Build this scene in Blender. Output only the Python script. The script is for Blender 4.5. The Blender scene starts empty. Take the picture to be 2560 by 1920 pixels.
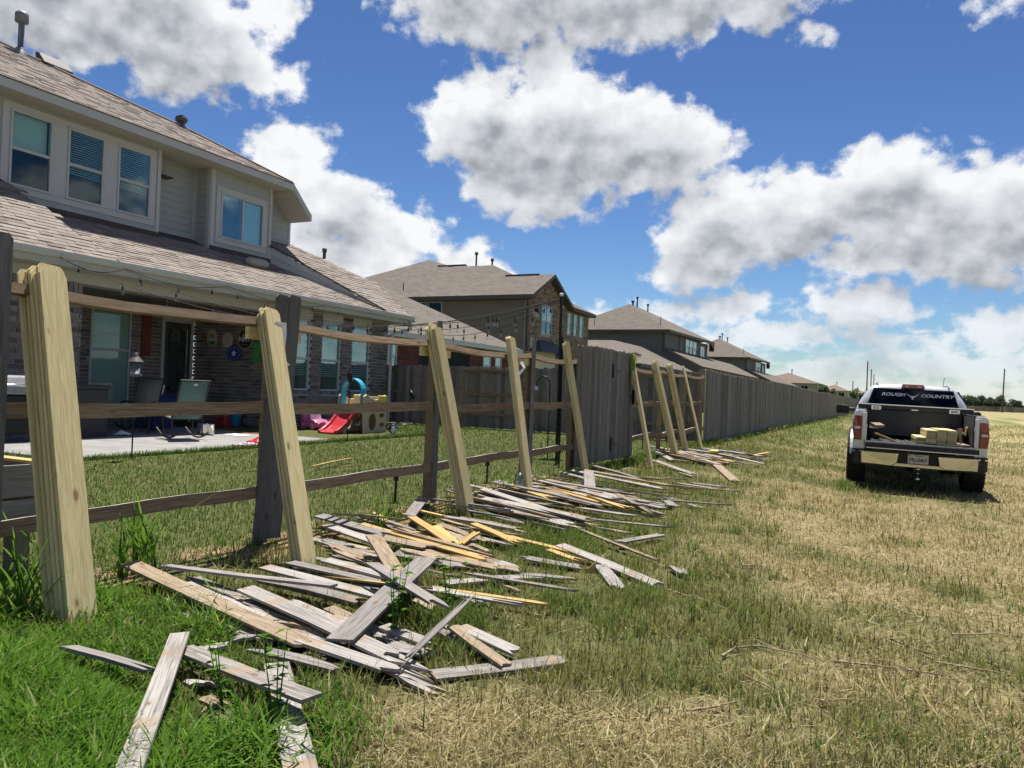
import bpy, bmesh, math, random
import numpy as np
from mathutils import Vector, Matrix, Euler, noise as mnoise

random.seed(7)
SC = bpy.context.scene
COL = SC.collection
R_ = math.radians

# ------------------------------------------------------------------ camera
CAM_ROT = ((0.89544348, 0.02991208, -0.44416915),
           (0.44351718, 0.02608925, 0.89588608),
           (0.03838585, -0.99921200, 0.01009492))
CAM_LOC = Vector((0, 0, 1.26))
FPX = 1923.0                       # focal length in pixels of a 2560 wide frame
cam_data = bpy.data.cameras.new('camera')
cam_data.sensor_width = 36.0
cam_data.lens = FPX / 2560 * 36
cam_data.clip_start = 0.05
cam_data.clip_end = 6000
cam = bpy.data.objects.new('camera', cam_data)
COL.objects.link(cam)
m3 = Matrix([[r[0], -r[1], -r[2]] for r in CAM_ROT])
cam.matrix_world = Matrix.Translation(CAM_LOC) @ m3.to_4x4()
SC.camera = cam

# ------------------------------------------------------------------ sun, exposure
SUN_DIR = Vector((-0.13, 0.30, 1.0)).normalized()      # towards the sun
sun_d = bpy.data.lights.new('sun', 'SUN')
sun_d.energy = 4.2
sun_d.angle = R_(0.53)
sun_d.color = (1.0, 0.955, 0.88)
sun = bpy.data.objects.new('sun', sun_d)
COL.objects.link(sun)
sun.rotation_euler = SUN_DIR.to_track_quat('Z', 'Y').to_euler()
SC.view_settings.view_transform = 'Standard'
SC.view_settings.look = 'None'
SC.view_settings.gamma = 1.0
SC.view_settings.exposure = 1.05
SC.view_settings.use_curve_mapping = False
SC.render.film_transparent = False
SC.cycles.max_bounces = 6
SC.cycles.diffuse_bounces = 4
SC.cycles.glossy_bounces = 3
SC.cycles.transmission_bounces = 4
SC.cycles.transparent_max_bounces = 6
SC.cycles.caustics_reflective = False
SC.cycles.caustics_refractive = False
SC.cycles.sample_clamp_indirect = 6.0
SC.cycles.use_adaptive_sampling = True
SC.cycles.adaptive_threshold = 0.015
SC.cycles.adaptive_min_samples = 8

# ------------------------------------------------------------------ world: sky with cumulus
world = bpy.data.worlds.new('World')
SC.world = world
world.use_nodes = True
WN = world.node_tree
WN.nodes.clear()


class NT:
    """small helper to wire shader nodes"""
    def __init__(self, tree):
        self.t = tree

    def n(self, kind, **kw):
        nd = self.t.nodes.new(kind)
        for k, v in kw.items():
            setattr(nd, k, v)
        return nd

    def put(self, sock, v):
        if isinstance(v, bpy.types.NodeSocket):
            self.t.links.new(v, sock)
        elif v is not None:
            sock.default_value = v

    def math(self, op, a, b=None, c=None, clamp=False):
        nd = self.n('ShaderNodeMath', operation=op, use_clamp=clamp)
        for i, v in enumerate((a, b, c)):
            if v is not None:
                self.put(nd.inputs[i], v)
        return nd.outputs[0]

    def vmath(self, op, a, b=None, c=None, out=0):
        nd = self.n('ShaderNodeVectorMath', operation=op)
        for i, v in enumerate((a, b, c)):
            if v is not None:
                if op == 'SCALE' and i == 1:
                    self.put(nd.inputs['Scale'], v)
                else:
                    self.put(nd.inputs[i], v)
        return nd.outputs['Value'] if op in ('LENGTH', 'DOT_PRODUCT', 'DISTANCE') else nd.outputs[0]

    def ramp(self, v, lo, hi, a=0.0, b=1.0, smooth=True):
        nd = self.n('ShaderNodeMapRange', interpolation_type='SMOOTHSTEP' if smooth else 'LINEAR')
        nd.clamp = True
        for i, x in enumerate((v, lo, hi, a, b)):
            self.put(nd.inputs[i], x)
        return nd.outputs[0]

    def mix(self, f, a, b, blend='MIX'):
        nd = self.n('ShaderNodeMix', data_type='RGBA', blend_type=blend)
        self.put(nd.inputs[0], f)
        for s, v in ((nd.inputs[6], a), (nd.inputs[7], b)):
            if isinstance(v, tuple) and len(v) == 3:
                v = (*v, 1)
            self.put(s, v)
        return nd.outputs[2]

    def noise(self, vec, scale, detail=4.0, rough=0.5, dim='3D', w=None, lac=2.0, dist=0.0):
        nd = self.n('ShaderNodeTexNoise', noise_dimensions=dim)
        if vec is not None:
            self.put(nd.inputs['Vector'], vec)
        if w is not None:
            self.put(nd.inputs['W'], w)
        nd.inputs['Scale'].default_value = scale
        nd.inputs['Detail'].default_value = detail
        nd.inputs['Roughness'].default_value = rough
        nd.inputs['Lacunarity'].default_value = lac
        nd.inputs['Distortion'].default_value = dist
        return nd.outputs[0]

    def comb(self, x, y, z):
        nd = self.n('ShaderNodeCombineXYZ')
        for i, v in enumerate((x, y, z)):
            self.put(nd.inputs[i], v)
        return nd.outputs[0]

    def sep(self, v):
        nd = self.n('ShaderNodeSeparateXYZ')
        self.put(nd.inputs[0], v)
        return nd.outputs


W = NT(WN)
sky = W.n('ShaderNodeTexSky', sky_type='NISHITA')
sky.sun_disc = False
sky.sun_elevation = math.asin(SUN_DIR.z)
sky.sun_rotation = math.atan2(SUN_DIR.x, SUN_DIR.y)
sky.altitude = 30
sky.air_density = 1.0
sky.dust_density = 0.25
sky.ozone_density = 3.0
tc = W.n('ShaderNodeTexCoord')
dirv = W.vmath('NORMALIZE', tc.outputs['Generated'])
dx, dy, dz = W.sep(dirv)
az = W.math('MULTIPLY', W.math('ARCTAN2', dx, dy), 57.29578)
el = W.math('MULTIPLY', W.math('ARCSINE', dz), 57.29578)

# big cumulus of the day: (azimuth, elevation, half width, half height, thick) in degrees
CLOUDS = [
    (-58, 24.0, 9.5, 4.8, 1), (-50.5, 22.2, 4.8, 3.8, 1), (-45.0, 25.5, 2.1, 3.2, 0), (-45.2, 20.6, 2.8, 1.7, 0),
    (-29, 27.8, 8.0, 3.8, 1), (-19, 28.6, 10.0, 4.2, 1), (-10, 28.0, 6.0, 3.0, 1), (-24.5, 23.4, 3.4, 1.9, 0),
    (-29.0, 19.0, 4.6, 3.4, 1), (-23.0, 18.2, 6.4, 4.4, 1), (-17.2, 18.0, 4.8, 3.4, 1), (-13.6, 17.4, 3.2, 2.2, 0), (-25.0, 15.0, 5.6, 2.4, 1),
    (-43.0, 15.4, 3.4, 2.6, 0), (-39.6, 12.6, 3.8, 2.6, 1), (-35.2, 11.2, 3.6, 2.0, 0), (-41.0, 9.0, 6.5, 2.4, 0),
    (-29.6, 8.8, 2.6, 2.2, 0),
    (-11.6, 12.2, 4.4, 3.4, 1), (-6.6, 13.2, 4.6, 3.0, 1), (-13.4, 9.6, 3.2, 2.0, 1), (-1.0, 14.0, 4.4, 3.4, 1),
    (5.0, 12.0, 7.0, 3.8, 1), (-0.5, 10.2, 5.0, 1.9, 1),
    (-10.4, 6.9, 2.8, 1.6, 0), (-15.8, 6.0, 3.0, 1.3, 0), (-2.6, 6.6, 3.6, 1.9, 1), (-8.5, 4.6, 6.0, 1.1, 0),
    (-20.0, 5.2, 4.4, 1.1, 0), (5.6, 5.0, 3.2, 1.8, 0), (-13.0, 3.6, 6.0, 0.9, 0), (1.0, 3.4, 5.0, 0.9, 0), (-3.0, 4.6, 4.0, 1.1, 1),
    (-6.0, 24.2, 1.3, 0.8, 0), (5.0, 24.3, 1.2, 0.5, 0), (-31.5, 16.6, 0.6, 1.1, 0),
]


def cloud_field(vec, big_only):
    acc = None
    for a, e, rw, rh, big in CLOUDS:
        rw, rh = rw * 1.1, rh * 1.1
        if big_only and not big:
            continue
        s = min(rw, rh)
        q = W.vmath('MULTIPLY_ADD', vec, (s / rw, s / rh, 0), (-a * s / rw, -e * s / rh, 0))
        d = W.math('SUBTRACT', s, W.vmath('LENGTH', q))
        acc = d if acc is None else W.math('MAXIMUM', acc, d)
    return acc


ae = W.comb(az, el, 0.0)
wq = W.n('ShaderNodeTexNoise')
W.put(wq.inputs['Vector'], ae)
wq.inputs['Scale'].default_value = 0.30
wq.inputs['Detail'].default_value = 1
warp = W.vmath('SUBTRACT', wq.outputs['Color'], (0.5, 0.5, 0.5))
aew = W.vmath('MULTIPLY_ADD', warp, (3.4, 2.4, 0.0), ae)
base_f = cloud_field(aew, False)
above_f = cloud_field(W.vmath('ADD', aew, (-0.5, 2.1, 0.0)), True)
p3 = W.comb(az, W.math('MULTIPLY', el, 1.2), 3.0)
n1 = W.noise(p3, 0.62, 7, 0.56)
nl = W.noise(p3, 0.36, 3.0, 0.5)
nlb = W.noise(W.vmath('ADD', p3, (-0.40, 1.05, 0.0)), 0.36, 3.0, 0.5)
# away from the frame the same kind of cloud, from noise over the cloud deck
deck_z = W.math('MAXIMUM', dz, 0.03)
deck = W.comb(W.math('DIVIDE', dx, deck_z), W.math('DIVIDE', dy, deck_z), 0.0)
nd1 = W.noise(deck, 0.55, 3, 0.52)
deck_f = W.math('MULTIPLY', W.math('SUBTRACT', nd1, 0.585), 9.0)
inframe = W.math('MULTIPLY',
                 W.math('MULTIPLY', W.ramp(az, -72.0, -64.0), W.ramp(az, 12.0, 20.0, 1.0, 0.0)),
                 W.ramp(el, 30.0, 36.0, 1.0, 0.0))
deck_f = W.math('SUBTRACT', deck_f, W.math('MULTIPLY', inframe, 9.0))
low_n = W.noise(W.comb(W.math('MULTIPLY', az, 0.30), W.math('MULTIPLY', el, 1.15), 7.0), 0.55, 5, 0.55)
low_f = W.math('MULTIPLY', W.math('SUBTRACT', low_n, W.ramp(el, 1.0, 8.0, 0.33, 0.58, smooth=False)), 6.0)
low_f = W.math('SUBTRACT', low_f, W.ramp(el, 4.5, 8.0, 0.0, 7.0))
f0 = W.math('MAXIMUM', W.math('MAXIMUM', base_f, deck_f), low_f)
puff = W.math('MULTIPLY', W.math('SUBTRACT', n1, 0.5), 3.8)
dens = W.math('ADD', f0, puff)
alpha = W.ramp(dens, -0.25, 0.85)
# thickness overhead darkens the base; the relief of the puffs catches the light
thick = W.ramp(W.math('ADD', above_f, W.math('MULTIPLY', W.math('SUBTRACT', nl, 0.5), 2.2)), -0.9, 2.4)
relief = W.math('MULTIPLY', W.math('SUBTRACT', nl, nlb), 1.05)
fine = W.math('MULTIPLY', W.math('SUBTRACT', n1, nl), 0.42)
lit = W.math('ADD', W.math('ADD', W.math('SUBTRACT', 0.98, W.math('MULTIPLY', thick, 0.54)), relief), fine)
lit = W.math('MINIMUM', W.math('MAXIMUM', lit, 0.24), 1.0)
cr = W.n('ShaderNodeValToRGB')
W.put(cr.inputs[0], lit)
els = cr.color_ramp.elements
els[0].position = 0.25
els[0].color = (0.165, 0.180, 0.20, 1)
els[1].position = 1.0
els[1].color = (0.455, 0.462, 0.47, 1)
e_ = els.new(0.6)
e_.color = (0.325, 0.336, 0.355, 1)
SKY_STR = 0.10
ccol = W.vmath('SCALE', cr.outputs[0], 1.0 / SKY_STR)
# low clouds fade into the bright air of the horizon
air = W.ramp(el, 0.0, 8.0, 0.50, 0.0, smooth=False)
gm = W.n('ShaderNodeGamma')                 # clear, dry air: the blue deepens away from the horizon
W.put(gm.inputs[0], W.vmath('SCALE', sky.outputs[0], SKY_STR))
gm.inputs[1].default_value = 1.4
skyc = W.vmath('MULTIPLY', W.vmath('SCALE', gm.outputs[0], 1.0 / SKY_STR), (0.475, 0.525, 0.585))
ccol = W.mix(air, ccol, skyc)
final = W.mix(alpha, skyc, ccol)
bg = W.n('ShaderNodeBackground')
W.put(bg.inputs[0], final)
bg.inputs[1].default_value = SKY_STR
wo = W.n('ShaderNodeOutputWorld')
WN.links.new(bg.outputs[0], wo.inputs[0])
world.cycles.sampling_method = 'NONE'

# ------------------------------------------------------------------ helpers
def gz(x, y):
    """height of the ground: level yard, a bank down to the mown field, a slow rise far off"""
    e = 0.006 * max(0.0, min(y, 20.0)) * (1 - min(1.0, max(0.0, (x + 4.2) / 3.2)))
    b = float(np.interp(x, (-4.2, -2.0, 0.3, 4.5), (0, -.09, -.15, -.22)))
    far = 0.85 * min(1.0, max(0.0, (y - 60.0) / 270.0)) * min(1.0, max(0.0, (x + 6) / 8.0))
    return e + b + far


def at_ground(px, py, dz=0.0):
    """point of the ground seen at a place of the survey photograph"""
    c = Vector((px - 1280.0, py - 960.0, FPX))
    r = Vector([sum(CAM_ROT[i][j] * c[j] for j in range(3)) for i in range(3)])
    z = dz
    for _ in range(30):
        t = (z - CAM_LOC.z) / r.z
        p = CAM_LOC + r * t
        z = gz(p.x, p.y) + dz
    return p


def tag(o, label=None, cat=None, group=None, kind=None):
    if label:
        o['label'] = label
    if cat:
        o['category'] = cat
    if group:
        o['group'] = group
    if kind:
        o['kind'] = kind
    return o


def empty(name, loc=(0, 0, 0), rot=(0, 0, 0), label=None, cat=None, group=None):
    o = bpy.data.objects.new(name, None)
    o.empty_display_size = 0.1
    COL.objects.link(o)
    o.location = loc
    o.rotation_euler = rot
    return tag(o, label, cat, group)


def link(name, me, parent=None, loc=None, rot=None):
    o = bpy.data.objects.new(name, me)
    COL.objects.link(o)
    if parent is not None:
        o.parent = parent
    if loc is not None:
        o.location = loc
    if rot is not None:
        o.rotation_euler = rot
    return o


class MB:
    """collects simple solids into one mesh"""
    def __init__(self):
        self.v = []
        self.f = []
        self.sm = []
        self.tone = []

    def add(self, vs, fs, smooth=False, tone=None):
        b = len(self.v)
        self.v += [tuple(p) for p in vs]
        self.f += [tuple(i + b for i in f) for f in fs]
        self.sm += [smooth] * len(fs)
        self.tone += [random.random() if tone is None else tone] * len(fs)
        return self

    def box(self, c, s, rot=None, tone=None):
        hx, hy, hz = s[0] / 2, s[1] / 2, s[2] / 2
        vs = [Vector((sx * hx, sy * hy, sz * hz)) for sz in (-1, 1) for sy in (-1, 1) for sx in (-1, 1)]
        if rot is not None:
            m = rot if isinstance(rot, Matrix) else Euler(rot).to_matrix()
            vs = [m @ p for p in vs]
        c = Vector(c)
        return self.add([p + c for p in vs],
                        [(0, 2, 3, 1), (4, 5, 7, 6), (0, 1, 5, 4), (2, 6, 7, 3), (0, 4, 6, 2), (1, 3, 7, 5)], tone=tone)

    def bb(self, x0, x1, y0, y1, z0, z1, tone=None):
        return self.box(((x0 + x1) / 2, (y0 + y1) / 2, (z0 + z1) / 2), (abs(x1 - x0), abs(y1 - y0), abs(z1 - z0)), tone=tone)

    def quad(self, a, b, c, d):
        return self.add((a, b, c, d), [(0, 1, 2, 3)])

    def poly(self, pts):
        return self.add(pts, [tuple(range(len(pts)))])

    def prism(self, pts, ext):
        """planar polygon pushed along vector ext"""
        e = Vector(ext)
        n = len(pts)
        a = [Vector(p) for p in pts]
        vs = a + [p + e for p in a]
        nn = Vector((0, 0, 0))
        for i in range(n):
            p, q = a[i], a[(i + 1) % n]
            nn += p.cross(q)
        lo, hi = tuple(range(n)), tuple(range(n, 2 * n))
        fl = nn.dot(e) > 0
        fs = [lo[::-1] if fl else lo, hi if fl else hi[::-1]]
        for i in range(n):
            j = (i + 1) % n
            fs.append((i, j, n + j, n + i) if fl else (j, i, n + i, n + j))
        return self.add(vs, fs)

    def tube(self, pts, r, seg=8, cap=True, smooth=True):
        pts = [Vector(p) for p in pts]
        n = len(pts)
        rs = r if isinstance(r, (list, tuple)) else [r] * n
        vs, fs = [], []
        up = Vector((0, 0, 1))
        prev = None
        for i, p in enumerate(pts):
            t = (pts[min(i + 1, n - 1)] - pts[max(i - 1, 0)])
            if t.length < 1e-9:
                t = Vector((0, 0, 1))
            t.normalize()
            if prev is None:
                a = t.cross(up if abs(t.z) < 0.95 else Vector((1, 0, 0))).normalized()
            else:
                a = (prev - t * prev.dot(t))
                a = a.normalized() if a.length > 1e-6 else t.orthogonal().normalized()
            prev = a
            b = t.cross(a)
            for k in range(seg):
                th = 2 * math.pi * k / seg
                vs.append(p + (a * math.cos(th) + b * math.sin(th)) * rs[i])
        for i in range(n - 1):
            for k in range(seg):
                k2 = (k + 1) % seg
                fs.append((i * seg + k, i * seg + k2, (i + 1) * seg + k2, (i + 1) * seg + k))
        self.add(vs, fs, smooth)
        if cap:
            self.add(vs[:seg], [tuple(range(seg))[::-1]])
            self.add(vs[-seg:], [tuple(range(seg))])
        return self

    def lathe(self, prof, c=(0, 0, 0), axis='Z', seg=16, smooth=True):
        """profile [(radius, height)] turned about an axis through c"""
        c = Vector(c)
        vs, fs = [], []
        for r, h in prof:
            for k in range(seg):
                th = 2 * math.pi * k / seg
                x, y = r * math.cos(th), r * math.sin(th)
                p = {'Z': (x, y, h), 'X': (h, x, y), 'Y': (y, h, x)}[axis]
                vs.append(Vector(p) + c)
        for i in range(len(prof) - 1):
            for k in range(seg):
                k2 = (k + 1) % seg
                fs.append((i * seg + k, i * seg + k2, (i + 1) * seg + k2, (i + 1) * seg + k))
        return self.add(vs, fs, smooth)

    def build(self, name, mat=None, parent=None, bevel=0.0, world=False, tone=False, seg=1, loc=None, rot=None):
        if not self.v:
            return None
        me = bpy.data.meshes.new(name)
        vs = self.v
        if world:
            o0 = origin_of(parent)
            vs = [(p[0] - o0[0], p[1] - o0[1], p[2] - o0[2]) for p in vs]
        me.from_pydata(vs, [], self.f)
        me.polygons.foreach_set('use_smooth', self.sm)
        if tone:
            at = me.attributes.new('tone', 'FLOAT', 'FACE')
            at.data.foreach_set('value', self.tone)
        if mat is not None:
            me.materials.append(mat)
        me.update()
        o = link(name, me, parent, loc, rot)
        if bevel > 0:
            b = o.modifiers.new('bevel', 'BEVEL')
            b.width = bevel
            b.segments = seg
            b.limit_method = 'ANGLE'
            b.angle_limit = R_(35)
        return o


def origin_of(o):
    p = Vector((0, 0, 0))
    while o is not None:
        p = p + o.location
        o = o.parent
    return p


# ------------------------------------------------------------------ materials
MATS = {}


def principled(name, col=(0.5, 0.5, 0.5), rough=0.6, metal=0.0, spec=0.5):
    m = bpy.data.materials.new(name)
    m.use_nodes = True
    t = NT(m.node_tree)
    b = m.node_tree.nodes['Principled BSDF']
    b.inputs['Base Color'].default_value = (*col, 1)
    b.inputs['Roughness'].default_value = rough
    b.inputs['Metallic'].default_value = metal
    b.inputs['Specular IOR Level'].default_value = spec
    MATS[name] = m
    return m, t, b


def bump(t, b, h, strength=0.3, dist=0.01):
    n = t.n('ShaderNodeBump')
    n.inputs['Strength'].default_value = strength
    n.inputs['Distance'].default_value = dist
    t.put(n.inputs['Height'], h)
    t.put(b.inputs['Normal'], n.outputs[0])


def mottled(name, c1, c2, scale=6.0, rough=0.7, metal=0.0, spec=0.4, coord='Object', detail=5, bstr=0.15, stretch=None):
    """two tones of one colour with fine relief: paint, plastic, concrete"""
    m, t, b = principled(name, c1, rough, metal, spec)
    tcn = t.n('ShaderNodeTexCoord').outputs[coord]
    if stretch:
        tcn = t.vmath('MULTIPLY', tcn, stretch)
    nz = t.noise(tcn, scale, detail, 0.6)
    t.put(b.inputs['Base Color'], t.mix(t.ramp(nz, 0.3, 0.7), c1, c2))
    if bstr:
        bump(t, b, nz, bstr, 0.01)
    return m


def wood(name, tones, grain=(1.0, 14.0, 14.0), rough=0.8, knots=True, vary=(0.80, 1.15), lit_bleach=None, bands=None, knot_col=(0.16, 0.085, 0.04), silver=None, bstr=0.25):
    """plank along local X; tones = dark, mid, light; bands = fresh brown strips where rails once lay"""
    m, t, b = principled(name, tones[1], rough, 0, 0.25)
    tcn = t.n('ShaderNodeTexCoord').outputs['Object']
    oi = t.n('ShaderNodeObjectInfo').outputs['Random']
    off = t.comb(t.math('MULTIPLY', oi, 37.0), t.math('MULTIPLY', oi, 11.0), t.math('MULTIPLY', oi, 5.0))
    p = t.vmath('ADD', tcn, off)
    ps = t.vmath('MULTIPLY', p, grain)
    g1 = t.noise(ps, 3.2, 6, 0.62, dist=0.6)
    g2 = t.noise(t.vmath('MULTIPLY', p, (grain[0] * 1.5, grain[1] * 5, grain[2] * 5)), 4.0, 3, 0.5)
    c = t.mix(t.ramp(g1, 0.32, 0.68), tones[0], tones[1])
    c = t.mix(t.ramp(g2, 0.42, 0.70), c, tones[2])
    # each board has its own shade
    sh = t.ramp(oi, 0.0, 1.0, vary[0], vary[1], smooth=False)
    c = t.vmath('SCALE', c, sh)
    if silver is not None:
        big = t.noise(p, 1.6, 3, 0.5)
        c = t.mix(t.ramp(t.math('ADD', big, t.math('MULTIPLY', t.math('SUBTRACT', oi, 0.5), 0.5)), 0.42, 0.60, 0.0, 0.8), c, silver)
        c = t.vmath('SCALE', c, t.ramp(t.noise(t.vmath('MULTIPLY', p, (grain[0] * .8, grain[1] * 2.2, grain[2] * 2.2)), 3.0, 5, 0.7), 0.34, 0.56, 0.52, 1.1))
    if bands is not None:
        x, y, z = t.sep(tcn)
        wob = t.math('MULTIPLY', t.math('SUBTRACT', t.noise(p, 9.0, 2, 0.5), 0.5), 0.05)
        xr = t.math('MODULO', t.math('ADD', t.math('ADD', t.math('ADD', x, wob), 6.0), t.math('MULTIPLY', oi, 0.66)), 0.66)
        bm = t.math('MULTIPLY', t.ramp(xr, 0.0, 0.02), t.ramp(xr, 0.11, 0.075))
        c = t.mix(t.math('MULTIPLY', bm, t.ramp(g1, 0.3, 0.6, 0.25, 0.7)), c, bands)
    if lit_bleach is not None:                     # upward faces paler: weathering, with sunlit brightness painted into the colour
        nzz = t.sep(t.n('ShaderNodeNewGeometry').outputs['True Normal'])[2]
        c = t.mix(t.ramp(nzz, 0.6, 0.85), c, lit_bleach)
    if knots:
        vo = t.n('ShaderNodeTexVoronoi', voronoi_dimensions='2D')
        t.put(vo.inputs['Vector'], t.vmath('MULTIPLY', p, (1.0, 2.0, 1.0)))
        vo.inputs['Scale'].default_value = 2.0
        rd = t.math('MULTIPLY', t.math('FRACT', t.math('MULTIPLY', t.sep(vo.outputs['Color'])[0], 3.7)), 0.055)
        kd = t.math('ADD', vo.outputs['Distance'], t.math('MULTIPLY', t.math('SUBTRACT', g1, 0.5), 0.10))
        kd = t.math('SUBTRACT', kd, rd)
        c = t.mix(t.ramp(kd, -0.005, 0.022, 0.85, 0.0), c, knot_col)
        c = t.mix(t.ramp(kd, 0.0, 0.07, 0.30, 0.0), c, knot_col)
    t.put(b.inputs['Base Color'], c)
    bump(t, b, t.math('ADD', g1, g2), bstr, 0.004)
    return m


def toned(name, ramp_cols, rough=0.85, rough_bump=0.3, nscale=30.0, spec=0.2):
    """bricks, shingles: every piece takes its own tone from the ramp"""
    m, t, b = principled(name, ramp_cols[0], rough, 0, spec)
    at = t.n('ShaderNodeAttribute')
    at.attribute_name = 'tone'
    oi = t.n('ShaderNodeObjectInfo').outputs['Random']
    k = t.math('FRACT', t.math('ADD', at.outputs['Fac'], oi))
    cr = t.n('ShaderNodeValToRGB')
    t.put(cr.inputs[0], k)
    e = cr.color_ramp.elements
    n = len(ramp_cols)
    for i, c in enumerate(ramp_cols):
        el_ = e[i] if i < 2 else e.new(1.0)
        el_.position = i / (n - 1)
        el_.color = (*c, 1)
    pos = t.n('ShaderNodeNewGeometry').outputs['Position']
    nz = t.noise(pos, nscale, 4, 0.65)
    c = t.vmath('SCALE', cr.outputs[0], t.ramp(nz, 0.2, 0.8, 0.72, 1.22))
    t.put(b.inputs['Base Color'], c)
    bump(t, b, nz, rough_bump, 0.006)
    return m


M_newpine = wood('new_pine', ((0.43, 0.335, 0.15), (0.58, 0.485, 0.25), (0.66, 0.58, 0.34)), rough=0.75, knot_col=(0.22, 0.11, 0.045), bstr=0.12)
M_pinecut = wood('pine_cut_end', ((0.55, 0.37, 0.14), (0.66, 0.47, 0.20), (0.70, 0.53, 0.26)), knots=False)
M_yellow = wood('split_pine', ((0.36, 0.22, 0.07), (0.47, 0.31, 0.11), (0.53, 0.38, 0.17)), knots=False)
M_scrap = wood('weathered_picket', ((0.13, 0.115, 0.10), (0.26, 0.235, 0.21), (0.35, 0.325, 0.30)), bands=(0.27, 0.185, 0.11), silver=(0.32, 0.30, 0.277))
M_scrapgrey = wood('dark_weathered_picket', ((0.12, 0.105, 0.095), (0.235, 0.21, 0.195), (0.30, 0.28, 0.265)))
M_scraptan = wood('tan_picket', ((0.15, 0.105, 0.065), (0.27, 0.205, 0.135), (0.37, 0.30, 0.215)))
M_rail = wood('old_rail', ((0.13, 0.088, 0.052), (0.235, 0.165, 0.10), (0.31, 0.235, 0.155)), lit_bleach=(0.50, 0.465, 0.41))
M_greypicket = wood('grey_picket', ((0.085, 0.082, 0.08), (0.135, 0.132, 0.128), (0.175, 0.172, 0.168)), knots=True, knot_col=(0.05, 0.045, 0.04))
M_fencepicket = wood('fence_picket', ((0.115, 0.10, 0.086), (0.20, 0.18, 0.157), (0.28, 0.258, 0.228)), vary=(0.62, 1.25), knots=True, knot_col=(0.05, 0.045, 0.04))
M_siding = mottled('grey_siding', (0.335, 0.365, 0.38), (0.36, 0.39, 0.405), 3.0, 0.65, bstr=0.05)
M_trim = mottled('pale_trim', (0.445, 0.455, 0.455), (0.48, 0.49, 0.49), 4.0, 0.6, bstr=0.04)
M_cream = mottled('cream_soffit', (0.44, 0.43, 0.385), (0.48, 0.47, 0.42), 4.0, 0.65, bstr=0.04)
M_gutter = mottled('gutter_paint', (0.50, 0.51, 0.475), (0.54, 0.55, 0.515), 3.0, 0.4, bstr=0.02)
M_brick = toned('grey_brick', [(0.10, 0.085, 0.08), (0.18, 0.155, 0.145), (0.24, 0.205, 0.19), (0.15, 0.125, 0.118), (0.27, 0.24, 0.225)])
M_redbrick = toned('red_brick', [(0.10, 0.035, 0.03), (0.17, 0.06, 0.048), (0.13, 0.045, 0.038), (0.20, 0.08, 0.065)])
M_mixbrick = toned('mixed_brick', [(0.32, 0.23, 0.17), (0.12, 0.085, 0.075), (0.37, 0.28, 0.21), (0.20, 0.13, 0.10), (0.40, 0.32, 0.25)])
M_mortar = mottled('mortar', (0.56, 0.54, 0.51), (0.62, 0.60, 0.57), 20, 0.9)
M_shingle = toned('brown_shingle', [(0.185, 0.155, 0.132), (0.25, 0.212, 0.184), (0.215, 0.18, 0.155), (0.285, 0.245, 0.215), (0.15, 0.125, 0.107)], nscale=90.0)
M_under = mottled('roof_underlay', (0.07, 0.055, 0.045), (0.09, 0.07, 0.06), 8, 0.95)
M_concrete = mottled('patio_concrete', (0.20, 0.195, 0.185), (0.262, 0.255, 0.242), 2.2, 0.85, detail=8, bstr=0.12)
M_darkpaint = mottled('dark_trim', (0.06, 0.052, 0.048), (0.075, 0.066, 0.06), 5, 0.6, bstr=0.03)
M_black = mottled('black_metal', (0.012, 0.012, 0.013), (0.02, 0.02, 0.022), 12, 0.45, 0.3, bstr=0.03)
M_blackpl = mottled('black_plastic', (0.015, 0.015, 0.016), (0.024, 0.024, 0.026), 12, 0.55, bstr=0.03)
M_pipe = mottled('grey_pipe', (0.16, 0.17, 0.18), (0.20, 0.21, 0.22), 6, 0.5, 0.4, bstr=0.03)
M_ventgrey = mottled('vent_grey', (0.27, 0.26, 0.22), (0.31, 0.30, 0.26), 6, 0.6, bstr=0.03)
M_white = mottled('white_plastic', (0.72, 0.72, 0.70), (0.78, 0.78, 0.76), 6, 0.5, bstr=0.02)
M_blind = mottled('window_blind', (0.74, 0.78, 0.76), (0.78, 0.82, 0.80), 3, 0.7, bstr=0.0)
M_dark = mottled('dark_room', (0.012, 0.014, 0.016), (0.02, 0.022, 0.024), 3, 0.9, bstr=0.0)  # near-black standing in for unlit depth


def glass_mat(name, tint, rough=0.03, alpha=0.45):
    """window pane: a tinted sheet one looks through, with a mirror coat"""
    m = bpy.data.materials.new(name)
    m.use_nodes = True
    t = NT(m.node_tree)
    m.node_tree.nodes.clear()
    tr = t.n('ShaderNodeBsdfTransparent')
    tr.inputs[0].default_value = (*tint, 1)
    gl = t.n('ShaderNodeBsdfGlossy')
    gl.inputs['Roughness'].default_value = rough
    gl.inputs[0].default_value = (0.9, 0.95, 1.0, 1)
    fr = t.n('ShaderNodeFresnel')
    fr.inputs[0].default_value = 1.55
    mx = t.n('ShaderNodeMixShader')
    t.put(mx.inputs[0], t.math('MULTIPLY_ADD', fr.outputs[0], 0.40, 0.008))
    m.node_tree.links.new(tr.outputs[0], mx.inputs[1])
    m.node_tree.links.new(gl.outputs[0], mx.inputs[2])
    o = t.n('ShaderNodeOutputMaterial')
    m.node_tree.links.new(mx.outputs[0], o.inputs[0])
    return m


M_glass = glass_mat('window_glass', (0.80, 0.92, 0.90))
M_tint = glass_mat('tinted_glass', (0.10, 0.12, 0.13))
M_bulb = glass_mat('bulb_glass', (0.93, 0.95, 0.95))

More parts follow.
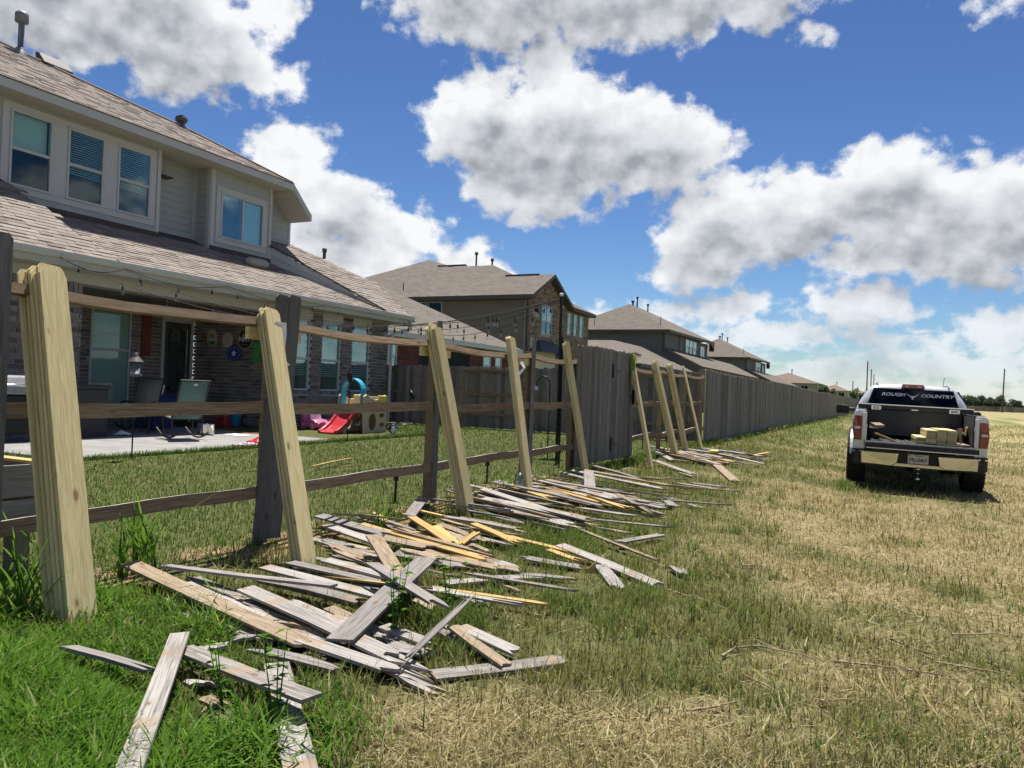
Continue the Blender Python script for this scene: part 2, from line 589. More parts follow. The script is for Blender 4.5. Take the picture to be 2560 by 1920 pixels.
# ------------------------------------------------------------------ ground
def vnoise(x, y, seed):
    """smooth value noise on arrays"""
    x, y = np.asarray(x, float), np.asarray(y, float)
    tab = np.random.RandomState(seed).rand(256, 256)
    xi, yi = np.floor(x).astype(int), np.floor(y).astype(int)
    fx, fy = x - xi, y - yi
    fx, fy = fx * fx * (3 - 2 * fx), fy * fy * (3 - 2 * fy)
    g = lambda i, j: tab[(xi + i) & 255, (yi + j) & 255]
    return (g(0, 0) * (1 - fx) + g(1, 0) * fx) * (1 - fy) + (g(0, 1) * (1 - fx) + g(1, 1) * fx) * fy


def fnoise(x, y, sc, seed, oct_=3):
    v, a, tot = 0, 1.0, 0
    for k in range(oct_):
        v = v + a * vnoise(x * sc * 2 ** k + 17.3 * k, y * sc * 2 ** k, seed + k)
        tot += a
        a *= 0.55
    return v / tot


def dryness(x, y):
    """0 green .. 1 straw: lawn behind the fence, mown dry field to the right"""
    x, y = np.asarray(x, float), np.asarray(y, float)
    big, mid = fnoise(x, y, 0.42, 3), fnoise(x, y, 1.9, 11)
    f = np.interp(x, (-4.2, -2.6, -0.8, 1.5, 6.0), (0.14, 0.32, 0.54, 0.62, 0.70))
    f = f + (big - .5) * 0.95 + (mid - .5) * 0.8
    f = f + np.interp(y, (1.5, 5.0), (0.22, 0.0)) * (x > -2.2)
    yard = 0.02 + (mid - .5) * 0.8 + (big - .5) * 0.5
    k = np.clip((x + 4.7) / 0.5, 0, 1)
    return yard * (1 - k) + f * k


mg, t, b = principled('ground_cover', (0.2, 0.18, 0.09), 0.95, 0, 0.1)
pos = t.n('ShaderNodeNewGeometry').outputs['Position']
dry_a = t.n('ShaderNodeAttribute')
dry_a.attribute_name = 'dry'
dry = dry_a.outputs['Fac']
gn = t.noise(pos, 14.0, 6, 0.7)
gf = t.noise(pos, 2.2, 5, 0.65)
px_, py_, pz_ = t.sep(pos)
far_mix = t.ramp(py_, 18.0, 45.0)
thatch = t.mix(t.ramp(gn, 0.3, 0.7), (0.13, 0.10, 0.055), (0.29, 0.23, 0.125))
green = t.mix(t.ramp(gn, 0.3, 0.7), (0.05, 0.055, 0.02), (0.11, 0.115, 0.042))
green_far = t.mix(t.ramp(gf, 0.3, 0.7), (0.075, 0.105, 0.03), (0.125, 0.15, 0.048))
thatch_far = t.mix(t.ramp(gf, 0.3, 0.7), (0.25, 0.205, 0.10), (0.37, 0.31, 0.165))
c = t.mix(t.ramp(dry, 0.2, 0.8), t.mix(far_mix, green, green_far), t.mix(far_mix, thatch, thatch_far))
# bare soil trodden along the fence line
dirt_n = t.noise(pos, 1.6, 4, 0.6)
dirt = t.math('MULTIPLY', t.ramp(t.math('ABSOLUTE', t.math('ADD', px_, 4.25)), 0.55, 0.12), t.ramp(dirt_n, 0.44, 0.58))
dirt = t.math('MULTIPLY', dirt, t.ramp(py_, 24.0, 20.0))
c = t.mix(dirt, c, t.mix(t.ramp(gn, 0.3, 0.7), (0.20, 0.13, 0.075), (0.36, 0.25, 0.15)))
t.put(b.inputs['Base Color'], c)
bump(t, b, gn, 0.6, 0.03)


def axis(near0, near1, step, far0, far1, grow=1.25):
    a = list(np.arange(near0, near1 + 1e-6, step))
    s, v = step, near1
    while v < far1:
        s *= grow
        v += s
        a.append(min(v, far1))
    s, v = step, near0
    while v > far0:
        s *= grow
        v -= s
        a.insert(0, max(v, far0))
    return a


gx = axis(-12.0, 8.0, 0.25, -3000.0, 3000.0)
gy = axis(-1.0, 24.0, 0.25, -300.0, 4500.0)
verts = []
for yy in gy:
    for xx in gx:
        z = gz(xx, yy)
        if -4.3 < xx < 9 and yy < 40:
            z += 0.018 * mnoise.noise((xx * 0.9, yy * 0.9, 0)) + 0.008 * mnoise.noise((xx * 3, yy * 3, 4))
        verts.append((xx, yy, z - 0.0))
nx = len(gx)
faces = [(j * nx + i, j * nx + i + 1, (j + 1) * nx + i + 1, (j + 1) * nx + i) for j in range(len(gy) - 1) for i in range(nx - 1)]
me = bpy.data.meshes.new('ground')
me.from_pydata(verts, [], faces)
me.polygons.foreach_set('use_smooth', [True] * len(faces))
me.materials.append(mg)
V_ = np.array(verts)
da = me.attributes.new('dry', 'FLOAT', 'POINT')
da.data.foreach_set('value', np.where(np.abs(V_[:, 0]) + np.abs(V_[:, 1]) < 160, dryness(V_[:, 0], V_[:, 1]), np.where(V_[:, 0] > -5, 0.62, 0.2)).astype(np.float32))
ground = tag(link('ground', me), 'mown grass field and back yard lawn', 'ground', kind='structure')

# patio slab, with sawn joints between its three bays
patio = tag(empty('patio', (-13.8, 11.5, 0.0)), 'pale concrete patio slab behind the brick house', 'patio', kind='structure')
for (y0, y1) in ((6.92, 9.9), (9.915, 12.9), (12.915, 15.98)):
    MB().bb(-17.32, -10.42, y0, y1, -0.1, 0.08).build('concrete_slab', M_concrete, patio, bevel=0.012, world=True, seg=2)

# ------------------------------------------------------------------ pieces shared by the houses
def shingle_rows(eave_a, eave_b, pitch_vec, rows, inside, expo=0.145, wlo=0.16, whi=0.42, thick=0.014, seed=1):
    """shingle tabs on a roof plane. eave_a->eave_b runs along the eave, pitch_vec is the unit vector up the slope.
    returns a list of eight-vertex solids"""
    rnd = random.Random(seed)
    a, b_ = Vector(eave_a), Vector(eave_b)
    u = (b_ - a)
    L = u.length
    u.normalize()
    s = Vector(pitch_vec).normalized()
    n = u.cross(s)
    if n.z < 0:
        n = -n
    out = []
    for r in range(rows):
        s0 = r * expo
        x = -rnd.random() * whi
        while x < L:
            w = rnd.uniform(wlo, whi)
            x1 = x + w - 0.006
            cs = s0 + expo * 0.5
            if inside((x + x1) / 2, cs):
                th = thick * rnd.choice((0.75, 1.0, 1.5))
                xx0, xx1 = max(x, 0), min(x1, L)
                p = [a + u * xx0 + s * s0, a + u * xx1 + s * s0, a + u * xx1 + s * (s0 + expo * 1.12), a + u * xx0 + s * (s0 + expo * 1.12)]
                lo = [p[0] + n * 0.001, p[1] + n * 0.001]
                hi = [p[0] + n * th, p[1] + n * th, p[2] + n * 0.003, p[3] + n * 0.003]
                out.append((lo, hi))
            x += w
    return out


def shingle_solid(mb, sh):
    lo, hi = sh
    mb.add([lo[0], lo[1], hi[1], hi[0], hi[2], hi[3]], [(0, 1, 2, 3), (3, 2, 4, 5), (0, 3, 5), (1, 4, 2)])


def lap_boards(p0, p1, z0, z1, out_n, expo=0.18, clip=None, gap=None):
    """lapped siding between two plan points; one eight-corner solid per course. gap = (u0,u1,z0,z1) openings"""
    p0, p1, nrm = Vector((*p0, 0)), Vector((*p1, 0)), Vector((*out_n, 0))
    u = (p1 - p0)
    L = u.length
    u.normalize()
    res = []
    z = z0
    while z < z1 - 0.02:
        zt = min(z + expo, z1)
        segs = [(0.0, L)]
        for g in (gap or []):                  # narrow strips over and under an opening
            for (sa, sb) in ((z, g[2]), (g[3], zt)):
                if z < sb and sa < zt and z - 1e-6 <= sa < sb <= zt + 1e-6 and zt > g[2] + 0.01 and z < g[3] - 0.01:
                    q0, q1 = p0 + u * (g[0] - 0.01), p0 + u * (g[1] + 0.01)
                    res.append([q0 + nrm * .002 + Vector((0, 0, sa)), q1 + nrm * .002 + Vector((0, 0, sa)), q1 + nrm * .02 + Vector((0, 0, sa)), q0 + nrm * .02 + Vector((0, 0, sa)),
                                q0 + nrm * .002 + Vector((0, 0, sb)), q1 + nrm * .002 + Vector((0, 0, sb)), q1 + nrm * .012 + Vector((0, 0, sb)), q0 + nrm * .012 + Vector((0, 0, sb))])
            if zt > g[2] + 0.01 and z < g[3] - 0.01:
                ns = []
                for s0, s1 in segs:
                    if g[0] > s0:
                        ns.append((s0, min(s1, g[0])))
                    if g[1] < s1:
                        ns.append((max(s0, g[1]), s1))
                segs = ns
        for s0, s1 in segs:
            if clip:
                e0, e1 = clip(z), clip(zt)
                s1a, s1b = min(s1, e0), min(s1, e1)
            else:
                s1a = s1b = s1
            if s1a - s0 < 0.02:
                continue
            a0, a1 = p0 + u * s0, p0 + u * s1a
            b0, b1 = p0 + u * s0, p0 + u * max(s1b, s0 + 0.005)
            vs = [a0 + nrm * 0.002, a1 + nrm * 0.002, a1 + nrm * 0.024, a0 + nrm * 0.024,
                  b0 + nrm * 0.002, b1 + nrm * 0.002, b1 + nrm * 0.008, b0 + nrm * 0.008]
            for i in range(4):
                vs[i] = vs[i] + Vector((0, 0, z))
                vs[i + 4] = vs[i + 4] + Vector((0, 0, zt + 0.006))
            res.append(vs)
        z = zt
    return res


BOXF = [(0, 3, 2, 1), (4, 5, 6, 7), (0, 1, 5, 4), (1, 2, 6, 5), (2, 3, 7, 6), (3, 0, 4, 7)]


def fix_normals(o):
    bm = bmesh.new()
    bm.from_mesh(o.data)
    bmesh.ops.recalc_face_normals(bm, faces=bm.faces)
    bm.to_mesh(o.data)
    bm.free()
    return o


def brick_course(p0, p1, z0, z1, holes=(), L=0.285, H=0.083, J=0.012):
    """bricks of a straight wall face, as (u0,u1,z0,z1); holes are openings in the same terms"""
    U = math.hypot(p1[0] - p0[0], p1[1] - p0[1])
    out = []
    z, row = z0, 0
    while z + H * 0.6 < z1:
        zt = min(z + H, z1)
        x = -(L * 0.5 if row % 2 else 0.0)
        while x < U:
            a, b2 = max(x, 0), min(x + L, U)
            segs = [(a, b2)]
            for h in holes:
                if zt > h[2] + 0.004 and z < h[3] - 0.004:
                    ns = []
                    for s0, s1 in segs:
                        if h[0] > s0:
                            ns.append((s0, min(s1, h[0])))
                        if h[1] < s1:
                            ns.append((max(s0, h[1]), s1))
                    segs = ns
            for s0, s1 in segs:
                if s1 - s0 > 0.03:
                    out.append((s0, s1, z, zt))
            x += L + J
        z += H + J
        row += 1
    return out


def make_window(parent, X, y0, y1, z0, z1, mid=None, blind=0.6, frame_mat=None, fw=0.05, vertical=False, nrm=1, name='window', slat=0.05, shallow=False):
    """sash window in a wall whose face is at X; parts: frame, sashes, panes, blind"""
    fm = frame_mat or M_trim
    d = nrm
    mb = MB()
    mb.bb(X - 0.06 * d, X + 0.03 * d, y0, y1, z1 - fw, z1)
    mb.bb(X - 0.06 * d, X + 0.032 * d, y0, y1, z0, z0 + fw)
    mb.bb(X - 0.06 * d, X + 0.028 * d, y0, y0 + fw, z0 + fw, z1 - fw)
    mb.bb(X - 0.06 * d, X + 0.028 * d, y1 - fw, y1, z0 + fw, z1 - fw)
    w = mb.build(name, fm, parent, world=True, bevel=0.004)
    if vertical:
        ym = (y0 + y1) / 2
        MB().bb(X - 0.05 * d, X + 0.018 * d, ym - 0.03, ym + 0.03, z0 + fw, z1 - fw).build('meeting_rail', fm, w, world=True)
        spans = [(y0 + fw, ym - 0.03, z0 + fw, z1 - fw), (ym + 0.03, y1 - fw, z0 + fw, z1 - fw)]
    else:
        zm = mid if mid is not None else (z0 + z1) / 2
        MB().bb(X - 0.05 * d, X + 0.018 * d, y0 + fw, y1 - fw, zm - 0.03, zm + 0.03).build('meeting_rail', fm, w, world=True)
        spans = [(y0 + fw, y1 - fw, zm + 0.03, z1 - fw), (y0 + fw, y1 - fw, z0 + fw, zm - 0.03)]
    for i, (a, b2, c0, c1) in enumerate(spans):
        xg = X + (0.006 if i == 0 else -0.014) * d
        MB().bb(xg - 0.003, xg + 0.003, a, b2, c0, c1).build('pane', M_glass, w, world=True)
    if shallow:                                 # far windows: dark sheet for the unlit room, blind close behind the glass
        MB().bb(X - 0.05 * d, X - 0.046 * d, y0 + fw, y1 - fw, z0 + fw, z1 - fw).build('room_shade_sheet', M_dark, w, world=True)
        if blind:
            MB().bb(X - 0.045 * d, X - 0.041 * d, y0 + fw, y1 - fw, z1 - (z1 - z0) * blind, z1 - fw).build('blind', M_blind, w, world=True)
        return w
    MB().bb(X - 0.62 * d, X - 0.60 * d, y0 - 0.3, y1 + 0.3, z0 - 0.3, z1 + 0.3).build('room_shade_sheet', M_dark, w, world=True)  # dark sheet standing in for the unlit room
    if blind and blind > 0:
        sl = MB()
        zz = z1 - fw - 0.02
        zend = z1 - (z1 - z0) * blind
        while zz > zend:
            sl.box((X - 0.055 * d, (y0 + y1) / 2, zz), (0.045, y1 - y0 - 2 * fw - 0.01, 0.003), rot=(0, R_(38) * d, 0))
            zz -= slat
        sl.build('blind', M_blind, w, world=True)
    return w

# ------------------------------------------------------------------ the near house
house = empty('house', (-16.0, 12.0, 0.0), label='two storey grey sided house with brick porch and brown shingle roof nearest the camera', cat='house')
EX, EZ = -13.8, 3.53                       # eave line of the lower roof
PA, PB = 0.675, 0.48                       # main pitch, shallower porch pitch
zA = lambda x: EZ + PA * (EX - x)
zB = lambda x: EZ + PB * (EX - x)
PAST = 2.0                                 # the house goes on to the left, out of the picture

M_ceil = mottled('porch_ceiling_paint', (0.20, 0.185, 0.155), (0.23, 0.21, 0.18), 4.0, 0.7, bstr=0.03)
# --- upper storey: core walls, lapped boards, corner trim
core = MB()
core.bb(-20.0, -17.0, PAST, 12.95, 3.2, 6.9)
core.bb(-16.9, -16.31, 12.955, 12.968, 3.2, 6.9)
core.bb(-20.0, -16.905, 12.975, 14.545, 3.2, 6.9)
core.bb(-20.0, -17.0, 14.58, 16.70, 3.2, 6.9)
core.bb(-16.98, -16.32, 16.735, 16.748, 3.2, 6.9)
core.prism([(-16.702, 16.755, 3.2), (-16.702, 17.96, 3.2), (-16.702, 17.96, 6.45), (-16.702, 17.45, 6.95), (-16.702, 16.755, 6.95)], (-3.3, 0, 0))
upper = core.build('upper_wall', M_siding, house, world=True)


def boards(vs_list, parent, mat, name='siding_board'):
    for vs in vs_list:
        mb = MB().add(vs, BOXF)
        fix_normals(mb.build(name, mat, parent, world=True))


TRIO = (9.21, 12.83, 4.955, 6.79)
boards(lap_boards((-16.302, 6.0), (-16.302, 12.88), 4.62, 6.95, (1, 0), gap=[(TRIO[0] - 6.0, TRIO[1] - 6.0, TRIO[2], TRIO[3])]), upper, M_siding)
boards(lap_boards((-16.902, 13.0), (-16.902, 14.48), 4.80, 6.95, (1, 0)), upper, M_siding)
boards(lap_boards((-16.80, 14.55), (-16.40, 14.55), 4.70, 6.95, (0, -1)), upper, M_siding)
boards(lap_boards((-16.302, 14.66), (-16.302, 16.66), 4.62, 6.95, (1, 0), gap=[(0.06, 1.91, 4.94, 6.455)]), upper, M_siding)
boards(lap_boards((-16.702, 16.82), (-16.702, 17.88), 5.0, 6.95, (1, 0), clip=lambda z: 1.06 if z < 6.45 else max(0.02, 1.06 - (z - 6.45) * 1.0)), upper, M_siding)
for (x, y0, y1, z0, z1) in ((-16.29, 12.88, 12.975, 4.72, 6.95), (-16.89, 14.48, 14.544, 4.9, 6.95), (-16.29, 14.555, 14.66, 4.7, 6.95),
                            (-16.29, 16.66, 16.755, 4.7, 6.95), (-16.69, 17.88, 17.965, 5.3, 6.45)):
    MB().bb(x - 0.10, x + 0.022, y0, y1, z0, z1).build('corner_trim', M_trim, upper, world=True)
MB().bb(-16.42, -16.29, 14.52, 14.553, 4.7, 6.95).build('corner_trim', M_trim, upper, world=True)
MB().bb(-16.99, -16.80, 14.515, 14.552, 4.9, 6.95).build('corner_trim', M_trim, upper, world=True)

# trio of windows in one surround
sur = MB()
y0, y1, z0, z1 = TRIO
sur.bb(-16.32, -16.258, y0, y1, z1 - 0.135, z1)
sur.bb(-16.32, -16.262, y0, y1, z0, z0 + 0.135)
cuts = [(9.365, 10.25), (10.585, 11.46), (11.80, 12.69)]
prev = y0
for (a, b2) in cuts + [(y1, y1)]:
    sur.bb(-16.32, -16.26, prev, a, z0 + 0.135, z1 - 0.135)
    prev = b2
surround = sur.build('window_surround', M_trim, house, world=True, bevel=0.006)
for i, (a, b2) in enumerate(cuts):
    make_window(house, -16.27, a, b2, z0 + 0.135, z1 - 0.135, mid=5.865, blind=(0.0, 0.62, 0.64)[i])
# plain roller shade half drawn in the first of the three
MB().bb(-16.40, -16.392, 9.42, 10.2, 5.87, 6.64).build('roller_shade', M_blind, house, world=True)
# slider window of the right bay
sur = MB()
sur.bb(-16.32, -16.258, 14.72, 16.57, 6.31, 6.455)
sur.bb(-16.32, -16.262, 14.72, 16.57, 4.94, 5.085)
sur.bb(-16.32, -16.26, 14.72, 14.87, 5.085, 6.31)
sur.bb(-16.32, -16.26, 16.42, 16.57, 5.085, 6.31)
sur.build('window_surround', M_trim, house, world=True, bevel=0.006)
make_window(house, -16.27, 14.87, 16.42, 5.085, 6.31, vertical=True, blind=0)
MB().bb(-16.36, -16.352, 15.68, 16.38, 5.12, 6.27).build('roller_shade', M_blind, house, world=True)
MB().bb(-16.90, -16.60, 13.28, 13.62, 6.36, 6.39).build('wall_vent_flap', M_darkpaint, house, world=True)

# --- upper roof
UX, UZ, UP = -15.8, 7.07, 0.60
zU = lambda x: UZ + UP * (UX - x)
ridge = [(-19.0, PAST), (-18.95, 10.6), (-18.2, 12.45), (-17.6, 14.55)]
up = MB()
pts = [(UX, PAST, UZ), (UX, 17.05, UZ)] + [(x, y, zU(x)) for x, y in ridge[::-1]]
up.poly([(p[0], p[1], p[2] - 0.012) for p in pts])
# the far slope, dropping lower than the near eave, and the back slopes
up.poly([(-15.8, 17.05, UZ - .012), (-15.8, 17.83, 6.33), (-19.0, 17.83, 6.33), (-17.6, 14.55, zU(-17.6) - .012)])
up.poly([(-17.6, 14.55, zU(-17.6) - .012), (-19.0, 17.83, 6.33), (-22.5, 17.8, 6.3), (-22.5, PAST, 7.0), (-19.0, PAST, zU(-19.0) - .012), (-18.95, 10.6, zU(-18.95) - .012), (-18.2, 12.45, zU(-18.2) - .012)])
upper_roof = fix_normals(up.build('upper_roof', M_under, house, world=True))


def in_poly(poly):
    def f(px, py):
        c = False
        n = len(poly)
        for i in range(n):
            x1, y1_ = poly[i]
            x2, y2 = poly[(i + 1) % n]
            if (y1_ > py) != (y2 > py) and px < (x2 - x1) * (py - y1_) / (y2 - y1_) + x1:
                c = not c
        return c
    return f


k_u = math.sqrt(1 + UP * UP)
polyU = in_poly([(y - PAST, (UX - x) * k_u) for x, y in [(UX, PAST), (UX, 17.08)] + [(a, b2) for a, b2 in ridge[::-1]]])
su = Vector((-1, 0, UP)).normalized()
mb = MB()
for sh in shingle_rows((UX, PAST, UZ - .01), (UX, 18.0, UZ - .01), su, 27, polyU, seed=3):
    shingle_solid(mb, sh)
tag(mb.build('shingle', M_shingle, upper_roof, world=True, tone=True), kind='stuff')
mb = MB()
hip = [(x, y, zU(x) + 0.012) for x, y in [(-15.8, 17.05)] + ridge[::-1]]
for i in range(len(hip) - 1):
    mb.tube([hip[i], hip[i + 1]], 0.035, 6)
mb.build('ridge_cap', M_shingle, upper_roof, world=True)
# fascia, soffit, far rake
MB().bb(UX, UX + 0.035, PAST, 17.05, UZ - 0.21, UZ - 0.015).build('fascia', M_trim, house, world=True)
MB().prism([(UX, 17.05, UZ - 0.015), (UX, 17.84, 6.33), (UX, 17.84, 6.13), (UX, 17.05, UZ - 0.21)], (0.037, 0, 0)).build('rake_board', M_trim, house, world=True)
MB().bb(-18.5, UX + 0.03, 17.842, 17.87, 6.13, 6.335).build('fascia', M_trim, house, world=True)
so = MB()
so.bb(-16.96, UX - 0.002, PAST, 17.05, UZ - 0.20, UZ - 0.185)
so.prism([(-18.0, 17.05, UZ - 0.20), (-18.0, 17.84, 6.15), (-18.0, 17.84, 6.135), (-18.0, 17.05, UZ - 0.215)], (18.0 + UX - 0.004, 0, 0))
so.build('soffit', M_cream, house, world=True)
MB().bb(UX + 0.036, UX + 0.05, PAST, 17.06, UZ - 0.03, UZ - 0.006).build('drip_edge', M_under, house, world=True)
# roof furniture
fl = empty('flue_pipe', (0, 0, 0))
fl.parent = house
fl.location = Vector((-18.75, 10.95, 8.74)) - house.location
mb = MB()
mb.lathe([(0.17, -0.05), (0.12, 0.14), (0.10, 0.16), (0.105, 0.19), (0.065, 0.20), (0.065, 0.88)], seg=14)
mb.lathe([(0.03, 0.80), (0.145, 0.82), (0.145, 1.02), (0.10, 1.06), (0.0, 1.06)], seg=14)
mb.build('flue', M_pipe, fl)
mb = MB()
mb.prism([(-18.9, 11.38, zU(-18.9) - .02), (-18.6, 11.38, zU(-18.6) - .02), (-18.5, 11.38, zU(-18.5) + .07), (-18.75, 11.38, zU(-18.75) + .20), (-18.9, 11.38, zU(-18.9) + .16)], (0, 0.75, 0))
mb.build('roof_vent', M_darkpaint, house, bevel=0.03, world=True, seg=2)
tv = empty('turbine_vent', (0, 0, 0))
tv.parent = house
tv.location = Vector((-17.62, 14.62, 8.03)) - house.location
mb = MB()
mb.lathe([(0.16, -0.06), (0.10, 0.04), (0.095, 0.24), (0.15, 0.25), (0.17, 0.31), (0.15, 0.37), (0.07, 0.38), (0.06, 0.42), (0, 0.42)], seg=10, smooth=False)
mb.build('turbine', M_darkpaint, tv)

# --- lower roof: steep main slopes left and right, shallower porch slope between
E1 = [(-16.3, 9.17), (EX, 10.15)]               # left slope ends here, in plan
WT = [(-16.3, 16.75), (-13.86, 19.12)]          # foot of the stepped wall on the right
lo = MB()
lo.poly([(EX, PAST, EZ - .012), (EX, 10.15, EZ - .012), (-16.3, 9.17, zA(-16.3) - .012), (-16.3, PAST, zA(-16.3) - .012)])
lo.poly([(EX, 10.15, EZ - .012), (-16.3, 9.17, zA(-16.3) - .012), (-16.3, 9.17, zB(-16.3) - .012)])
lo.poly([(EX, 10.15, EZ - .012), (EX, 19.18, EZ - .012), (-17.0, 16.1, zB(-17.0) - .012), (-17.0, 8.9, zB(-17.0) - .012)])
P3 = [(EX, 19.18), (EX, 20.45), (-15.5, 20.92), (-16.42, 18.95), (-16.8, 18.05), (-16.8, 16.3), (-16.3, 16.75)]
lo.poly([(x, y, zA(x) - .012) for x, y in P3])
lo.poly([(EX, 20.45, EZ - .012), (-15.5, 20.92, zA(-15.5) - .012), (-17.5, 21.0, 3.4), (-14.0, 21.0, 3.4)])
lo.poly([(-15.5, 20.92, zA(-15.5) - .012), (-16.42, 18.95, zA(-16.42) - .012), (-19, 18.9, 4.6), (-19, 21.0, 3.4), (-17.5, 21.0, 3.4)])
lower_roof = fix_normals(lo.build('lower_roof', M_under, house, world=True))
kA, kB = math.sqrt(1 + PA * PA), math.sqrt(1 + PB * PB)
rowsA, rowsB = [], []
inA = in_poly([(0, 0), (10.17 - PAST, 0), (9.19 - PAST, 2.5 * kA), (0, 2.5 * kA)])
rowsA = shingle_rows((EX, PAST, EZ - .01), (EX, 11.0, EZ - .01), (-1, 0, PA), 21, inA, seed=5)
inB = in_poly([(10.15 - 8.5, 0), (19.2 - 8.5, 0), (16.72 - 8.5, 2.55 * kB), (9.1 - 8.5, 2.55 * kB)])
rowsB = shingle_rows((EX, 8.5, EZ - .01), (EX, 19.5, EZ - .01), (-1, 0, PB), 20, inB, seed=6)
in3 = in_poly([(y - 15.0, (EX - x) * kA) for x, y in P3])
rows3 = shingle_rows((EX, 15.0, EZ - .01), (EX, 21.5, EZ - .01), (-1, 0, PA), 25, in3, seed=7)
allsh = rowsA + rowsB + rows3
allsh.sort(key=lambda s: (s[1][0] - CAM_LOC).length)
vis = [s for s in allsh if s[1][0].y > 7.2]
first = set(id(s) for s in vis[:290])
rest = MB()
for s in allsh:
    if id(s) in first:
        mb = MB()
        shingle_solid(mb, s)
        fix_normals(mb.build('shingle', M_shingle, lower_roof, world=True))
    else:
        shingle_solid(rest, s)
tag(fix_normals(rest.build('shingle', M_shingle, lower_roof, world=True, tone=True)), kind='stuff')
# stepped wall of siding where the right slope stands above the porch slope
a_, b_ = Vector((-16.3, 16.75)), Vector((-13.86, 19.12))
nn = Vector((1, -1)).normalized()
st = MB()
for (f0, f1, off) in ((0.0, 0.52, 0.0), (0.52, 1.0, 0.02)):
    top = lambda p: (p[0], p[1], zB(p[0]) + (zA(p[0]) - 0.01 - zB(p[0])) * f1)
    bot = lambda p: (p[0], p[1], zB(p[0]) - 0.02 + (zA(p[0]) - 0.01 - zB(p[0])) * f0)
    aa, bb_ = a_ + nn * (0.01 + off), b_ + nn * (0.01 + off)
    st.prism([bot(aa), bot(bb_), top(bb_), top(aa)], (-0.03, 0.03, 0))
fix_normals(st.build('step_wall', M_siding, house, world=True))
mb = MB()
mb.tube([(a_.x + .03, a_.y - .03, zA(a_.x) + .01), (b_.x + .03, b_.y - .03, zA(b_.x) + .012)], 0.022, 6)
mb.build('drip_edge', M_under, house, world=True)
hood = MB()
q0, q1 = Vector((-15.62, 15.25, zB(-15.62) + 0.07)), Vector((-15.62, 15.95, zB(-15.62) + 0.07))
hood.tube([q0 + Vector((0, -.02, -.05)), q0, q0 + Vector((0, .08, .02)), q1 - Vector((0, .08, -.02)), q1, q1 + Vector((0, .02, -.05))], [0.02, 0.10, 0.135, 0.135, 0.10, 0.02], 12)
hood.build('roof_vent', M_ventgrey, house, world=True)
# dark strips along the upper storey wall base, shade put in as colour
MB().bb(-16.30, -16.26, 9.3, 12.97, zB(-16.3) - .02, zB(-16.3) + .10).build('base_shade_strip', M_under, house, world=True)
MB().bb(-16.30, -16.26, 14.55, 16.76, zB(-16.3) - .02, zB(-16.3) + .10).build('base_shade_strip', M_under, house, world=True)
vp = MB()
vp.lathe([(0.05, 0), (0.05, 0.20), (0.075, 0.21), (0.075, 0.33), (0, 0.33)], c=(-16.5, 19.36, zA(-16.5) - 0.05), seg=10)
vp.build('vent_pipe', M_darkpaint, house, world=True)

# gutter, fascia, soffit and downspout
gp = [(-13.80, 3.39), (-13.715, 3.40), (-13.70, 3.44), (-13.685, 3.46), (-13.685, 3.52), (-13.70, 3.52), (-13.70, 3.475), (-13.72, 3.43), (-13.79, 3.42)]
MB().prism([(x, PAST, z) for x, z in gp], (0, 20.5 - PAST, 0)).build('gutter', M_gutter, house, world=True)
MB().bb(-13.86, -13.802, PAST, 20.48, 3.27, 3.50).build('fascia', M_cream, house, world=True)
MB().bb(-14.40, -13.862, PAST, 20.48, 3.27, 3.285).build('soffit', M_cream, house, world=True)
MB().prism([(-13.78, 20.482, 3.52), (-13.78, 20.482, 3.27), (-17.0, 20.7, 3.27), (-17.0, 20.7, 5.3)], (0, 0.03, 0)).build('end_wall', M_cream, house, world=True)
ds = MB()
ds.tube([(-13.74, 20.36, 3.42), (-13.74, 20.36, 3.22), (-13.80, 20.30, 3.08), (-14.05, 20.05, 2.98), (-14.20, 19.98, 2.90), (-14.22, 19.98, 0.2)], 0.05, 8)
ds.build('downspout', M_gutter, house, world=True)

# --- ground floor: brick
FX = -14.3
walls = []                                     # (mortar core object, list of (kind, centre, size))
WIN = [(15.66, 16.42), (16.84, 17.72), (18.17, 19.08)]
WZ0, WZ1 = 1.08, 3.02
mb = MB()
mb.bb(-17.3, FX - 0.03, 15.10 + .05, 15.66, 0.0, 3.26)
prev = 15.66
for (a, b2) in WIN + [(19.93, 19.93)]:
    if a > prev:
        mb.bb(-15.2, FX - 0.031, prev, a, 0.0, 3.26)
    if b2 > a:
        mb.bb(-15.2, FX - 0.033, a, b2, 0.0, WZ0 - 0.02)
        mb.bb(-15.2, FX - 0.034, a, b2, WZ1, 3.26)
    prev = b2
front_wall = mb.build('front_wall', M_mortar, house, world=True)
side_wall = MB().bb(-17.3, FX - 0.032, 15.13, 15.16, 0.0, 3.26).build('side_wall', M_mortar, house, world=True)
column = MB().bb(-14.82, FX - 0.03, 7.62, 9.71, 0.0, 2.80).build('column', M_mortar, house, world=True)
back_wall = MB().bb(-17.5, -17.38, 7.5, 15.12, 0.0, 3.2).build('back_wall', M_mortar, house, world=True)
bricks = []                                    # (parent, mesh kind, centre, length, height)
u0 = 15.10
holes = [(a - u0, b2 - u0, WZ0 - 0.1, 3.4) for a, b2 in WIN]
for s0, s1, z0, z1 in brick_course((FX, u0), (FX, 19.93), 0.10, 3.26, holes):
    bricks.append((front_wall, 'X', (FX - 0.035, u0 + (s0 + s1) / 2, (z0 + z1) / 2), s1 - s0, z1 - z0))
for s0, s1, z0, z1 in brick_course((FX, 7.62), (FX, 9.74), 0.10, 2.80):
    bricks.append((column, 'X', (FX - 0.035, 7.62 + (s0 + s1) / 2, (z0 + z1) / 2), s1 - s0, z1 - z0))
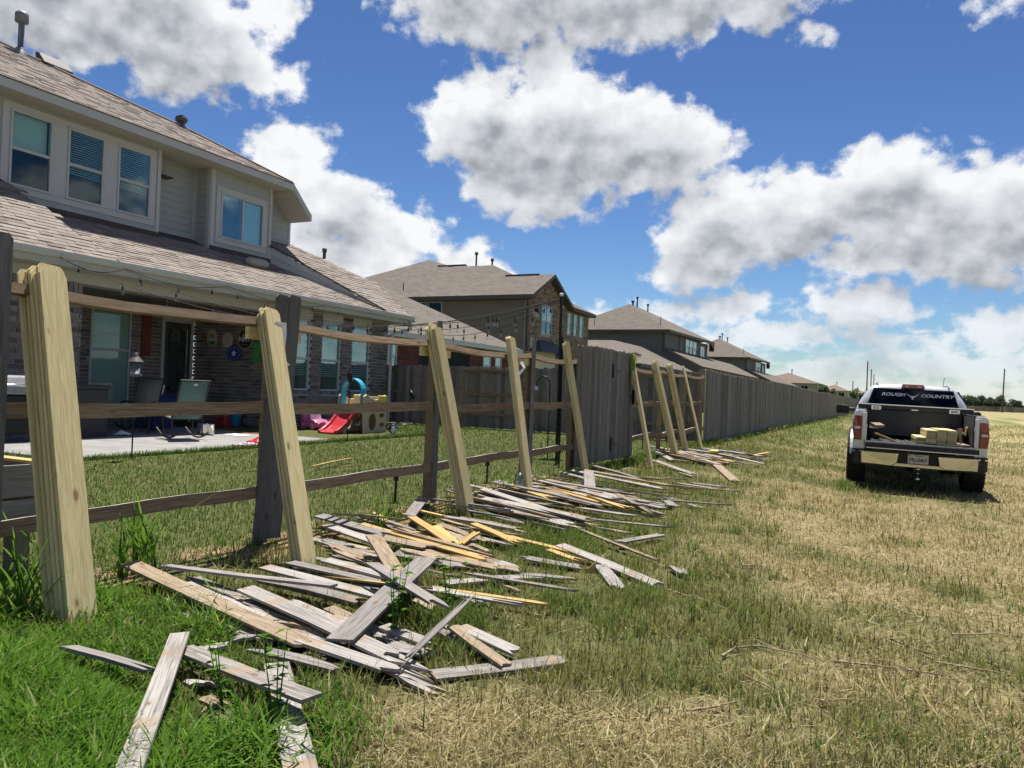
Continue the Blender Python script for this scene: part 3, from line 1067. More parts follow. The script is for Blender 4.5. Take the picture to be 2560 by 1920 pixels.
for s0, s1, z0, z1 in brick_course((FX, 15.1), (-17.3, 15.1), 0.10, 3.2):
    bricks.append((side_wall, 'Y', (FX - 0.07 - (s0 + s1) / 2, 15.13, (z0 + z1) / 2), s1 - s0, z1 - z0))
for s0, s1, z0, z1 in brick_course((-17.38, 9.0), (-17.38, 15.0), 0.10, 3.1, [(3.05, 4.15, 0.55, 3.0), (5.1, 6.0, 0.0, 3.0), (0.9, 2.0, 0.55, 3.0)]):
    bricks.append((back_wall, 'X', (-17.385, 9.0 + (s0 + s1) / 2, (z0 + z1) / 2), s1 - s0, z1 - z0))
# soldier course at the head of the column, rowlock sills under the windows
for k in range(22):
    bricks.append((column, 'S', (FX - 0.030, 7.67 + k * 0.096, 2.93), 0.084, 0.25))
for a, b2 in WIN:
    for k in range(int((b2 - a) / 0.095)):
        bricks.append((front_wall, 'S', (FX - 0.025, a + 0.05 + k * 0.095, WZ0 - 0.06), 0.084, 0.075))
bricks.sort(key=lambda q: (Vector(q[2]) - CAM_LOC).length + (4.0 if q[0] is back_wall else 0.0))
unit = {}
for kind, s in (('X', (0.07, 1, 1)), ('Y', (1, 0.07, 1)), ('S', (0.075, 1, 1))):
    o = MB().box((0, 0, 0), s).build('brick', M_brick)
    unit[kind] = o.data
    bpy.data.objects.remove(o)
rest = {}
cnt = 0
for parent, kind, c, ln, h in bricks:
    jit = random.uniform(-0.004, 0.005)
    c = Vector(c)
    if kind == 'Y':
        c.y -= jit
    else:
        c.x += jit
    if cnt < 295 and c.y > 8.2:
        o = link('brick', unit[kind], parent)
        o.location = c - house.location
        o.scale = (1, ln, h) if kind != 'Y' else (ln, 1, h)
        cnt += 1
    else:
        mb = rest.setdefault(parent.name, (parent, MB()))[1]
        mb.box(c, (0.07, ln, h) if kind != 'Y' else (ln, 0.07, h))
for parent, mb in rest.values():
    tag(mb.build('brick', M_brick, parent, world=True, tone=True), kind='stuff')
for a, b2 in WIN:
    make_window(house, FX - 0.10, a, b2, WZ0, WZ1, mid=1.95, blind=0.78, slat=0.06)
    MB().bb(FX - 0.12, FX - 0.004, a - 0.0, b2 + 0.0, WZ1 + 0.002, 3.268).build('head_panel', M_cream, house, world=True)
# porch: beam, ceiling, gable panel, door and windows at the back
MB().bb(-14.75, FX - 0.02, 9.70, 15.12, 3.06, 3.268).build('porch_beam', M_cream, house, world=True)
MB().bb(-14.75, FX - 0.02, 7.6, 9.70, 3.06, 3.268).build('porch_beam', M_cream, house, world=True)
MB().bb(-17.4, -14.76, 7.6, 15.12, 3.10, 3.16).build('porch_ceiling', M_ceil, house, world=True)
make_window(house, -17.36, 12.05, 13.15, 0.55, 3.0, mid=1.92, blind=0.5, slat=0.06)
make_window(house, -17.36, 9.9, 11.0, 0.55, 3.0, mid=1.92, blind=0.5, slat=0.06)
mb = MB()
mb.bb(-17.37, -17.30, 14.05, 14.13, 0.08, 2.78)
mb.bb(-17.37, -17.30, 14.98, 15.06, 0.08, 2.78)
mb.bb(-17.37, -17.298, 14.05, 15.06, 2.78, 2.90)
door = mb.build('door', M_trim, house, world=True)
MB().bb(-17.36, -17.32, 14.135, 14.975, 0.09, 2.775).build('door_leaf', M_darkpaint, door, world=True)
MB().bb(-17.318, -17.31, 14.25, 14.86, 0.9, 2.6).build('pane', M_glass, door, world=True)
MB().lathe([(0.0, 0.0), (0.03, 0.005), (0.035, 0.03), (0.0, 0.05)], c=(-17.318, 14.20, 1.06), axis='X', seg=8).build('door_knob', M_black, door, world=True)
fan = MB()
fan.lathe([(0.02, 0.2), (0.02, 0.05), (0.10, 0.04), (0.11, -0.06), (0.06, -0.12), (0, -0.12)], c=(-15.7, 12.3, 2.88), seg=12)
for k in range(5):
    an = k * 2 * math.pi / 5 + 0.3
    d = Vector((math.cos(an), math.sin(an), 0))
    fan.box(Vector((-15.7, 12.3, 2.86)) + d * 0.42, (0.56, 0.13, 0.012), rot=(R_(10), 0, an))
fan.build('ceiling_fan', M_darkpaint, house, world=True)

# ------------------------------------------------------------------ neighbouring houses
def far_shingle(name, cols, axis='x'):
    """courses of shingles seen from afar: tone per tab, a dark line under each course"""
    m, t, b = principled(name, cols[0], 0.95, 0, 0.1)
    p = t.n('ShaderNodeNewGeometry').outputs['Position']
    x, y, z = t.sep(p)
    row = t.math('MULTIPLY', z, 13.0)
    ri = t.math('FLOOR', row)
    fr = t.math('FRACT', row)
    wn = t.n('ShaderNodeTexWhiteNoise', noise_dimensions='3D')
    tab = t.math('FLOOR', t.math('MULTIPLY', t.math('ADD', t.math('ADD', x, y), t.math('MULTIPLY', ri, 0.37)), 3.0))
    t.put(wn.inputs['Vector'], t.comb(tab, ri, 1.0))
    nz = t.noise(p, 1.2, 4, 0.6)
    k = t.math('ADD', t.math('MULTIPLY', wn.outputs[0], 0.6), t.math('MULTIPLY', nz, 0.4))
    c = t.mix(k, cols[0], cols[1])
    c = t.mix(t.ramp(fr, 0.16, 0.04, 0.0, 0.55), c, (cols[0][0] * .35, cols[0][1] * .35, cols[0][2] * .35))
    t.put(b.inputs['Base Color'], c)
    return m


M_farsh = far_shingle('far_shingle', ((0.115, 0.10, 0.085), (0.18, 0.158, 0.135)))
M_farsh2 = far_shingle('far_shingle_tan', ((0.16, 0.125, 0.10), (0.22, 0.18, 0.148)))
M_brown = mottled('brown_siding', (0.165, 0.135, 0.095), (0.18, 0.15, 0.105), 3, 0.7, bstr=0.03)
M_slate = mottled('slate_siding', (0.125, 0.12, 0.112), (0.14, 0.135, 0.126), 3, 0.7, bstr=0.03)
M_tanwall = mottled('tan_wall', (0.36, 0.32, 0.25), (0.40, 0.36, 0.29), 3, 0.8, bstr=0.03)


def siding_mesh(parent, segs, mat):
    mb = MB()
    for p0, p1, z0, z1, n in segs:
        for vs in lap_boards(p0, p1, z0, z1, n, expo=0.2):
            mb.add(vs, BOXF)
    return tag(fix_normals(mb.build('siding_board', mat, parent, world=True)), kind='stuff')


def brick_mesh(parent, segs, mat, L=0.26, H=0.08):
    mb = MB()
    for p0, p1, z0, z1, n, holes in segs:
        d = Vector((p1[0] - p0[0], p1[1] - p0[1], 0))
        U = d.length
        d.normalize()
        for s0, s1, a, c in brick_course(p0, p1, z0, z1, holes, L, H, 0.014):
            cc = Vector((p0[0], p0[1], 0)) + d * ((s0 + s1) / 2) + Vector((n[0], n[1], 0)) * 0.01
            cc.z = (a + c) / 2
            mb.box(cc, (s1 - s0, 0.07, c - a), rot=(0, 0, math.atan2(d.y, d.x)))
    return tag(mb.build('brick', mat, parent, world=True, tone=True), kind='stuff')


def pipe(parent, x, y, z0, h, r=0.06, cap=True, mat=None):
    mb = MB()
    prof = [(r, 0), (r, h)]
    if cap:
        prof += [(r * 1.9, h - 0.02), (r * 1.9, h + 0.16), (0, h + 0.16)]
    else:
        prof += [(0, h)]
    mb.lathe(prof, c=(x, y, z0), seg=8)
    mb.build('roof_pipe', mat or M_darkpaint, parent, world=True)


# --- low red brick house next door
hr = empty('house', (-20.0, 29.0, 0.0), label='single storey dark red brick house behind the cross fence next door', cat='house')
core = MB().bb(-24.0, -17.24, 23.9, 34.4, 0.0, 3.3)
core = core.build('wall', M_mortar, hr, world=True)
brick_mesh(core, [((-17.2, 23.9), (-17.2, 34.4), 0.9, 3.28, (1, 0), [(0.0, 0.62, 1.1, 3.05), (2.2, 6.3, 0, 2.95), (7.55, 8.35, 1.1, 2.95), (8.75, 9.45, 1.1, 2.95)])], M_redbrick)
MB().bb(-17.225, -17.21, 26.1, 30.2, 0.0, 2.9).build('porch_shade_sheet', M_dark, hr, world=True)  # dark sheet on the wall standing in for the porch's shade
for a, b2 in ((23.92, 24.52), (31.47, 32.23), (32.67, 33.33)):
    make_window(hr, -17.16, a, b2, 1.1, 2.98, mid=2.44, blind=0.9, slat=0.12, shallow=True)
rf = MB()
za = lambda x: 3.38 + 0.5 * (-16.8 - x)
rf.poly([(-16.8, 23.3, 3.38), (-16.8, 34.9, 3.38), (-22.6, 30.3, za(-22.6)), (-22.6, 26.2, za(-22.6))])
rf.poly([(-16.8, 23.3, 3.38), (-22.6, 26.2, za(-22.6)), (-28.4, 23.3, 3.38)])
rf.poly([(-16.8, 34.9, 3.38), (-28.4, 34.9, 3.38), (-22.6, 30.3, za(-22.6))])
rf.poly([(-28.4, 23.3, 3.38), (-22.6, 26.2, za(-22.6)), (-22.6, 30.3, za(-22.6)), (-28.4, 34.9, 3.38)])
roof = fix_normals(rf.build('roof', M_farsh, hr, world=True))
mb = MB()
mb.bb(-16.80, -16.76, 23.3, 34.9, 3.18, 3.37)
mb.bb(-17.24, -16.80, 23.3, 34.9, 3.18, 3.20)
mb.bb(-28.4, -16.76, 23.26, 23.3, 3.18, 3.37)
mb.build('fascia', M_gutter, hr, world=True)

# --- two storey house with a brick gable
h2 = empty('house', (-22.0, 43.0, 0.0), label='two storey house with brown siding and a mottled brick gable wall', cat='house')
mb = MB()
mb.bb(-30.0, -18.46, 38.85, 48.2, 0.0, 6.6)
mb.prism([(-18.46, 38.85, 6.6), (-18.46, 44.0, 6.6), (-18.46, 41.42, 8.0)], (-3.0, 0, 0))
core = mb.build('wall', M_mortar, h2, world=True)
siding_mesh(core, [((-30.0, 38.85), (-18.62, 38.85), 0.0, 6.6, (0, -1))], M_brown)
holes = [(1.65, 3.2, 4.62, 6.42), (5.6, 6.25, 4.95, 6.35), (6.65, 7.3, 4.95, 6.35), (7.65, 8.35, 4.95, 6.35), (0.35, 4.2, 0, 4.3)]
segs = [((-18.42, 38.85), (-18.42, 48.2), 2.4, 6.62, (1, 0), holes)]
zz = 6.64
while zz < 7.85:
    w = (8.0 - zz) * 2.58 / 1.4
    segs.append(((-18.42, 41.42 - w), (-18.42, 41.42 + w), zz, zz + 0.09, (1, 0), []))
    zz += 0.094
brick_mesh(core, segs, M_mixbrick)
MB().bb(-18.52, -18.36, 38.72, 38.87, 1.5, 6.5).build('corner_trim', M_darkpaint, h2, world=True)
MB().bb(-18.52, -18.39, 48.14, 48.25, 1.5, 6.5).build('corner_trim', M_darkpaint, h2, world=True)
# roof
yb = lambda y: 6.70 + 0.52 * (y - 38.4)
rf = MB()
rf.poly([(-36.0, 38.4, 6.70), (-17.98, 38.4, 6.70), (-17.98, 41.4, yb(41.4)), (-20.6, 41.4, yb(41.4)), (-23.2, 43.45, yb(43.45)), (-26.5, 43.45, yb(43.45)), (-29.2, 45.1, yb(45.1))])
rf.poly([(-17.98, 41.4, yb(41.4)), (-17.98, 44.4, 6.70), (-20.8, 44.4, 6.70), (-20.6, 41.4, yb(41.4))])
rf.poly([(-17.98, 44.4, 6.68), (-17.98, 48.5, 6.62), (-21.5, 48.5, 8.3), (-23.2, 43.45, yb(43.45)), (-20.6, 41.4, yb(41.4) - 0.02)])
rf.poly([(-23.2, 43.45, yb(43.45)), (-21.5, 48.5, 8.3), (-30.0, 52.5, 6.7), (-29.2, 45.1, yb(45.1)), (-26.5, 43.45, yb(43.45))])
rf.poly([(-36.0, 38.4, 6.70), (-29.2, 45.1, yb(45.1)), (-30.0, 52.5, 6.7), (-36.0, 52.5, 6.7)])
roof = fix_normals(rf.build('roof', M_farsh, h2, world=True))
mb = MB()
mb.bb(-36.0, -17.98, 38.36, 38.40, 6.46, 6.69)
mb.bb(-30.0, -18.0, 38.40, 38.84, 6.46, 6.48)
mb.prism([(-17.98, 38.36, 6.69), (-17.98, 41.4, yb(41.4) - .01), (-17.98, 41.4, yb(41.4) - .22), (-17.98, 38.36, 6.47)], (0.03, 0, 0))
mb.prism([(-17.98, 44.44, 6.69), (-17.98, 41.4, yb(41.4) - .01), (-17.98, 41.4, yb(41.4) - .22), (-17.98, 44.44, 6.47)], (0.031, 0, 0))
mb.prism([(-17.98, 44.44, 6.67), (-17.98, 48.5, 6.61), (-17.98, 48.5, 6.40), (-17.98, 44.44, 6.46)], (0.03, 0, 0))
mb.prism([(-18.44, 41.4, yb(41.4) - .2), (-18.44, 44.44, 6.48), (-18.44, 44.44, 6.46), (-18.44, 41.4, yb(41.4) - .22)], (0.455, 0, 0))
mb.prism([(-18.44, 44.44, 6.46), (-18.44, 48.5, 6.42), (-18.44, 48.5, 6.40), (-18.44, 44.44, 6.44)], (0.455, 0, 0))
mb.build('fascia', M_darkpaint, h2, world=True)
aw = make_window(h2, -18.36, 40.55, 42.0, 4.65, 6.40, mid=5.43, blind=0.5, slat=0.12, shallow=True)
MB().bb(-18.40, -18.335, 41.25, 41.31, 4.70, 6.35).build('mullion', M_trim, aw, world=True)
for a, b2 in ((44.46, 45.08), (45.51, 46.14), (46.51, 47.18)):
    make_window(h2, -18.36, a, b2, 4.96, 6.34, blind=0.95, slat=0.12, shallow=True)
make_window(h2, -18.36, 39.4, 40.9, 1.2, 2.6, blind=0.3, slat=0.12, shallow=True)
make_window(h2, -18.36, 41.2, 42.7, 1.2, 2.6, blind=0.3, slat=0.12, shallow=True)
by = MB()
by.poly([(-18.35, 40.2, 4.34), (-18.35, 42.4, 4.34), (-17.6, 42.95, 3.55), (-17.6, 39.2, 3.55)])
by.poly([(-18.35, 40.2, 4.34), (-17.6, 39.2, 3.55), (-18.4, 39.0, 3.55)])
by.poly([(-18.35, 42.4, 4.34), (-18.4, 43.2, 3.55), (-17.6, 42.95, 3.55)])
fix_normals(by.build('bay_roof', M_darkpaint, h2, world=True))
mb = MB()
for (x0, x1, z0, z1) in ((-26.1, -25.15, 5.2, 6.42), (-25.0, -24.05, 5.2, 6.42)):
    mb.bb(x0, x1, 38.78, 38.83, z0, z1)
fr = mb.build('window', M_trim, h2, world=True)
for (x0, x1, z0, z1) in ((-26.05, -25.2, 5.25, 6.37), (-24.95, -24.1, 5.25, 6.37)):
    MB().bb(x0, x1, 38.765, 38.778, z0, z1).build('pane', M_tint, fr, world=True)
pipe(h2, -25.0, 44.4, 9.5, 0.75)
pipe(h2, -23.8, 44.4, 9.4, 0.38)
pipe(h2, -27.4, 39.6, 7.2, 0.55, 0.035, False)
mb = MB()
mb.bb(-27.5, -25.4, 43.6, 43.9, 9.42, 9.50)
mb.bb(-21.2, -19.0, 41.30, 41.55, 8.24, 8.31)
mb.build('ridge_vent', M_darkpaint, h2, world=True)


# --- the grey pair further on, alike
def grey_house(dy, label, wing):
    h = empty('house', (-22.0, 72.0 + dy, 0.0), label=label, cat='house', group='dark grey two storey houses along the fence')
    o = lambda y: y + dy
    core = MB()
    core.bb(-26.0, -18.05, o(66.05), o(83.0), 0.0, 7.1)
    core.prism([(-18.05, o(66.05), 0.0), (-14.9, o(66.05), 0.0), (-14.9, o(66.05), 4.05), (-18.05, o(66.05), 5.55)], (0, 30.0, 0))
    core = core.build('wall', M_slate, h, world=True)
    siding_mesh(core, [((-26.0, o(66.05)), (-18.15, o(66.05)), 0.0, 7.1, (0, -1)), ((-18.05, o(66.2)), (-18.05, o(82.9)), 5.5, 7.1, (1, 0))], M_slate)
    for y0, y1 in ((65.95, 66.35), (71.0, 71.8), (78.2, 79.2), (82.5, 83.05)):
        MB().bb(-18.2, -17.98, o(y0), o(y1), 5.3, 7.1).build('wall_trim', M_darkpaint, h, world=True)
    rf = MB()
    E = 7.18
    rf.poly([(-28.3, o(65.5), E), (-17.5, o(65.5), E), (-22.9, o(70.9), 10.1)])
    rf.poly([(-17.5, o(65.5), E), (-17.5, o(84.0), E + .25), (-22.9, o(76.0), 10.1), (-22.9, o(70.9), 10.1)])
    rf.poly([(-17.5, o(84.0), E + .25), (-28.3, o(84.0), E), (-22.9, o(76.0), 10.1)])
    rf.poly([(-28.3, o(65.5), E), (-22.9, o(70.9), 10.1), (-22.9, o(76.0), 10.1), (-28.3, o(84.0), E)])
    fix_normals(rf.build('roof', M_farsh, h, world=True))
    mb = MB()
    mb.bb(-28.3, -17.5, o(65.46), o(65.5), E - .26, E - .01)
    mb.prism([(-17.5, o(65.46), E - .01), (-17.5, o(84.04), E + .24), (-17.5, o(84.04), E - .5), (-17.5, o(82.0), E - .05), (-17.5, o(65.46), E - .26)], (0.05, 0, 0))
    mb.bb(-18.0, -17.5, o(84.0), o(84.1), E - .75, E + .24)
    mb.build('fascia', M_darkpaint, h, world=True)
    lr = MB()
    lr.poly([(-18.02, o(65.9), 5.70), (-14.6, o(65.9), 4.03), (-14.6, o(97.0), 4.03), (-18.02, o(97.0), 5.70)])
    lr.prism([(-18.02, o(65.9), 5.69), (-14.6, o(65.9), 4.02), (-14.6, o(65.9), 3.80), (-18.02, o(65.9), 5.47)], (0, -0.05, 0))
    fix_normals(lr.build('lower_roof', M_farsh, h, world=True))
    for a, b2 in ((73.3, 74.8), (74.9, 76.3), (76.4, 77.9)):
        make_window(h, -17.95, o(a), o(b2), 5.55, 6.95, mid=6.25, blind=0.5, slat=0.14, shallow=True)
    make_window(h, -17.95, o(79.6), o(81.8), 5.4, 6.75, blind=0.6, slat=0.14, vertical=True, shallow=True)
    pipe(h, -22.8, o(73.0), 9.9, 1.0, 0.07)
    pipe(h, -22.6, o(76.0), 9.8, 0.75, 0.07)
    pipe(h, -22.9, o(71.9), 9.9, 0.5, 0.09)
    pipe(h, -18.6, o(66.6), 7.7, 0.7, 0.035, False)
    if wing:
        pipe(h, -24.8, o(66.6), 7.7, 0.7, 0.035, False)
        wg = MB()
        wg.poly([(-24.0, o(50.0), 3.55), (-15.2, o(50.0), 3.5), (-19.8, o(57.6), 5.62), (-24.0, o(57.6), 5.62)])
        wg.poly([(-15.2, o(50.0), 3.5), (-15.2, o(65.9), 3.5), (-19.8, o(65.9), 5.62), (-19.8, o(57.6), 5.62)])
        fix_normals(wg.build('wing_roof', M_farsh, h, world=True))
        mb = MB()
        mb.bb(-24.0, -15.16, o(49.96), o(50.0), 3.28, 3.49)
        mb.bb(-15.2, -15.16, o(50.0), o(65.8), 3.28, 3.49)
        mb.build('fascia', M_darkpaint, h, world=True)
        MB().bb(-24.0, -15.6, o(50.4), o(65.9), 0.0, 3.4).build('wing_wall', M_slate, h, world=True)
        MB().box((-16.75, o(54.2), 4.36), (0.35, 0.7, 0.12), rot=(0, R_(25), 0)).build('roof_vent', M_darkpaint, h, world=True)
    return h


grey_house(0.0, 'dark grey sided two storey house with a low shingled wing, beyond the brick gable', True)
grey_house(42.0, 'dark grey sided two storey house, smaller and farther along the fence', False)


def plain_house(x0, x1, y0, y1, zw, zr, label, wall, over=0.5, ridge=0.5):
    h = empty('house', ((x0 + x1) / 2, (y0 + y1) / 2, 0), label=label, cat='house', group='far houses down the fence')
    core = MB().bb(x0 + over, x1 - over, y0 + over, y1 - over, 0, zw).build('wall', wall, h, world=True)
    xm, ym, k = (x0 + x1) / 2, (y0 + y1) / 2, (y1 - y0) * 0.5 * ridge
    r = MB()
    a, b2 = (xm, ym - k, zr), (xm, ym + k, zr)
    r.poly([(x0, y0, zw), (x1, y0, zw), a])
    r.poly([(x1, y0, zw), (x1, y1, zw), b2, a])
    r.poly([(x1, y1, zw), (x0, y1, zw), b2])
    r.poly([(x0, y1, zw), (x0, y0, zw), a, b2])
    r.poly([(x0, y0, zw - .02), (x0, y1, zw - .02), (x1, y1, zw - .02), (x1, y0, zw - .02)])
    fix_normals(r.build('roof', M_farsh2, h, world=True))
    for i in range(3):
        xx = x0 + over + (i + 0.7) * (x1 - x0 - 2 * over) / 3.4
        w = MB().bb(xx - 0.7, xx + 0.7, y0 + over - 0.06, y0 + over - 0.01, zw - 2.0, zw - 0.4).build('window', M_trim, h, world=True)
        MB().bb(xx - 0.6, xx - 0.05, y0 + over - 0.08, y0 + over - 0.062, zw - 1.9, zw - 0.5).build('pane', M_tint, w, world=True)
        MB().bb(xx + 0.05, xx + 0.6, y0 + over - 0.08, y0 + over - 0.062, zw - 1.9, zw - 0.5).build('pane', M_tint, w, world=True)
    pipe(h, xm + 0.6, ym - k, zr - 0.2, 0.7, 0.08)
    return h


plain_house(-24.0, -11.9, 150.0, 168.0, 4.9, 6.9, 'tan roofed house with pale windows rising behind the far end of the fence', M_tanwall)
plain_house(-17.5, -9.8, 210.0, 226.0, 4.7, 6.3, 'low pale tan house beyond the tan roofed one', M_tanwall)
plain_house(-14.0, -7.2, 262.0, 276.0, 5.0, 6.4, 'farthest small tan house, left of the truck roof', M_tanwall)

# ------------------------------------------------------------------ fences
FXN = -4.30                                   # line of the near fence


def board_mesh(L, w, th, ear=0.0, name='picket', jag=0.0, rnd=random, both=False, bow=0.0, mat=None):
    """plank along +X from 0 to L, width along Y, thickness along Z; ear = clipped corners at the far end, jag = broken end"""
    def end(x, sgn, kind):
        if kind == 'ear':
            return [(x - sgn * ear, -w / 2), (x, -w / 2 + ear * 0.75), (x, w / 2 - ear * 0.75), (x - sgn * ear, w / 2)]
        if kind == 'jag':
            n = 5
            return [(x - sgn * rnd.uniform(0, jag), -w / 2 + w * i / (n - 1)) for i in range(n)]
        return [(x, -w / 2), (x, w / 2)]
    k0 = 'jag' if (jag and both) else ('ear' if both and ear else 'flat')
    k1 = 'ear' if ear else ('jag' if jag else 'flat')
    a = end(0.0, -1, k0)
    b2 = end(L, 1, k1)
    # longitudinal stations so that a bow or grain shading follows the board
    outline = a[::-1] + []
    pts = [(p[0], p[1]) for p in a] + []
    loop = a[::-1]                                   # left end from +w to -w
    loop = [(x, y) for x, y in loop] + [(L * 0.5, -w / 2)] + b2 + [(L * 0.5, w / 2)]
    n = len(loop)
    z = lambda x: bow * math.sin(math.pi * min(max(x / L, 0), 1))
    vs = [(x, y, -th / 2 + z(x)) for x, y in loop] + [(x, y, th / 2 + z(x)) for x, y in loop]
    fs = [tuple(range(n))[::-1], tuple(range(n, 2 * n))]
    for i in range(n):
        j = (i + 1) % n
        fs.append((i, j, n + j, n + i))
    me = bpy.data.meshes.new(name)
    me.from_pydata(vs, [], fs)
    if mat:
        me.materials.append(mat)
    me.update()
    bm = bmesh.new()
    bm.from_mesh(me)
    bmesh.ops.recalc_face_normals(bm, faces=bm.faces)
    bm.to_mesh(me)
    bm.free()
    return me


def frame_xyz(xdir, zdir):
    """rotation whose local X runs along xdir and local Z faces zdir as far as it can"""
    x = Vector(xdir).normalized()
    z = Vector(zdir)
    z = (z - x * z.dot(x)).normalized()
    y = z.cross(x)
    return Matrix((x, y, z)).transposed()


def put(name, me, p, xdir, zdir, parent=None):
    o = bpy.data.objects.new(name, me)
    COL.objects.link(o)
    m = Matrix.Translation(Vector(p)) @ frame_xyz(xdir, zdir).to_4x4()
    if parent is not None:
        o.parent = parent
        m = Matrix.Translation(-origin_of(parent)) @ m
    o.matrix_basis = m
    return o


def rail_mesh(L, w=0.088, th=0.036, sag=0.0, n=8, mat=None):
    """rail along +X, on edge (w is its height along Y), sagging under its own weight"""
    vs, fs = [], []
    for i in range(n + 1):
        x = L * i / n
        s = -sag * math.sin(math.pi * i / n) + 0.004 * math.sin(i * 1.7)
        for y, z in ((-w / 2, -th / 2), (w / 2, -th / 2), (w / 2, th / 2), (-w / 2, th / 2)):
            vs.append((x, y + s, z))
    for i in range(n):
        for k in range(4):
            k2 = (k + 1) % 4
            fs.append((i * 4 + k, (i + 1) * 4 + k, (i + 1) * 4 + k2, i * 4 + k2))
    fs += [(0, 1, 2, 3), tuple(n * 4 + k for k in (3, 2, 1, 0))]
    me = bpy.data.meshes.new('rail')
    me.from_pydata(vs, [], fs)
    me.materials.append(mat or M_rail)
    me.update()
    bm = bmesh.new()
    bm.from_mesh(me)
    bmesh.ops.recalc_face_normals(bm, faces=bm.faces)
    bm.to_mesh(me)
    bm.free()
    return me


UPV, OUT, ALONG = Vector((0, 0, 1)), Vector((1, 0, 0)), Vector((0, 1, 0))
frame = empty('bare_fence', (FXN, 7.0, 0.0), label='stripped old fence of posts and three bare rails', cat='fence')
POSTS = [2.40, 4.52, 6.88, 9.22, 10.86, 13.62, 15.75, 17.70, 19.55]
for i, y in enumerate(POSTS):
    g = gz(FXN, y)
    lean = Vector((random.uniform(-.012, .012), random.uniform(-.012, .02), 1)).normalized()
    post = MB().box((0, 0, 0.90), (0.088, 0.088, 1.70)).build('post', M_rail, frame)
    post.matrix_basis = Matrix.Translation(Vector((FXN - 0.06, y, g)) - frame.location) @ lean.to_track_quat('Z', 'Y').to_matrix().to_4x4()
RZ = [1.70, 1.045, 0.40]
for i in range(-1, len(POSTS) - 1):
    if i == 4:
        continue
    y0, y1 = (POSTS[i] - 0.02 if i >= 0 else 0.2), POSTS[i + 1] + 0.02
    for k, z in enumerate(RZ):
        zz0, zz1 = z + gz(FXN, y0) - (0.02 if i else 0), z + gz(FXN, y1)
        zz0 += random.uniform(-.012, .012)
        zz1 += random.uniform(-.012, .012)
        d = Vector((0, y1 - y0, zz1 - zz0))
        sag = (0.03, 0.01, -0.012)[k] if i < 4 else (0.06, 0.01, -0.03)[k]
        if k == 0 and i >= 1:
            sag = 0.045
        put('rail', rail_mesh(d.length, w=0.062 if k == 0 else 0.088, sag=sag), (FXN + 0.005, y0, zz0), d, (1, 0, (0.36, 0.10, 0.14)[k]), frame)
# short sister blocks under the top rail at each post
for y in POSTS[1:4]:
    MB().bb(FXN - 0.055, FXN - 0.016, y - 0.26, y + 0.30, 1.555 + gz(FXN, y), 1.645 + gz(FXN, y)).build('rail_block', M_newpine, frame, world=True)
# pickets still nailed over the posts
pk = board_mesh(1.90, 0.142, 0.016, ear=0.028, mat=M_greypicket)
for (y, dy, tilt, dz) in ((2.425, 0.0, 0.0, 0.09), (4.40, 0.0, 0.078, 0.02), (4.545, 0.0, 0.070, 0.03), (6.86, 0.0, -0.004, 0.03), (9.22, 0.0, 0.0, 0.03)):
    o = put('picket', pk, (FXN + 0.034, y, gz(FXN, y) + dz), (0.0, tilt, 1), OUT, frame)
    if y > 6:
        o.scale = (1, 0.66, 1)

# --- gate with the fixed panel it hinges on
gate = empty('gate', (FXN, 12.2, 0.0), label='grey wooden garden gate panel with black hinges and latch', cat='gate')
rg = random.Random(4)
pm = [board_mesh(1.86, 0.138, 0.017, ear=0.03, mat=M_fencepicket) for _ in range(3)]
y = 10.86
while y < 13.55:
    dz = 0.10 + rg.uniform(-0.012, 0.015)
    put('picket', rg.choice(pm), (FXN + 0.04 + rg.uniform(-.004, .004), y, gz(FXN, y) + dz), (rg.uniform(-.004, .004), rg.uniform(-.006, .006), 1), OUT, gate)
    y += 0.1415
for z in (0.42, 1.05, 1.72):
    put('rail', rail_mesh(1.10, mat=M_rail), (FXN + 0.005, 12.42, z + 0.08), ALONG, OUT, gate)
    put('rail', rail_mesh(1.50, mat=M_rail), (FXN + 0.005, 10.88, z + 0.08), ALONG, OUT, gate)
for z in (1.60, 0.36):
    mb = MB()
    mb.prism([(0.055, 12.38, z - 0.11), (0.055, 12.43, z - 0.09), (0.055, 12.43, z - 0.03), (0.055, 12.72, z - 0.012), (0.055, 12.72, z + 0.012), (0.055, 12.43, z + 0.03), (0.055, 12.43, z + 0.09), (0.055, 12.38, z + 0.11)], (0.008, 0, 0))
    mb.tube([(0.062, 12.375, z - 0.12), (0.062, 12.375, z + 0.12)], 0.014, 6)
    for v in range(len(mb.v)):
        mb.v[v] = (mb.v[v][0] + FXN, mb.v[v][1], mb.v[v][2] + 0.08)
    mb.build('hinge', M_black, gate, world=True)
mb = MB()
mb.bb(FXN + 0.05, FXN + 0.065, 13.40, 13.62, 1.20, 1.30)
mb.bb(FXN + 0.05, FXN + 0.10, 13.50, 13.56, 1.12, 1.38)
mb.tube([(FXN + 0.08, 13.46, 1.25), (FXN + 0.08, 13.70, 1.25)], 0.012, 6)
mb.build('latch', M_black, gate, world=True)

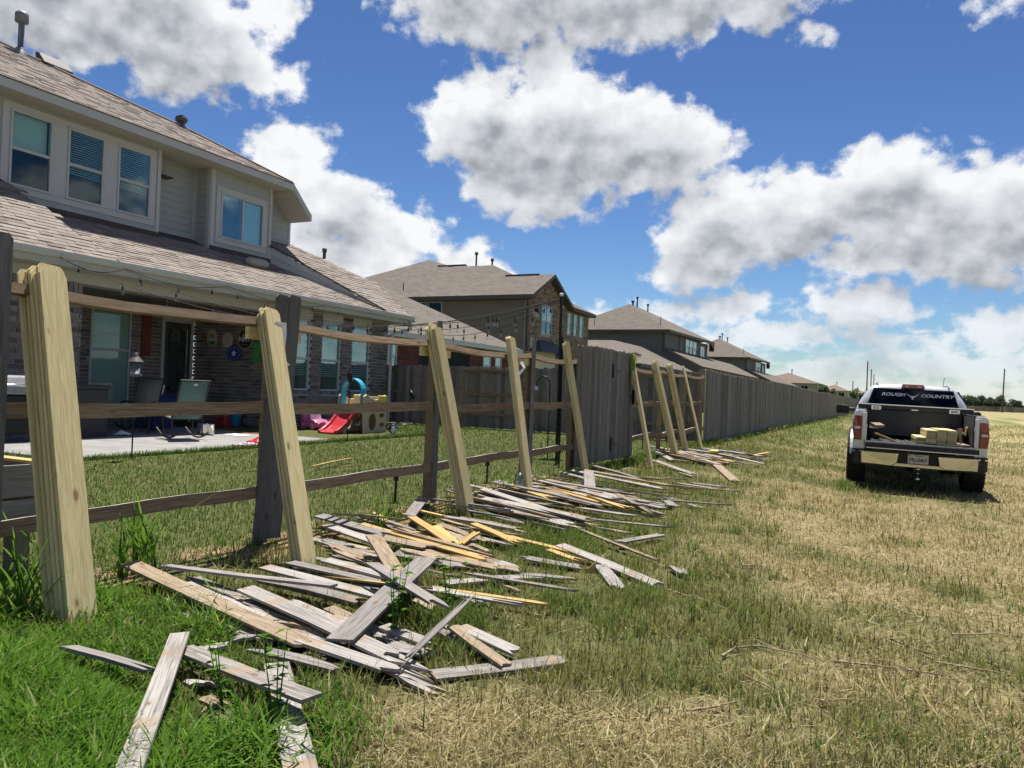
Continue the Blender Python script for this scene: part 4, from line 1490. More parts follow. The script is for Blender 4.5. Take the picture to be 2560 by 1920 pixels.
# --- long weathered fence running on behind the truck
fence = empty('fence', (-4.32, 20.0, 0.12), label='long weathered grey picket fence running away beside the field', cat='fence')
rf_ = random.Random(9)
meshes = [board_mesh(1.84 + rf_.uniform(-.015, .015), 0.139, 0.016, ear=0.03, mat=M_fencepicket) for _ in range(5)]
rest = MB()
y, i = 19.80, 0
while y < 135.0:
    x = -4.30 + rf_.uniform(-.006, .006) + 0.03 * math.sin(y * 0.11)
    z = 0.20 + rf_.uniform(-.02, .02) + 0.03 * math.sin(y * 0.21)
    if i < 296:
        put('picket', rf_.choice(meshes), (x, y, z), (rf_.uniform(-.006, .006), rf_.uniform(-.007, .007), 1), OUT, fence)
    else:
        rest.bb(x - 0.008, x + 0.008, y - 0.069, y + 0.069, z, z + 1.84)
    y += 0.1425
    i += 1
tag(rest.build('picket', M_fencepicket, fence, world=True, tone=True), kind='stuff')
y = 19.6
while y < 134:
    for z in (0.5, 1.15, 1.82):
        put('rail', rail_mesh(2.4, n=2), (-4.35, y, z), ALONG, OUT, fence)
    MB().bb(-4.46, -4.372, y - 0.044, y + 0.044, 0.05, 1.98).build('post', M_rail, fence, world=True)
    y += 2.4
    if y > 60:
        break
# kick board and footing stones along its foot
put('picket', board_mesh(1.86, 0.139, 0.017, ear=0.03, mat=M_newpine), (-4.285, 19.72, 0.16), (0, 0.004, 1), OUT, fence)['label'] = 'new pale pine picket at the start of the old fence'

# --- cross fence between the two yards: panels face alternately this way and that
cf = empty('fence', (-10.0, 20.4, 0.12), label='weathered cross fence between the two back yards, rails showing on alternate panels', cat='fence')
rc = random.Random(12)
x0, z0 = -4.55, 0.14
panel = 0
while x0 > -17.0:
    yb_ = 20.3 + (-4.5 - x0) * 0.02
    front = panel % 2 == 1
    n = 17
    for k in range(n):
        xx = x0 - 0.07 - k * 0.1415
        yy = yb_ - (0.03 if front else -0.03) + rc.uniform(-.004, .004)
        put('picket', rc.choice(meshes), (xx, yy, z0 + rc.uniform(-.012, .012)), (rc.uniform(-.005, .005), 0, 1), (0, -1, 0), cf)
    for z in (0.45, 1.05, 1.75):
        put('rail', rail_mesh(2.4, n=2), (x0 - 2.4, yb_, z + 0.1), (1, 0, 0), (0, -1, 0), cf)
    MB().bb(x0 - 0.044, x0 + 0.044, yb_ - 0.06, yb_ + 0.028, 0.0, 1.95).build('post', M_rail, cf, world=True)
    x0 -= 2.405
    panel += 1

# ------------------------------------------------------------------ new pickets leaning in stacks
STACKS = [  # foot; y where the top rests; how many
    ((-3.60, 2.53, -0.012), 2.68, 8, ''), ((-3.51, 4.10, -0.01), 4.37, 5, ''), ((-3.70, 6.67, 0.01), 6.74, 6, ''),
    ((-3.80, 8.29, 0.03), 8.48, 4, ''), ((-3.93, 10.52, 0.05), 10.28, 3, ''), ((-3.64, 12.85, 0.04), 13.40, 3, ''),
    ((-3.80, 15.25, 0.065), 14.98, 6, ''), ((-3.88, 16.40, 0.077), 16.05, 5, ''), ((-3.72, 17.12, 0.068), 17.18, 2, ''),
]
NUM = ['', 'first', 'second', 'third', 'fourth', 'fifth', 'sixth', 'seventh', 'eighth', 'ninth', 'tenth', 'eleventh', 'twelfth', 'thirteenth', 'fourteenth', 'fifteenth', 'sixteenth', 'seventeenth', 'eighteenth', 'nineteenth', 'twentieth', 'twenty-first', 'twenty-second', 'twenty-third', 'twenty-fourth', 'twenty-fifth', 'twenty-sixth', 'twenty-seventh', 'twenty-eighth', 'twenty-ninth', 'thirtieth', 'thirty-first', 'thirty-second', 'thirty-third', 'thirty-fourth', 'thirty-fifth', 'thirty-sixth', 'thirty-seventh', 'thirty-eighth', 'thirty-ninth', 'fortieth']
ORD = ['front', 'second', 'third', 'fourth', 'fifth', 'sixth', 'rear']
rs = random.Random(21)
pine_meshes = [board_mesh(1.97, 0.155, 0.016, ear=0.03, mat=M_newpine) for _ in range(3)]
for si, (b_, yt, n, where) in enumerate(STACKS):
    base = Vector(b_)
    top = Vector((FXN + 0.10, yt, 1.74 + gz(FXN, yt)))
    d = (top - base).normalized()
    nrm = (OUT - d * OUT.dot(d)).normalized()
    for k in range(n):
        th = 0.0185 if si else 0.020
        slide = rs.uniform(-0.03, 0.03) + (0.05 if (si == 0 and k == n - 1) else 0)
        p = base - nrm * (k * th) + d * (slide + 0.01) + ALONG * rs.uniform(-0.011, 0.011)
        if k == n - 1 and si == 0:
            p = p + ALONG * -0.02
        dd = (d + ALONG * rs.uniform(-0.004, 0.004)).normalized()
        o = put('picket', rs.choice(pine_meshes), p, dd, nrm)
        tag(o, f'new pale pine picket, {NUM[k + 1]} from the front of the {NUM[si + 1]} leaning stack from the left', 'picket', 'new pickets leaning on the old fence')
# white tag fluttering from the fourth stack, paper behind the second
mb = MB()
for k, (q, r2) in enumerate((((0, 0, 0), (0.03, 0.02, -0.07)), ((0.03, 0.02, -0.07), (0.0, -0.07, -0.16)))):
    a, b2 = Vector(q), Vector(r2)
    mb.quad(a + Vector((0, -.03, 0)), a + Vector((0.01, .03, .01)), b2 + Vector((.01, .03, 0)), b2 + Vector((0, -.03, .01)))
o = mb.build('plastic_tag', M_white)
o.location = (-4.02, 8.33, 1.62)
sol = o.modifiers.new('s', 'SOLIDIFY')
sol.thickness = 0.002
tag(o, 'white plastic tag fluttering from the fourth leaning picket stack', 'tag')
mb = MB()
mb.prism([(0, -0.05, 0), (0, 0.06, 0), (0, 0.075, 0.16), (0, 0.07, 0.25), (0, -0.05, 0.25)], (0.003, 0, 0))
mb.prism([(0.0, 0.02, -0.1), (0.0, 0.13, -0.07), (0.01, 0.05, -0.03), (0, -.02, -.02)], (0.003, 0, 0))
mb.prism([(0.0, 0.0, -0.34), (0.0, 0.07, -0.36), (0.01, 0.05, -0.14), (0, -.02, -.12)], (0.003, 0, 0))
o = mb.build('product_label', M_white, loc=(-4.17, 4.42, 1.47))
tag(o, 'torn white paper label hanging beside the second leaning stack', 'label')

# ------------------------------------------------------------------ torn-off pickets on the ground
rb = random.Random(33)


def scrap(a, b2, dz0=0.03, dz1=0.03, w=0.138, mat=None, style='ear', roll=0.0, label=None, group=None, name='broken_picket', th=0.015, ext=0.0):
    """old picket lying between two places of the ground"""
    p0, p1 = at_ground(*a), at_ground(*b2)
    p0.z += dz0
    p1.z += dz1
    d = p1 - p0
    if ext:
        p1 = p1 + d.normalized() * ext
        d = p1 - p0
    L = d.length
    kw = {}
    if style == 'ear':
        kw = dict(ear=0.03)
    elif style == 'jag':
        kw = dict(jag=rb.uniform(0.05, 0.22))
    elif style == 'jag2':
        kw = dict(jag=rb.uniform(0.04, 0.16), both=True)
    elif style == 'sliver':
        kw = dict(jag=min(0.5, L * 0.5), both=True)
    me = board_mesh(L, w, th, rnd=rb, mat=mat or M_scrap, bow=rb.uniform(-.006, .012), name=name, **kw)
    side = Vector((0, 0, 1)).cross(d).normalized()
    zd = Vector((0, 0, 1)) + side * roll
    o = put(name, me, p0, d, zd)
    tag(o, label, 'picket scrap', group)
    return o


NEAR = 'torn-off pickets of the near heap'
# the near heap, piece by piece
for a, b2, z0, z1, w, m, st, rl, lab in (
    ((847, 1648), (1063, 1470), .09, .19, .142, M_scrapgrey, 'flat', .05, 'wide knotty grey-brown plank lying across the top of the near heap'),
    ((930, 1408), (992, 1502), .20, .16, .138, M_scraptan, 'ear', .0, 'short tan plank tipped up against the knotty plank of the near heap'),
    ((926, 1494), (1122, 1604), .21, .16, .125, M_scrapgrey, 'jag', .12, 'grey picket with an orange end lying over the knotty plank'),
    ((1215, 1540), (975, 1722), .20, .07, .038, M_scrapgrey, 'sliver', .5, 'thin grey batten slanting over the right of the near heap'),
    ((612, 1515), (1015, 1690), .10, .06, .142, M_scrap, 'jag', -.05, 'broad silvery picket with a brown end passing under the knotty plank'),
    ((412, 1456), (832, 1530), .10, .15, .12, M_scrapgrey, 'flat', .10, 'long dark grey picket lying on the rear left of the near heap'),
    ((655, 1478), (905, 1532), .07, .06, .138, M_scrap, 'jag', .0, 'cream weathered picket under the long dark grey one'),
    ((660, 1449), (948, 1520), .08, .07, .138, M_scrap, 'ear', .0, 'weathered picket with an orange band at the back of the near heap'),
    ((724, 1437), (960, 1486), .08, .07, .138, M_scrapgrey, 'jag', .05, 'grey picket end beside the foot of the second stack'),
    ((812, 1437), (1040, 1492), .10, .08, .138, M_scrap, 'jag', .0, 'grey picket with a square end behind the tipped up plank'),
    ((322, 1458), (765, 1652), .12, .08, .135, M_scraptan, 'ear', -.08, 'long brown-ended picket at the left edge of the near heap'),
    ((455, 1486), (690, 1588), .06, .05, .138, M_scrap, 'jag', .0, 'white weathered picket beside the long brown-ended one'),
    ((752, 1640), (1000, 1716), .08, .06, .135, M_scrap, 'jag', .05, 'white picket along the front edge of the near heap'),
    ((985, 1706), (1124, 1758), .04, .02, .09, M_scrap, 'sliver', .0, 'tapering white splinter at the front tip of the near heap'),
    ((628, 1648), (865, 1695), .05, .03, .13, M_scrap, 'jag2', .1, 'pale picket lying in the grass in front of the near heap'),
    ((462, 1664), (585, 1630), .06, .05, .12, M_scrap, 'jag2', .1, 'short grey picket piece left of the heap front'),
    ((575, 1634), (640, 1616), .05, .05, .12, M_scrapgrey, 'jag2', .1, 'small grey chip beside the short grey picket piece'),
    ((446, 1668), (270, 2190), .15, .15, .105, M_scrap, 'flat', -.05, 'long silvery picket running off the bottom edge of the picture'),
    ((455, 1672), (775, 1852), .09, .16, .125, M_scrap, 'flat', .0, 'picket with an orange band half sunk in the weeds'),
    ((690, 1688), (775, 2120), .05, .09, .142, M_scrap, 'ear', .0, 'wide silver plank lying flat in the weeds at the bottom'),
    ((168, 1688), (390, 1742), .12, .10, .12, M_scrapgrey, 'jag', .25, 'grey picket with an orange end deep in the left weeds'),
    ((520, 1800), (568, 1862), .05, .04, .14, M_scrap, 'jag2', .0, 'short grey plank stub in the weeds'),
    ((478, 1726), (536, 1768), .05, .05, .13, M_scrap, 'jag2', .0, 'grey plank corner showing among the weeds'),
    ((505, 1770), (562, 1800), .04, .04, .09, M_scraptan, 'jag2', .0, 'orange splintered stub in the weeds'),
    ((1080, 1706), (1408, 1664), .03, .03, .138, M_scrap, 'ear', -.05, 'light grey picket lying crosswise at the right front of the heap'),
    ((1150, 1610), (1300, 1666), .09, .06, .12, M_scrap, 'jag', .0, 'split picket pointing right from the near heap'),
    ((1130, 1614), (1272, 1690), .10, .04, .10, M_scraptan, 'jag', .1, 'narrow tan picket pointing right from the near heap'),
    ((962, 1606), (1098, 1660), .04, .03, .12, M_scrap, 'jag', .0, 'white picket under the thin slanting batten'),
    ((958, 1594), (1080, 1636), .06, .05, .12, M_scrapgrey, 'jag', .0, 'dark picket under the knotty plank, right of its middle'),
    ((1112, 1470), (1378, 1452), .03, .03, .138, M_scrap, 'ear', .0, 'white dog-eared picket lying alone behind the near heap'),
    ((1060, 1486), (1212, 1522), .05, .03, .12, M_scrap, 'jag2', .0, 'grey picket end in the grass right of the tipped up plank'),
    ((1030, 1518), (1092, 1550), .05, .05, .10, M_scraptan, 'jag2', .0, 'orange split block right of the knotty plank'),
    ((1095, 1590), (1170, 1632), .05, .04, .13, M_scrap, 'jag2', .0, 'grey plank end in the weeds right of the near heap'),
):
    scrap(a, b2, z0, z1, w if 'knotty grey-brown' in lab else w * 0.78, m, st, rl, lab, NEAR)

for _ in range(30):
    f = rb.random()
    cx_ = 470 + 520 * f + rb.uniform(-40, 40)
    cy_ = 1515 + 120 * f + rb.uniform(-50, 60)
    ln = rb.uniform(110, 300)
    sl = rb.uniform(0.18, 0.46)
    m = rb.choice((M_scrap, M_scrap, M_scrapgrey, M_scraptan))
    kind = 'tan broken slat' if m is M_scraptan else ('grey broken slat' if m is M_scrapgrey else 'silvery broken slat')
    scrap((cx_ - ln / 2, cy_ - ln * sl / 2), (cx_ + ln / 2, cy_ + ln * sl / 2), rb.uniform(.02, .06), rb.uniform(.02, .05), rb.uniform(.05, .12), m, rb.choice(('jag', 'jag2', 'sliver', 'jag')), rb.uniform(-.15, .15),
          f'{kind} in the near heap under the larger pickets', f'{kind}s low in the near heap')

SECOND = 'scraps of the heap below the third stack'
for a, b2, z0, z1, w, m, st in (
    ((796, 1318), (985, 1366), .10, .08, .11, M_scrapgrey, 'jag'), ((816, 1338), (958, 1386), .08, .07, .12, M_scrap, 'jag'),
    ((800, 1336), (1000, 1388), .06, .06, .08, M_scraptan, 'sliver'), ((827, 1319), (1030, 1338), .12, .12, .05, M_scraptan, 'sliver'),
    ((902, 1337), (1225, 1420), .09, .05, .07, M_yellow, 'jag'), ((950, 1346), (1262, 1416), .11, .06, .08, M_scraptan, 'sliver'),
    ((1001, 1315), (1142, 1384), .14, .05, .075, M_yellow, 'jag2'), ((1088, 1342), (1155, 1386), .09, .04, .08, M_yellow, 'jag'),
    ((1146, 1380), (1195, 1366), .05, .12, .07, M_yellow, 'jag2'), ((1018, 1302), (1112, 1322), .12, .11, .09, M_yellow, 'jag2'),
    ((1022, 1328), (1054, 1288), .13, .15, .10, M_scrapgrey, 'flat'), ((932, 1305), (968, 1331), .10, .08, .06, M_yellow, 'jag2'),
    ((1112, 1320), (1305, 1350), .10, .08, .09, M_scrapgrey, 'jag'), ((1182, 1338), (1300, 1378), .10, .05, .07, M_yellow, 'jag'),
    ((956, 1374), (1100, 1392), .09, .06, .11, M_scraptan, 'jag'), ((994, 1396), (1168, 1434), .05, .04, .12, M_scrap, 'jag'),
    ((803, 1388), (922, 1440), .08, .08, .07, M_scraptan, 'sliver'), ((1117, 1293), (1290, 1306), .12, .10, .09, M_scrapgrey, 'jag'),
    ((1033, 1276), (1280, 1300), .14, .10, .08, M_scrapgrey, 'sliver'), ((1068, 1362), (1230, 1356), .04, .04, .12, M_scrap, 'jag2'),
    ((800, 1362), (900, 1382), .04, .04, .08, M_scrap, 'sliver'), ((1240, 1420), (1300, 1440), .04, .03, .12, M_scrap, 'jag'),
    ((1100, 1412), (1270, 1440), .06, .04, .11, M_scraptan, 'jag'), ((1215, 1340), (1262, 1352), .04, .04, .09, M_scrap, 'jag2'),
):
    kind = 'splintered yellow pine strip' if m is M_yellow else ('tan broken picket' if m is M_scraptan else 'weathered grey broken picket')
    scrap(a, b2, z0, z1, w, m, st, rb.uniform(-.15, .15), f'{kind} in the heap at the foot of the third leaning stack', f'{kind}s of the second heap')
for _ in range(44):
    cx_, cy_ = rb.uniform(840, 1290), rb.uniform(1308, 1418)
    ln = rb.uniform(60, 170)
    sl = rb.uniform(0.14, 0.36)
    m = rb.choice((M_scrap, M_scrapgrey, M_scraptan, M_scraptan, M_yellow))
    kind = 'splintered yellow pine strip' if m is M_yellow else ('tan broken picket' if m is M_scraptan else 'weathered grey broken picket')
    scrap((cx_ - ln / 2, cy_ - ln * sl / 2), (cx_ + ln / 2, cy_ + ln * sl / 2), rb.uniform(.02, .06), rb.uniform(.02, .05), rb.uniform(.04, .12), m, rb.choice(('jag', 'jag2', 'sliver')), rb.uniform(-.2, .2),
          f'{kind} in the heap at the foot of the third leaning stack', f'{kind}s of the second heap')
# chips that stand up or lie clear of the heaps
o = scrap((1470, 1432), (1496, 1430), .02, .02, .13, M_yellow, 'jag', 0, 'bright yellow split stub standing up in the grass', None)
o.matrix_basis = Matrix.Translation(at_ground(1476, 1434)) @ frame_xyz((0.25, 0.45, 0.9), (0.6, -0.75, 0.35)).to_4x4()
o.scale = (1.9, 1.0, 1.0)
for a, b2, z0, z1, w, m, st, lab in (
    ((1399, 1384), (1655, 1478), .07, .03, .10, M_scrap, 'jag', 'long grey picket pointing at the field behind the standing yellow stub'),
    ((1500, 1430), (1548, 1480), .05, .02, .10, M_scrapgrey, 'jag', 'dark brown bark-edged piece in front of the yellow stub'),
    ((1410, 1330), (1662, 1418), .08, .03, .05, M_scraptan, 'sliver', 'very long thin tan strip reaching out into the grass'),
    ((1542, 1376), (1656, 1350), .07, .05, .09, M_scrap, 'jag2', 'grey strip crossing the long thin tan strip'),
    ((1300, 1405), (1460, 1430), .04, .03, .12, M_scrap, 'jag2', 'grey picket lying just left of the yellow stub'),
    ((1370, 1390), (1460, 1418), .05, .04, .07, M_yellow, 'jag', 'yellow splinter beside the grey picket near the yellow stub'),
    ((1236, 1436), (1305, 1446), .05, .05, .12, M_scraptan, 'jag2', 'orange-edged plank end between the near and second heaps'),
    ((1270, 1446), (1445, 1462), .03, .03, .09, M_scrap, 'jag2', 'pale strip half hidden by grass between the heaps'),
    ((1684, 1428), (1714, 1452), .04, .03, .10, M_scrap, 'jag2', 'small white stub alone in the field grass'),
    ((1655, 1258), (1690, 1276), .05, .03, .10, M_scrap, 'jag2', 'short white chip in the grass right of the third heap'),
    ((1712, 1268), (1758, 1280), .04, .03, .08, M_scrap, 'jag2', 'pale chip farthest right of the third heap'),
    ((1620, 1240), (1720, 1262), .04, .03, .08, M_scrap, 'sliver', 'white strip pointing right out of the third heap'),
    ((1470, 1208), (1475, 1250), .16, .10, .14, M_scrapgrey, 'flat', 'upright-lying grey plank on top of the third heap'),
    ((1788, 1166), (1838, 1208), .05, .03, .16, M_scraptan, 'jag2', 'shaggy tan plank with peeling bark at the corner of the fourth heap'),
    ((1876, 1146), (1924, 1139), .06, .08, .09, M_yellow, 'jag2', 'yellow block at the far right of the fourth heap'),
    ((1785, 1144), (1822, 1148), .10, .10, .10, M_yellow, 'flat', 'yellow block in the middle of the fourth heap'),
    ((1606, 1150), (1640, 1160), .04, .04, .10, M_scrap, 'jag2', 'white chip left of the sixth leaning stack'),
    ((1640, 1162), (1740, 1192), .07, .03, .12, M_scrap, 'jag', 'long pale picket at the front of the fourth heap'),
    ((1695, 1186), (1735, 1198), .03, .03, .09, M_scrap, 'jag2', 'pale chip in front of the fourth heap'),
    ((1638, 1138), (1682, 1158), .08, .05, .13, M_scrap, 'jag', 'light grey plank end by the foot of the sixth stack'),
    ((1895, 1152), (1990, 1150), .03, .03, .06, M_scraptan, 'jag2', 'lone pale strip on the field right of the fourth heap'),
):
    scrap(a, b2, z0, z1, w, m, st, rb.uniform(-.1, .1), lab, None)

for hn, cnt, (xa, xb), (ya, yb2), sl0, sl1, where in (
        (3, 62, (1215, 1580), (1218, 1318), 0.13, 0.30, 'heap at the foot of the fourth leaning stack'),
        (4, 50, (1660, 1880), (1128, 1168), 0.10, 0.26, 'heap at the foot of the seventh leaning stack')):
    for k in range(cnt):
        f = rb.random()
        cx_ = xa + (xb - xa) * f
        cy_ = ya + (yb2 - ya) * min(1, max(0, 0.15 + rb.random() * 0.7 + (0.15 if hn == 3 else 0.1) * (0.5 - abs(f - .5))))
        if hn == 3:
            cy_ = rb.uniform(1222, 1252) + (0 if f > .5 else rb.uniform(0, 70)) + f * 25
        ln = rb.uniform(90, 260) if hn == 3 else rb.uniform(50, 130)
        sl = rb.uniform(sl0, sl1)
        m = rb.choice((M_scrap, M_scrap, M_scrap, M_scrapgrey, M_scrapgrey, M_scraptan, M_scraptan, M_yellow))
        kind = 'splintered yellow pine strip' if m is M_yellow else ('tan broken picket' if m is M_scraptan else ('dark grey broken picket' if m is M_scrapgrey else 'pale weathered broken picket'))
        z = rb.uniform(.03, .12)
        scrap((cx_ - ln / 2, cy_ - ln * sl / 2), (cx_ + ln / 2, cy_ + ln * sl / 2), z, max(.02, z + rb.uniform(-.05, .02)), rb.uniform(.05, .138), m,
              rb.choice(('jag', 'jag2', 'sliver', 'jag', 'ear')), rb.uniform(-.18, .18), f'{kind} in the {where}', f'{kind}s of heap {"three" if hn == 3 else "four"}')
# hand-read long pickets of the third heap
for a, b2, z0, z1, w, m, st in (
    ((1205, 1252), (1458, 1327), .13, .07, .13, M_scrap, 'ear'), ((1240, 1278), (1372, 1322), .12, .07, .11, M_scrapgrey, 'jag'),
    ((1261, 1245), (1502, 1288), .16, .10, .13, M_scrap, 'ear'), ((1345, 1232), (1572, 1278), .15, .08, .10, M_scrap, 'jag'),
    ((1335, 1238), (1585, 1293), .13, .06, .06, M_yellow, 'sliver'), ((1292, 1230), (1462, 1246), .12, .12, .09, M_scraptan, 'jag'),
    ((1460, 1263), (1586, 1296), .12, .06, .05, M_yellow, 'sliver'), ((1510, 1246), (1648, 1302), .13, .04, .06, M_scraptan, 'sliver'),
    ((1424, 1196), (1660, 1234), .12, .06, .10, M_scrap, 'jag'), ((1484, 1188), (1620, 1218), .14, .08, .08, M_scrapgrey, 'jag'),
    ((1460, 1198), (1682, 1226), .13, .06, .10, M_scraptan, 'jag'), ((1370, 1206), (1450, 1210), .10, .10, .07, M_scrap, 'sliver'),
    ((1366, 1212), (1460, 1236), .08, .06, .08, M_scraptan, 'sliver'), ((1400, 1200), (1500, 1226), .11, .09, .10, M_scrap, 'jag'),
):
    kind = 'splintered yellow pine strip' if m is M_yellow else ('tan broken picket' if m is M_scraptan else ('dark grey broken picket' if m is M_scrapgrey else 'pale weathered broken picket'))
    scrap(a, b2, z0, z1, w, m, st, rb.uniform(-.1, .1), f'{kind} in the heap at the foot of the fourth leaning stack', f'{kind}s of heap three')
# slivers strewn along the whole fence foot
for _ in range(46):
    x_, y_ = rb.uniform(-3.95, -2.5), 3.3 + 8.2 * rb.random() ** 1.1
    a_ = rb.uniform(-0.5, 0.35)
    L_ = rb.uniform(.35, 1.1)
    p0 = Vector((x_, y_, gz(x_, y_) + rb.uniform(.03, .06)))
    d_ = Vector((math.cos(a_), math.sin(a_), rb.uniform(-.05, .03)))
    m = rb.choice((M_scraptan, M_scrapgrey, M_scrap, M_yellow))
    kind = 'yellow sliver' if m is M_yellow else ('tan sliver' if m is M_scraptan else ('dark sliver' if m is M_scrapgrey else 'pale sliver'))
    o = put('wood_sliver', board_mesh(L_, rb.uniform(.025, .07), 0.013, jag=L_ * .3, both=True, rnd=rb, mat=m, name='wood_sliver'), p0, d_, (rb.uniform(-.2, .2), rb.uniform(-.2, .2), 1))
    tag(o, f'{kind} in the litter strewn along the fence foot', 'picket scrap', f'{kind}s along the fence foot')
# yellow offcuts dropped on the lawn
for i, (a, b2, lab) in enumerate((
    ((605, 1194), (700, 1186), 'yellow offcut strip on the lawn left of the second stack'),
    ((768, 1180), (900, 1153), 'longest yellow offcut strip on the lawn, one dark tip'),
    ((835, 1180), (905, 1176), 'short yellow offcut strip on the lawn below the longest one'),
)):
    scrap(a, b2, .06, .07, .05, M_yellow, 'sliver', 0.1, lab, None)

# the look-alikes of each heap are told apart by their order from left to right
by_label = {}
for o in COL.objects:
    if o.get('category') == 'picket scrap' and o.get('group'):
        by_label.setdefault((o['group'], o['label']), []).append(o)


def screen_x(o):
    v = o.matrix_basis @ Vector((sum(p.co.x for p in o.data.vertices) / len(o.data.vertices), 0, 0)) - CAM_LOC
    c = [sum(CAM_ROT[j][i] * v[j] for j in range(3)) for i in range(3)]
    return c[0] / c[2]


for (g_, lab), os_ in by_label.items():
    if len(os_) < 2:
        continue
    os_.sort(key=screen_x)
    head, tail = lab.split(' in the ')
    kind_w = head.split()[0] if not head.startswith('dark') else 'dark'
    tail = tail.replace('near heap under the larger pickets', 'near heap').replace('heap at the foot of the third leaning stack', 'second heap').replace('heap at the foot of the fourth leaning stack', 'third heap').replace('heap at the foot of the seventh leaning stack', 'far fourth heap')
    for i, o in enumerate(os_):
        o['label'] = f'{head}, {NUM[min(i + 1, 40)]} {kind_w} one from the left in the {tail}'

# ------------------------------------------------------------------ pickup truck (local: x right, y forward, z up, origin under rear axle)
mt, t, b = principled('silver_paint', (0.62, 0.63, 0.64), 0.28, 0.35, 0.5)
b.inputs['Coat Weight'].default_value = 0.6
b.inputs['Coat Roughness'].default_value = 0.06
nz = t.noise(t.n('ShaderNodeTexCoord').outputs['Object'], 3.0, 4, 0.6)
t.put(b.inputs['Base Color'], t.mix(t.ramp(nz, 0.35, 0.75), (0.60, 0.61, 0.62), (0.66, 0.66, 0.655)))
M_paint = mt
mt, t, b = principled('chrome', (0.66, 0.67, 0.68), 0.09, 1.0)
M_chrome = mt
mt, t, b = principled('red_lens', (0.42, 0.012, 0.012), 0.12, 0, 0.6)
b.inputs['Coat Weight'].default_value = 0.8
rib = t.n('ShaderNodeTexWave', wave_type='BANDS', bands_direction='Z')
t.put(rib.inputs['Vector'], t.n('ShaderNodeTexCoord').outputs['Object'])
rib.inputs['Scale'].default_value = 26
t.put(b.inputs['Base Color'], t.mix(rib.outputs['Fac'], (0.16, 0.003, 0.005), (0.30, 0.008, 0.010)))
M_red = mt
M_clearlens = mottled('clear_lens', (0.75, 0.45, 0.42), (0.8, 0.6, 0.56), 20, 0.15, spec=0.7, bstr=0.05)
M_tire = mottled('tire_rubber', (0.018, 0.018, 0.018), (0.03, 0.029, 0.028), 30, 0.85, bstr=0.3)
M_liner = mottled('bed_liner', (0.018, 0.019, 0.021), (0.03, 0.031, 0.033), 60, 0.75, bstr=0.3)
M_boxblack = mottled('toolbox_black', (0.016, 0.018, 0.022), (0.022, 0.024, 0.028), 5, 0.35, bstr=0.02)
M_letter = mottled('decal_white', (0.78, 0.78, 0.78), (0.82, 0.82, 0.82), 5, 0.5, bstr=0.0)
M_plate = mottled('plate_white', (0.62, 0.62, 0.60), (0.67, 0.67, 0.65), 8, 0.45, bstr=0.05)
M_plateink = mottled('plate_ink', (0.012, 0.012, 0.02), (0.016, 0.016, 0.025), 5, 0.5, bstr=0.0)

TY = 15.52
truck = empty('pickup_truck', (0.335, TY, gz(0.335, TY) + 0.005), (R_(0.0), R_(1.2), R_(2.35)),
              'lifted silver pickup truck with open tailgate and black toolbox parked on the field', 'pickup truck')


def arch_side(y0, y1, zb, zt, yc, r, n=14):
    """side panel outline in (y,z) with a wheel arch"""
    pts = [(y0, zb)]
    a0 = math.asin(max(-1, min(1, (zb - 0.43) / r)))
    for i in range(n + 1):
        a = math.pi - a0 - (math.pi - 2 * a0) * i / n
        pts.append((yc + r * math.cos(a), 0.43 + r * math.sin(a)))
    pts += [(y1, zb), (y1, zt), (y0, zt)]
    return pts


def loft(mb, loops, smooth=False, close=True):
    n = len(loops[0])
    vs = [p for lp in loops for p in lp]
    fs = []
    for i in range(len(loops) - 1):
        for k in range(n):
            k2 = (k + 1) % n
            fs.append((i * n + k, i * n + k2, (i + 1) * n + k2, (i + 1) * n + k))
    if close:
        fs.append(tuple(range(n))[::-1])
        fs.append(tuple(range((len(loops) - 1) * n, len(loops) * n)))
    return mb.add(vs, fs, smooth)


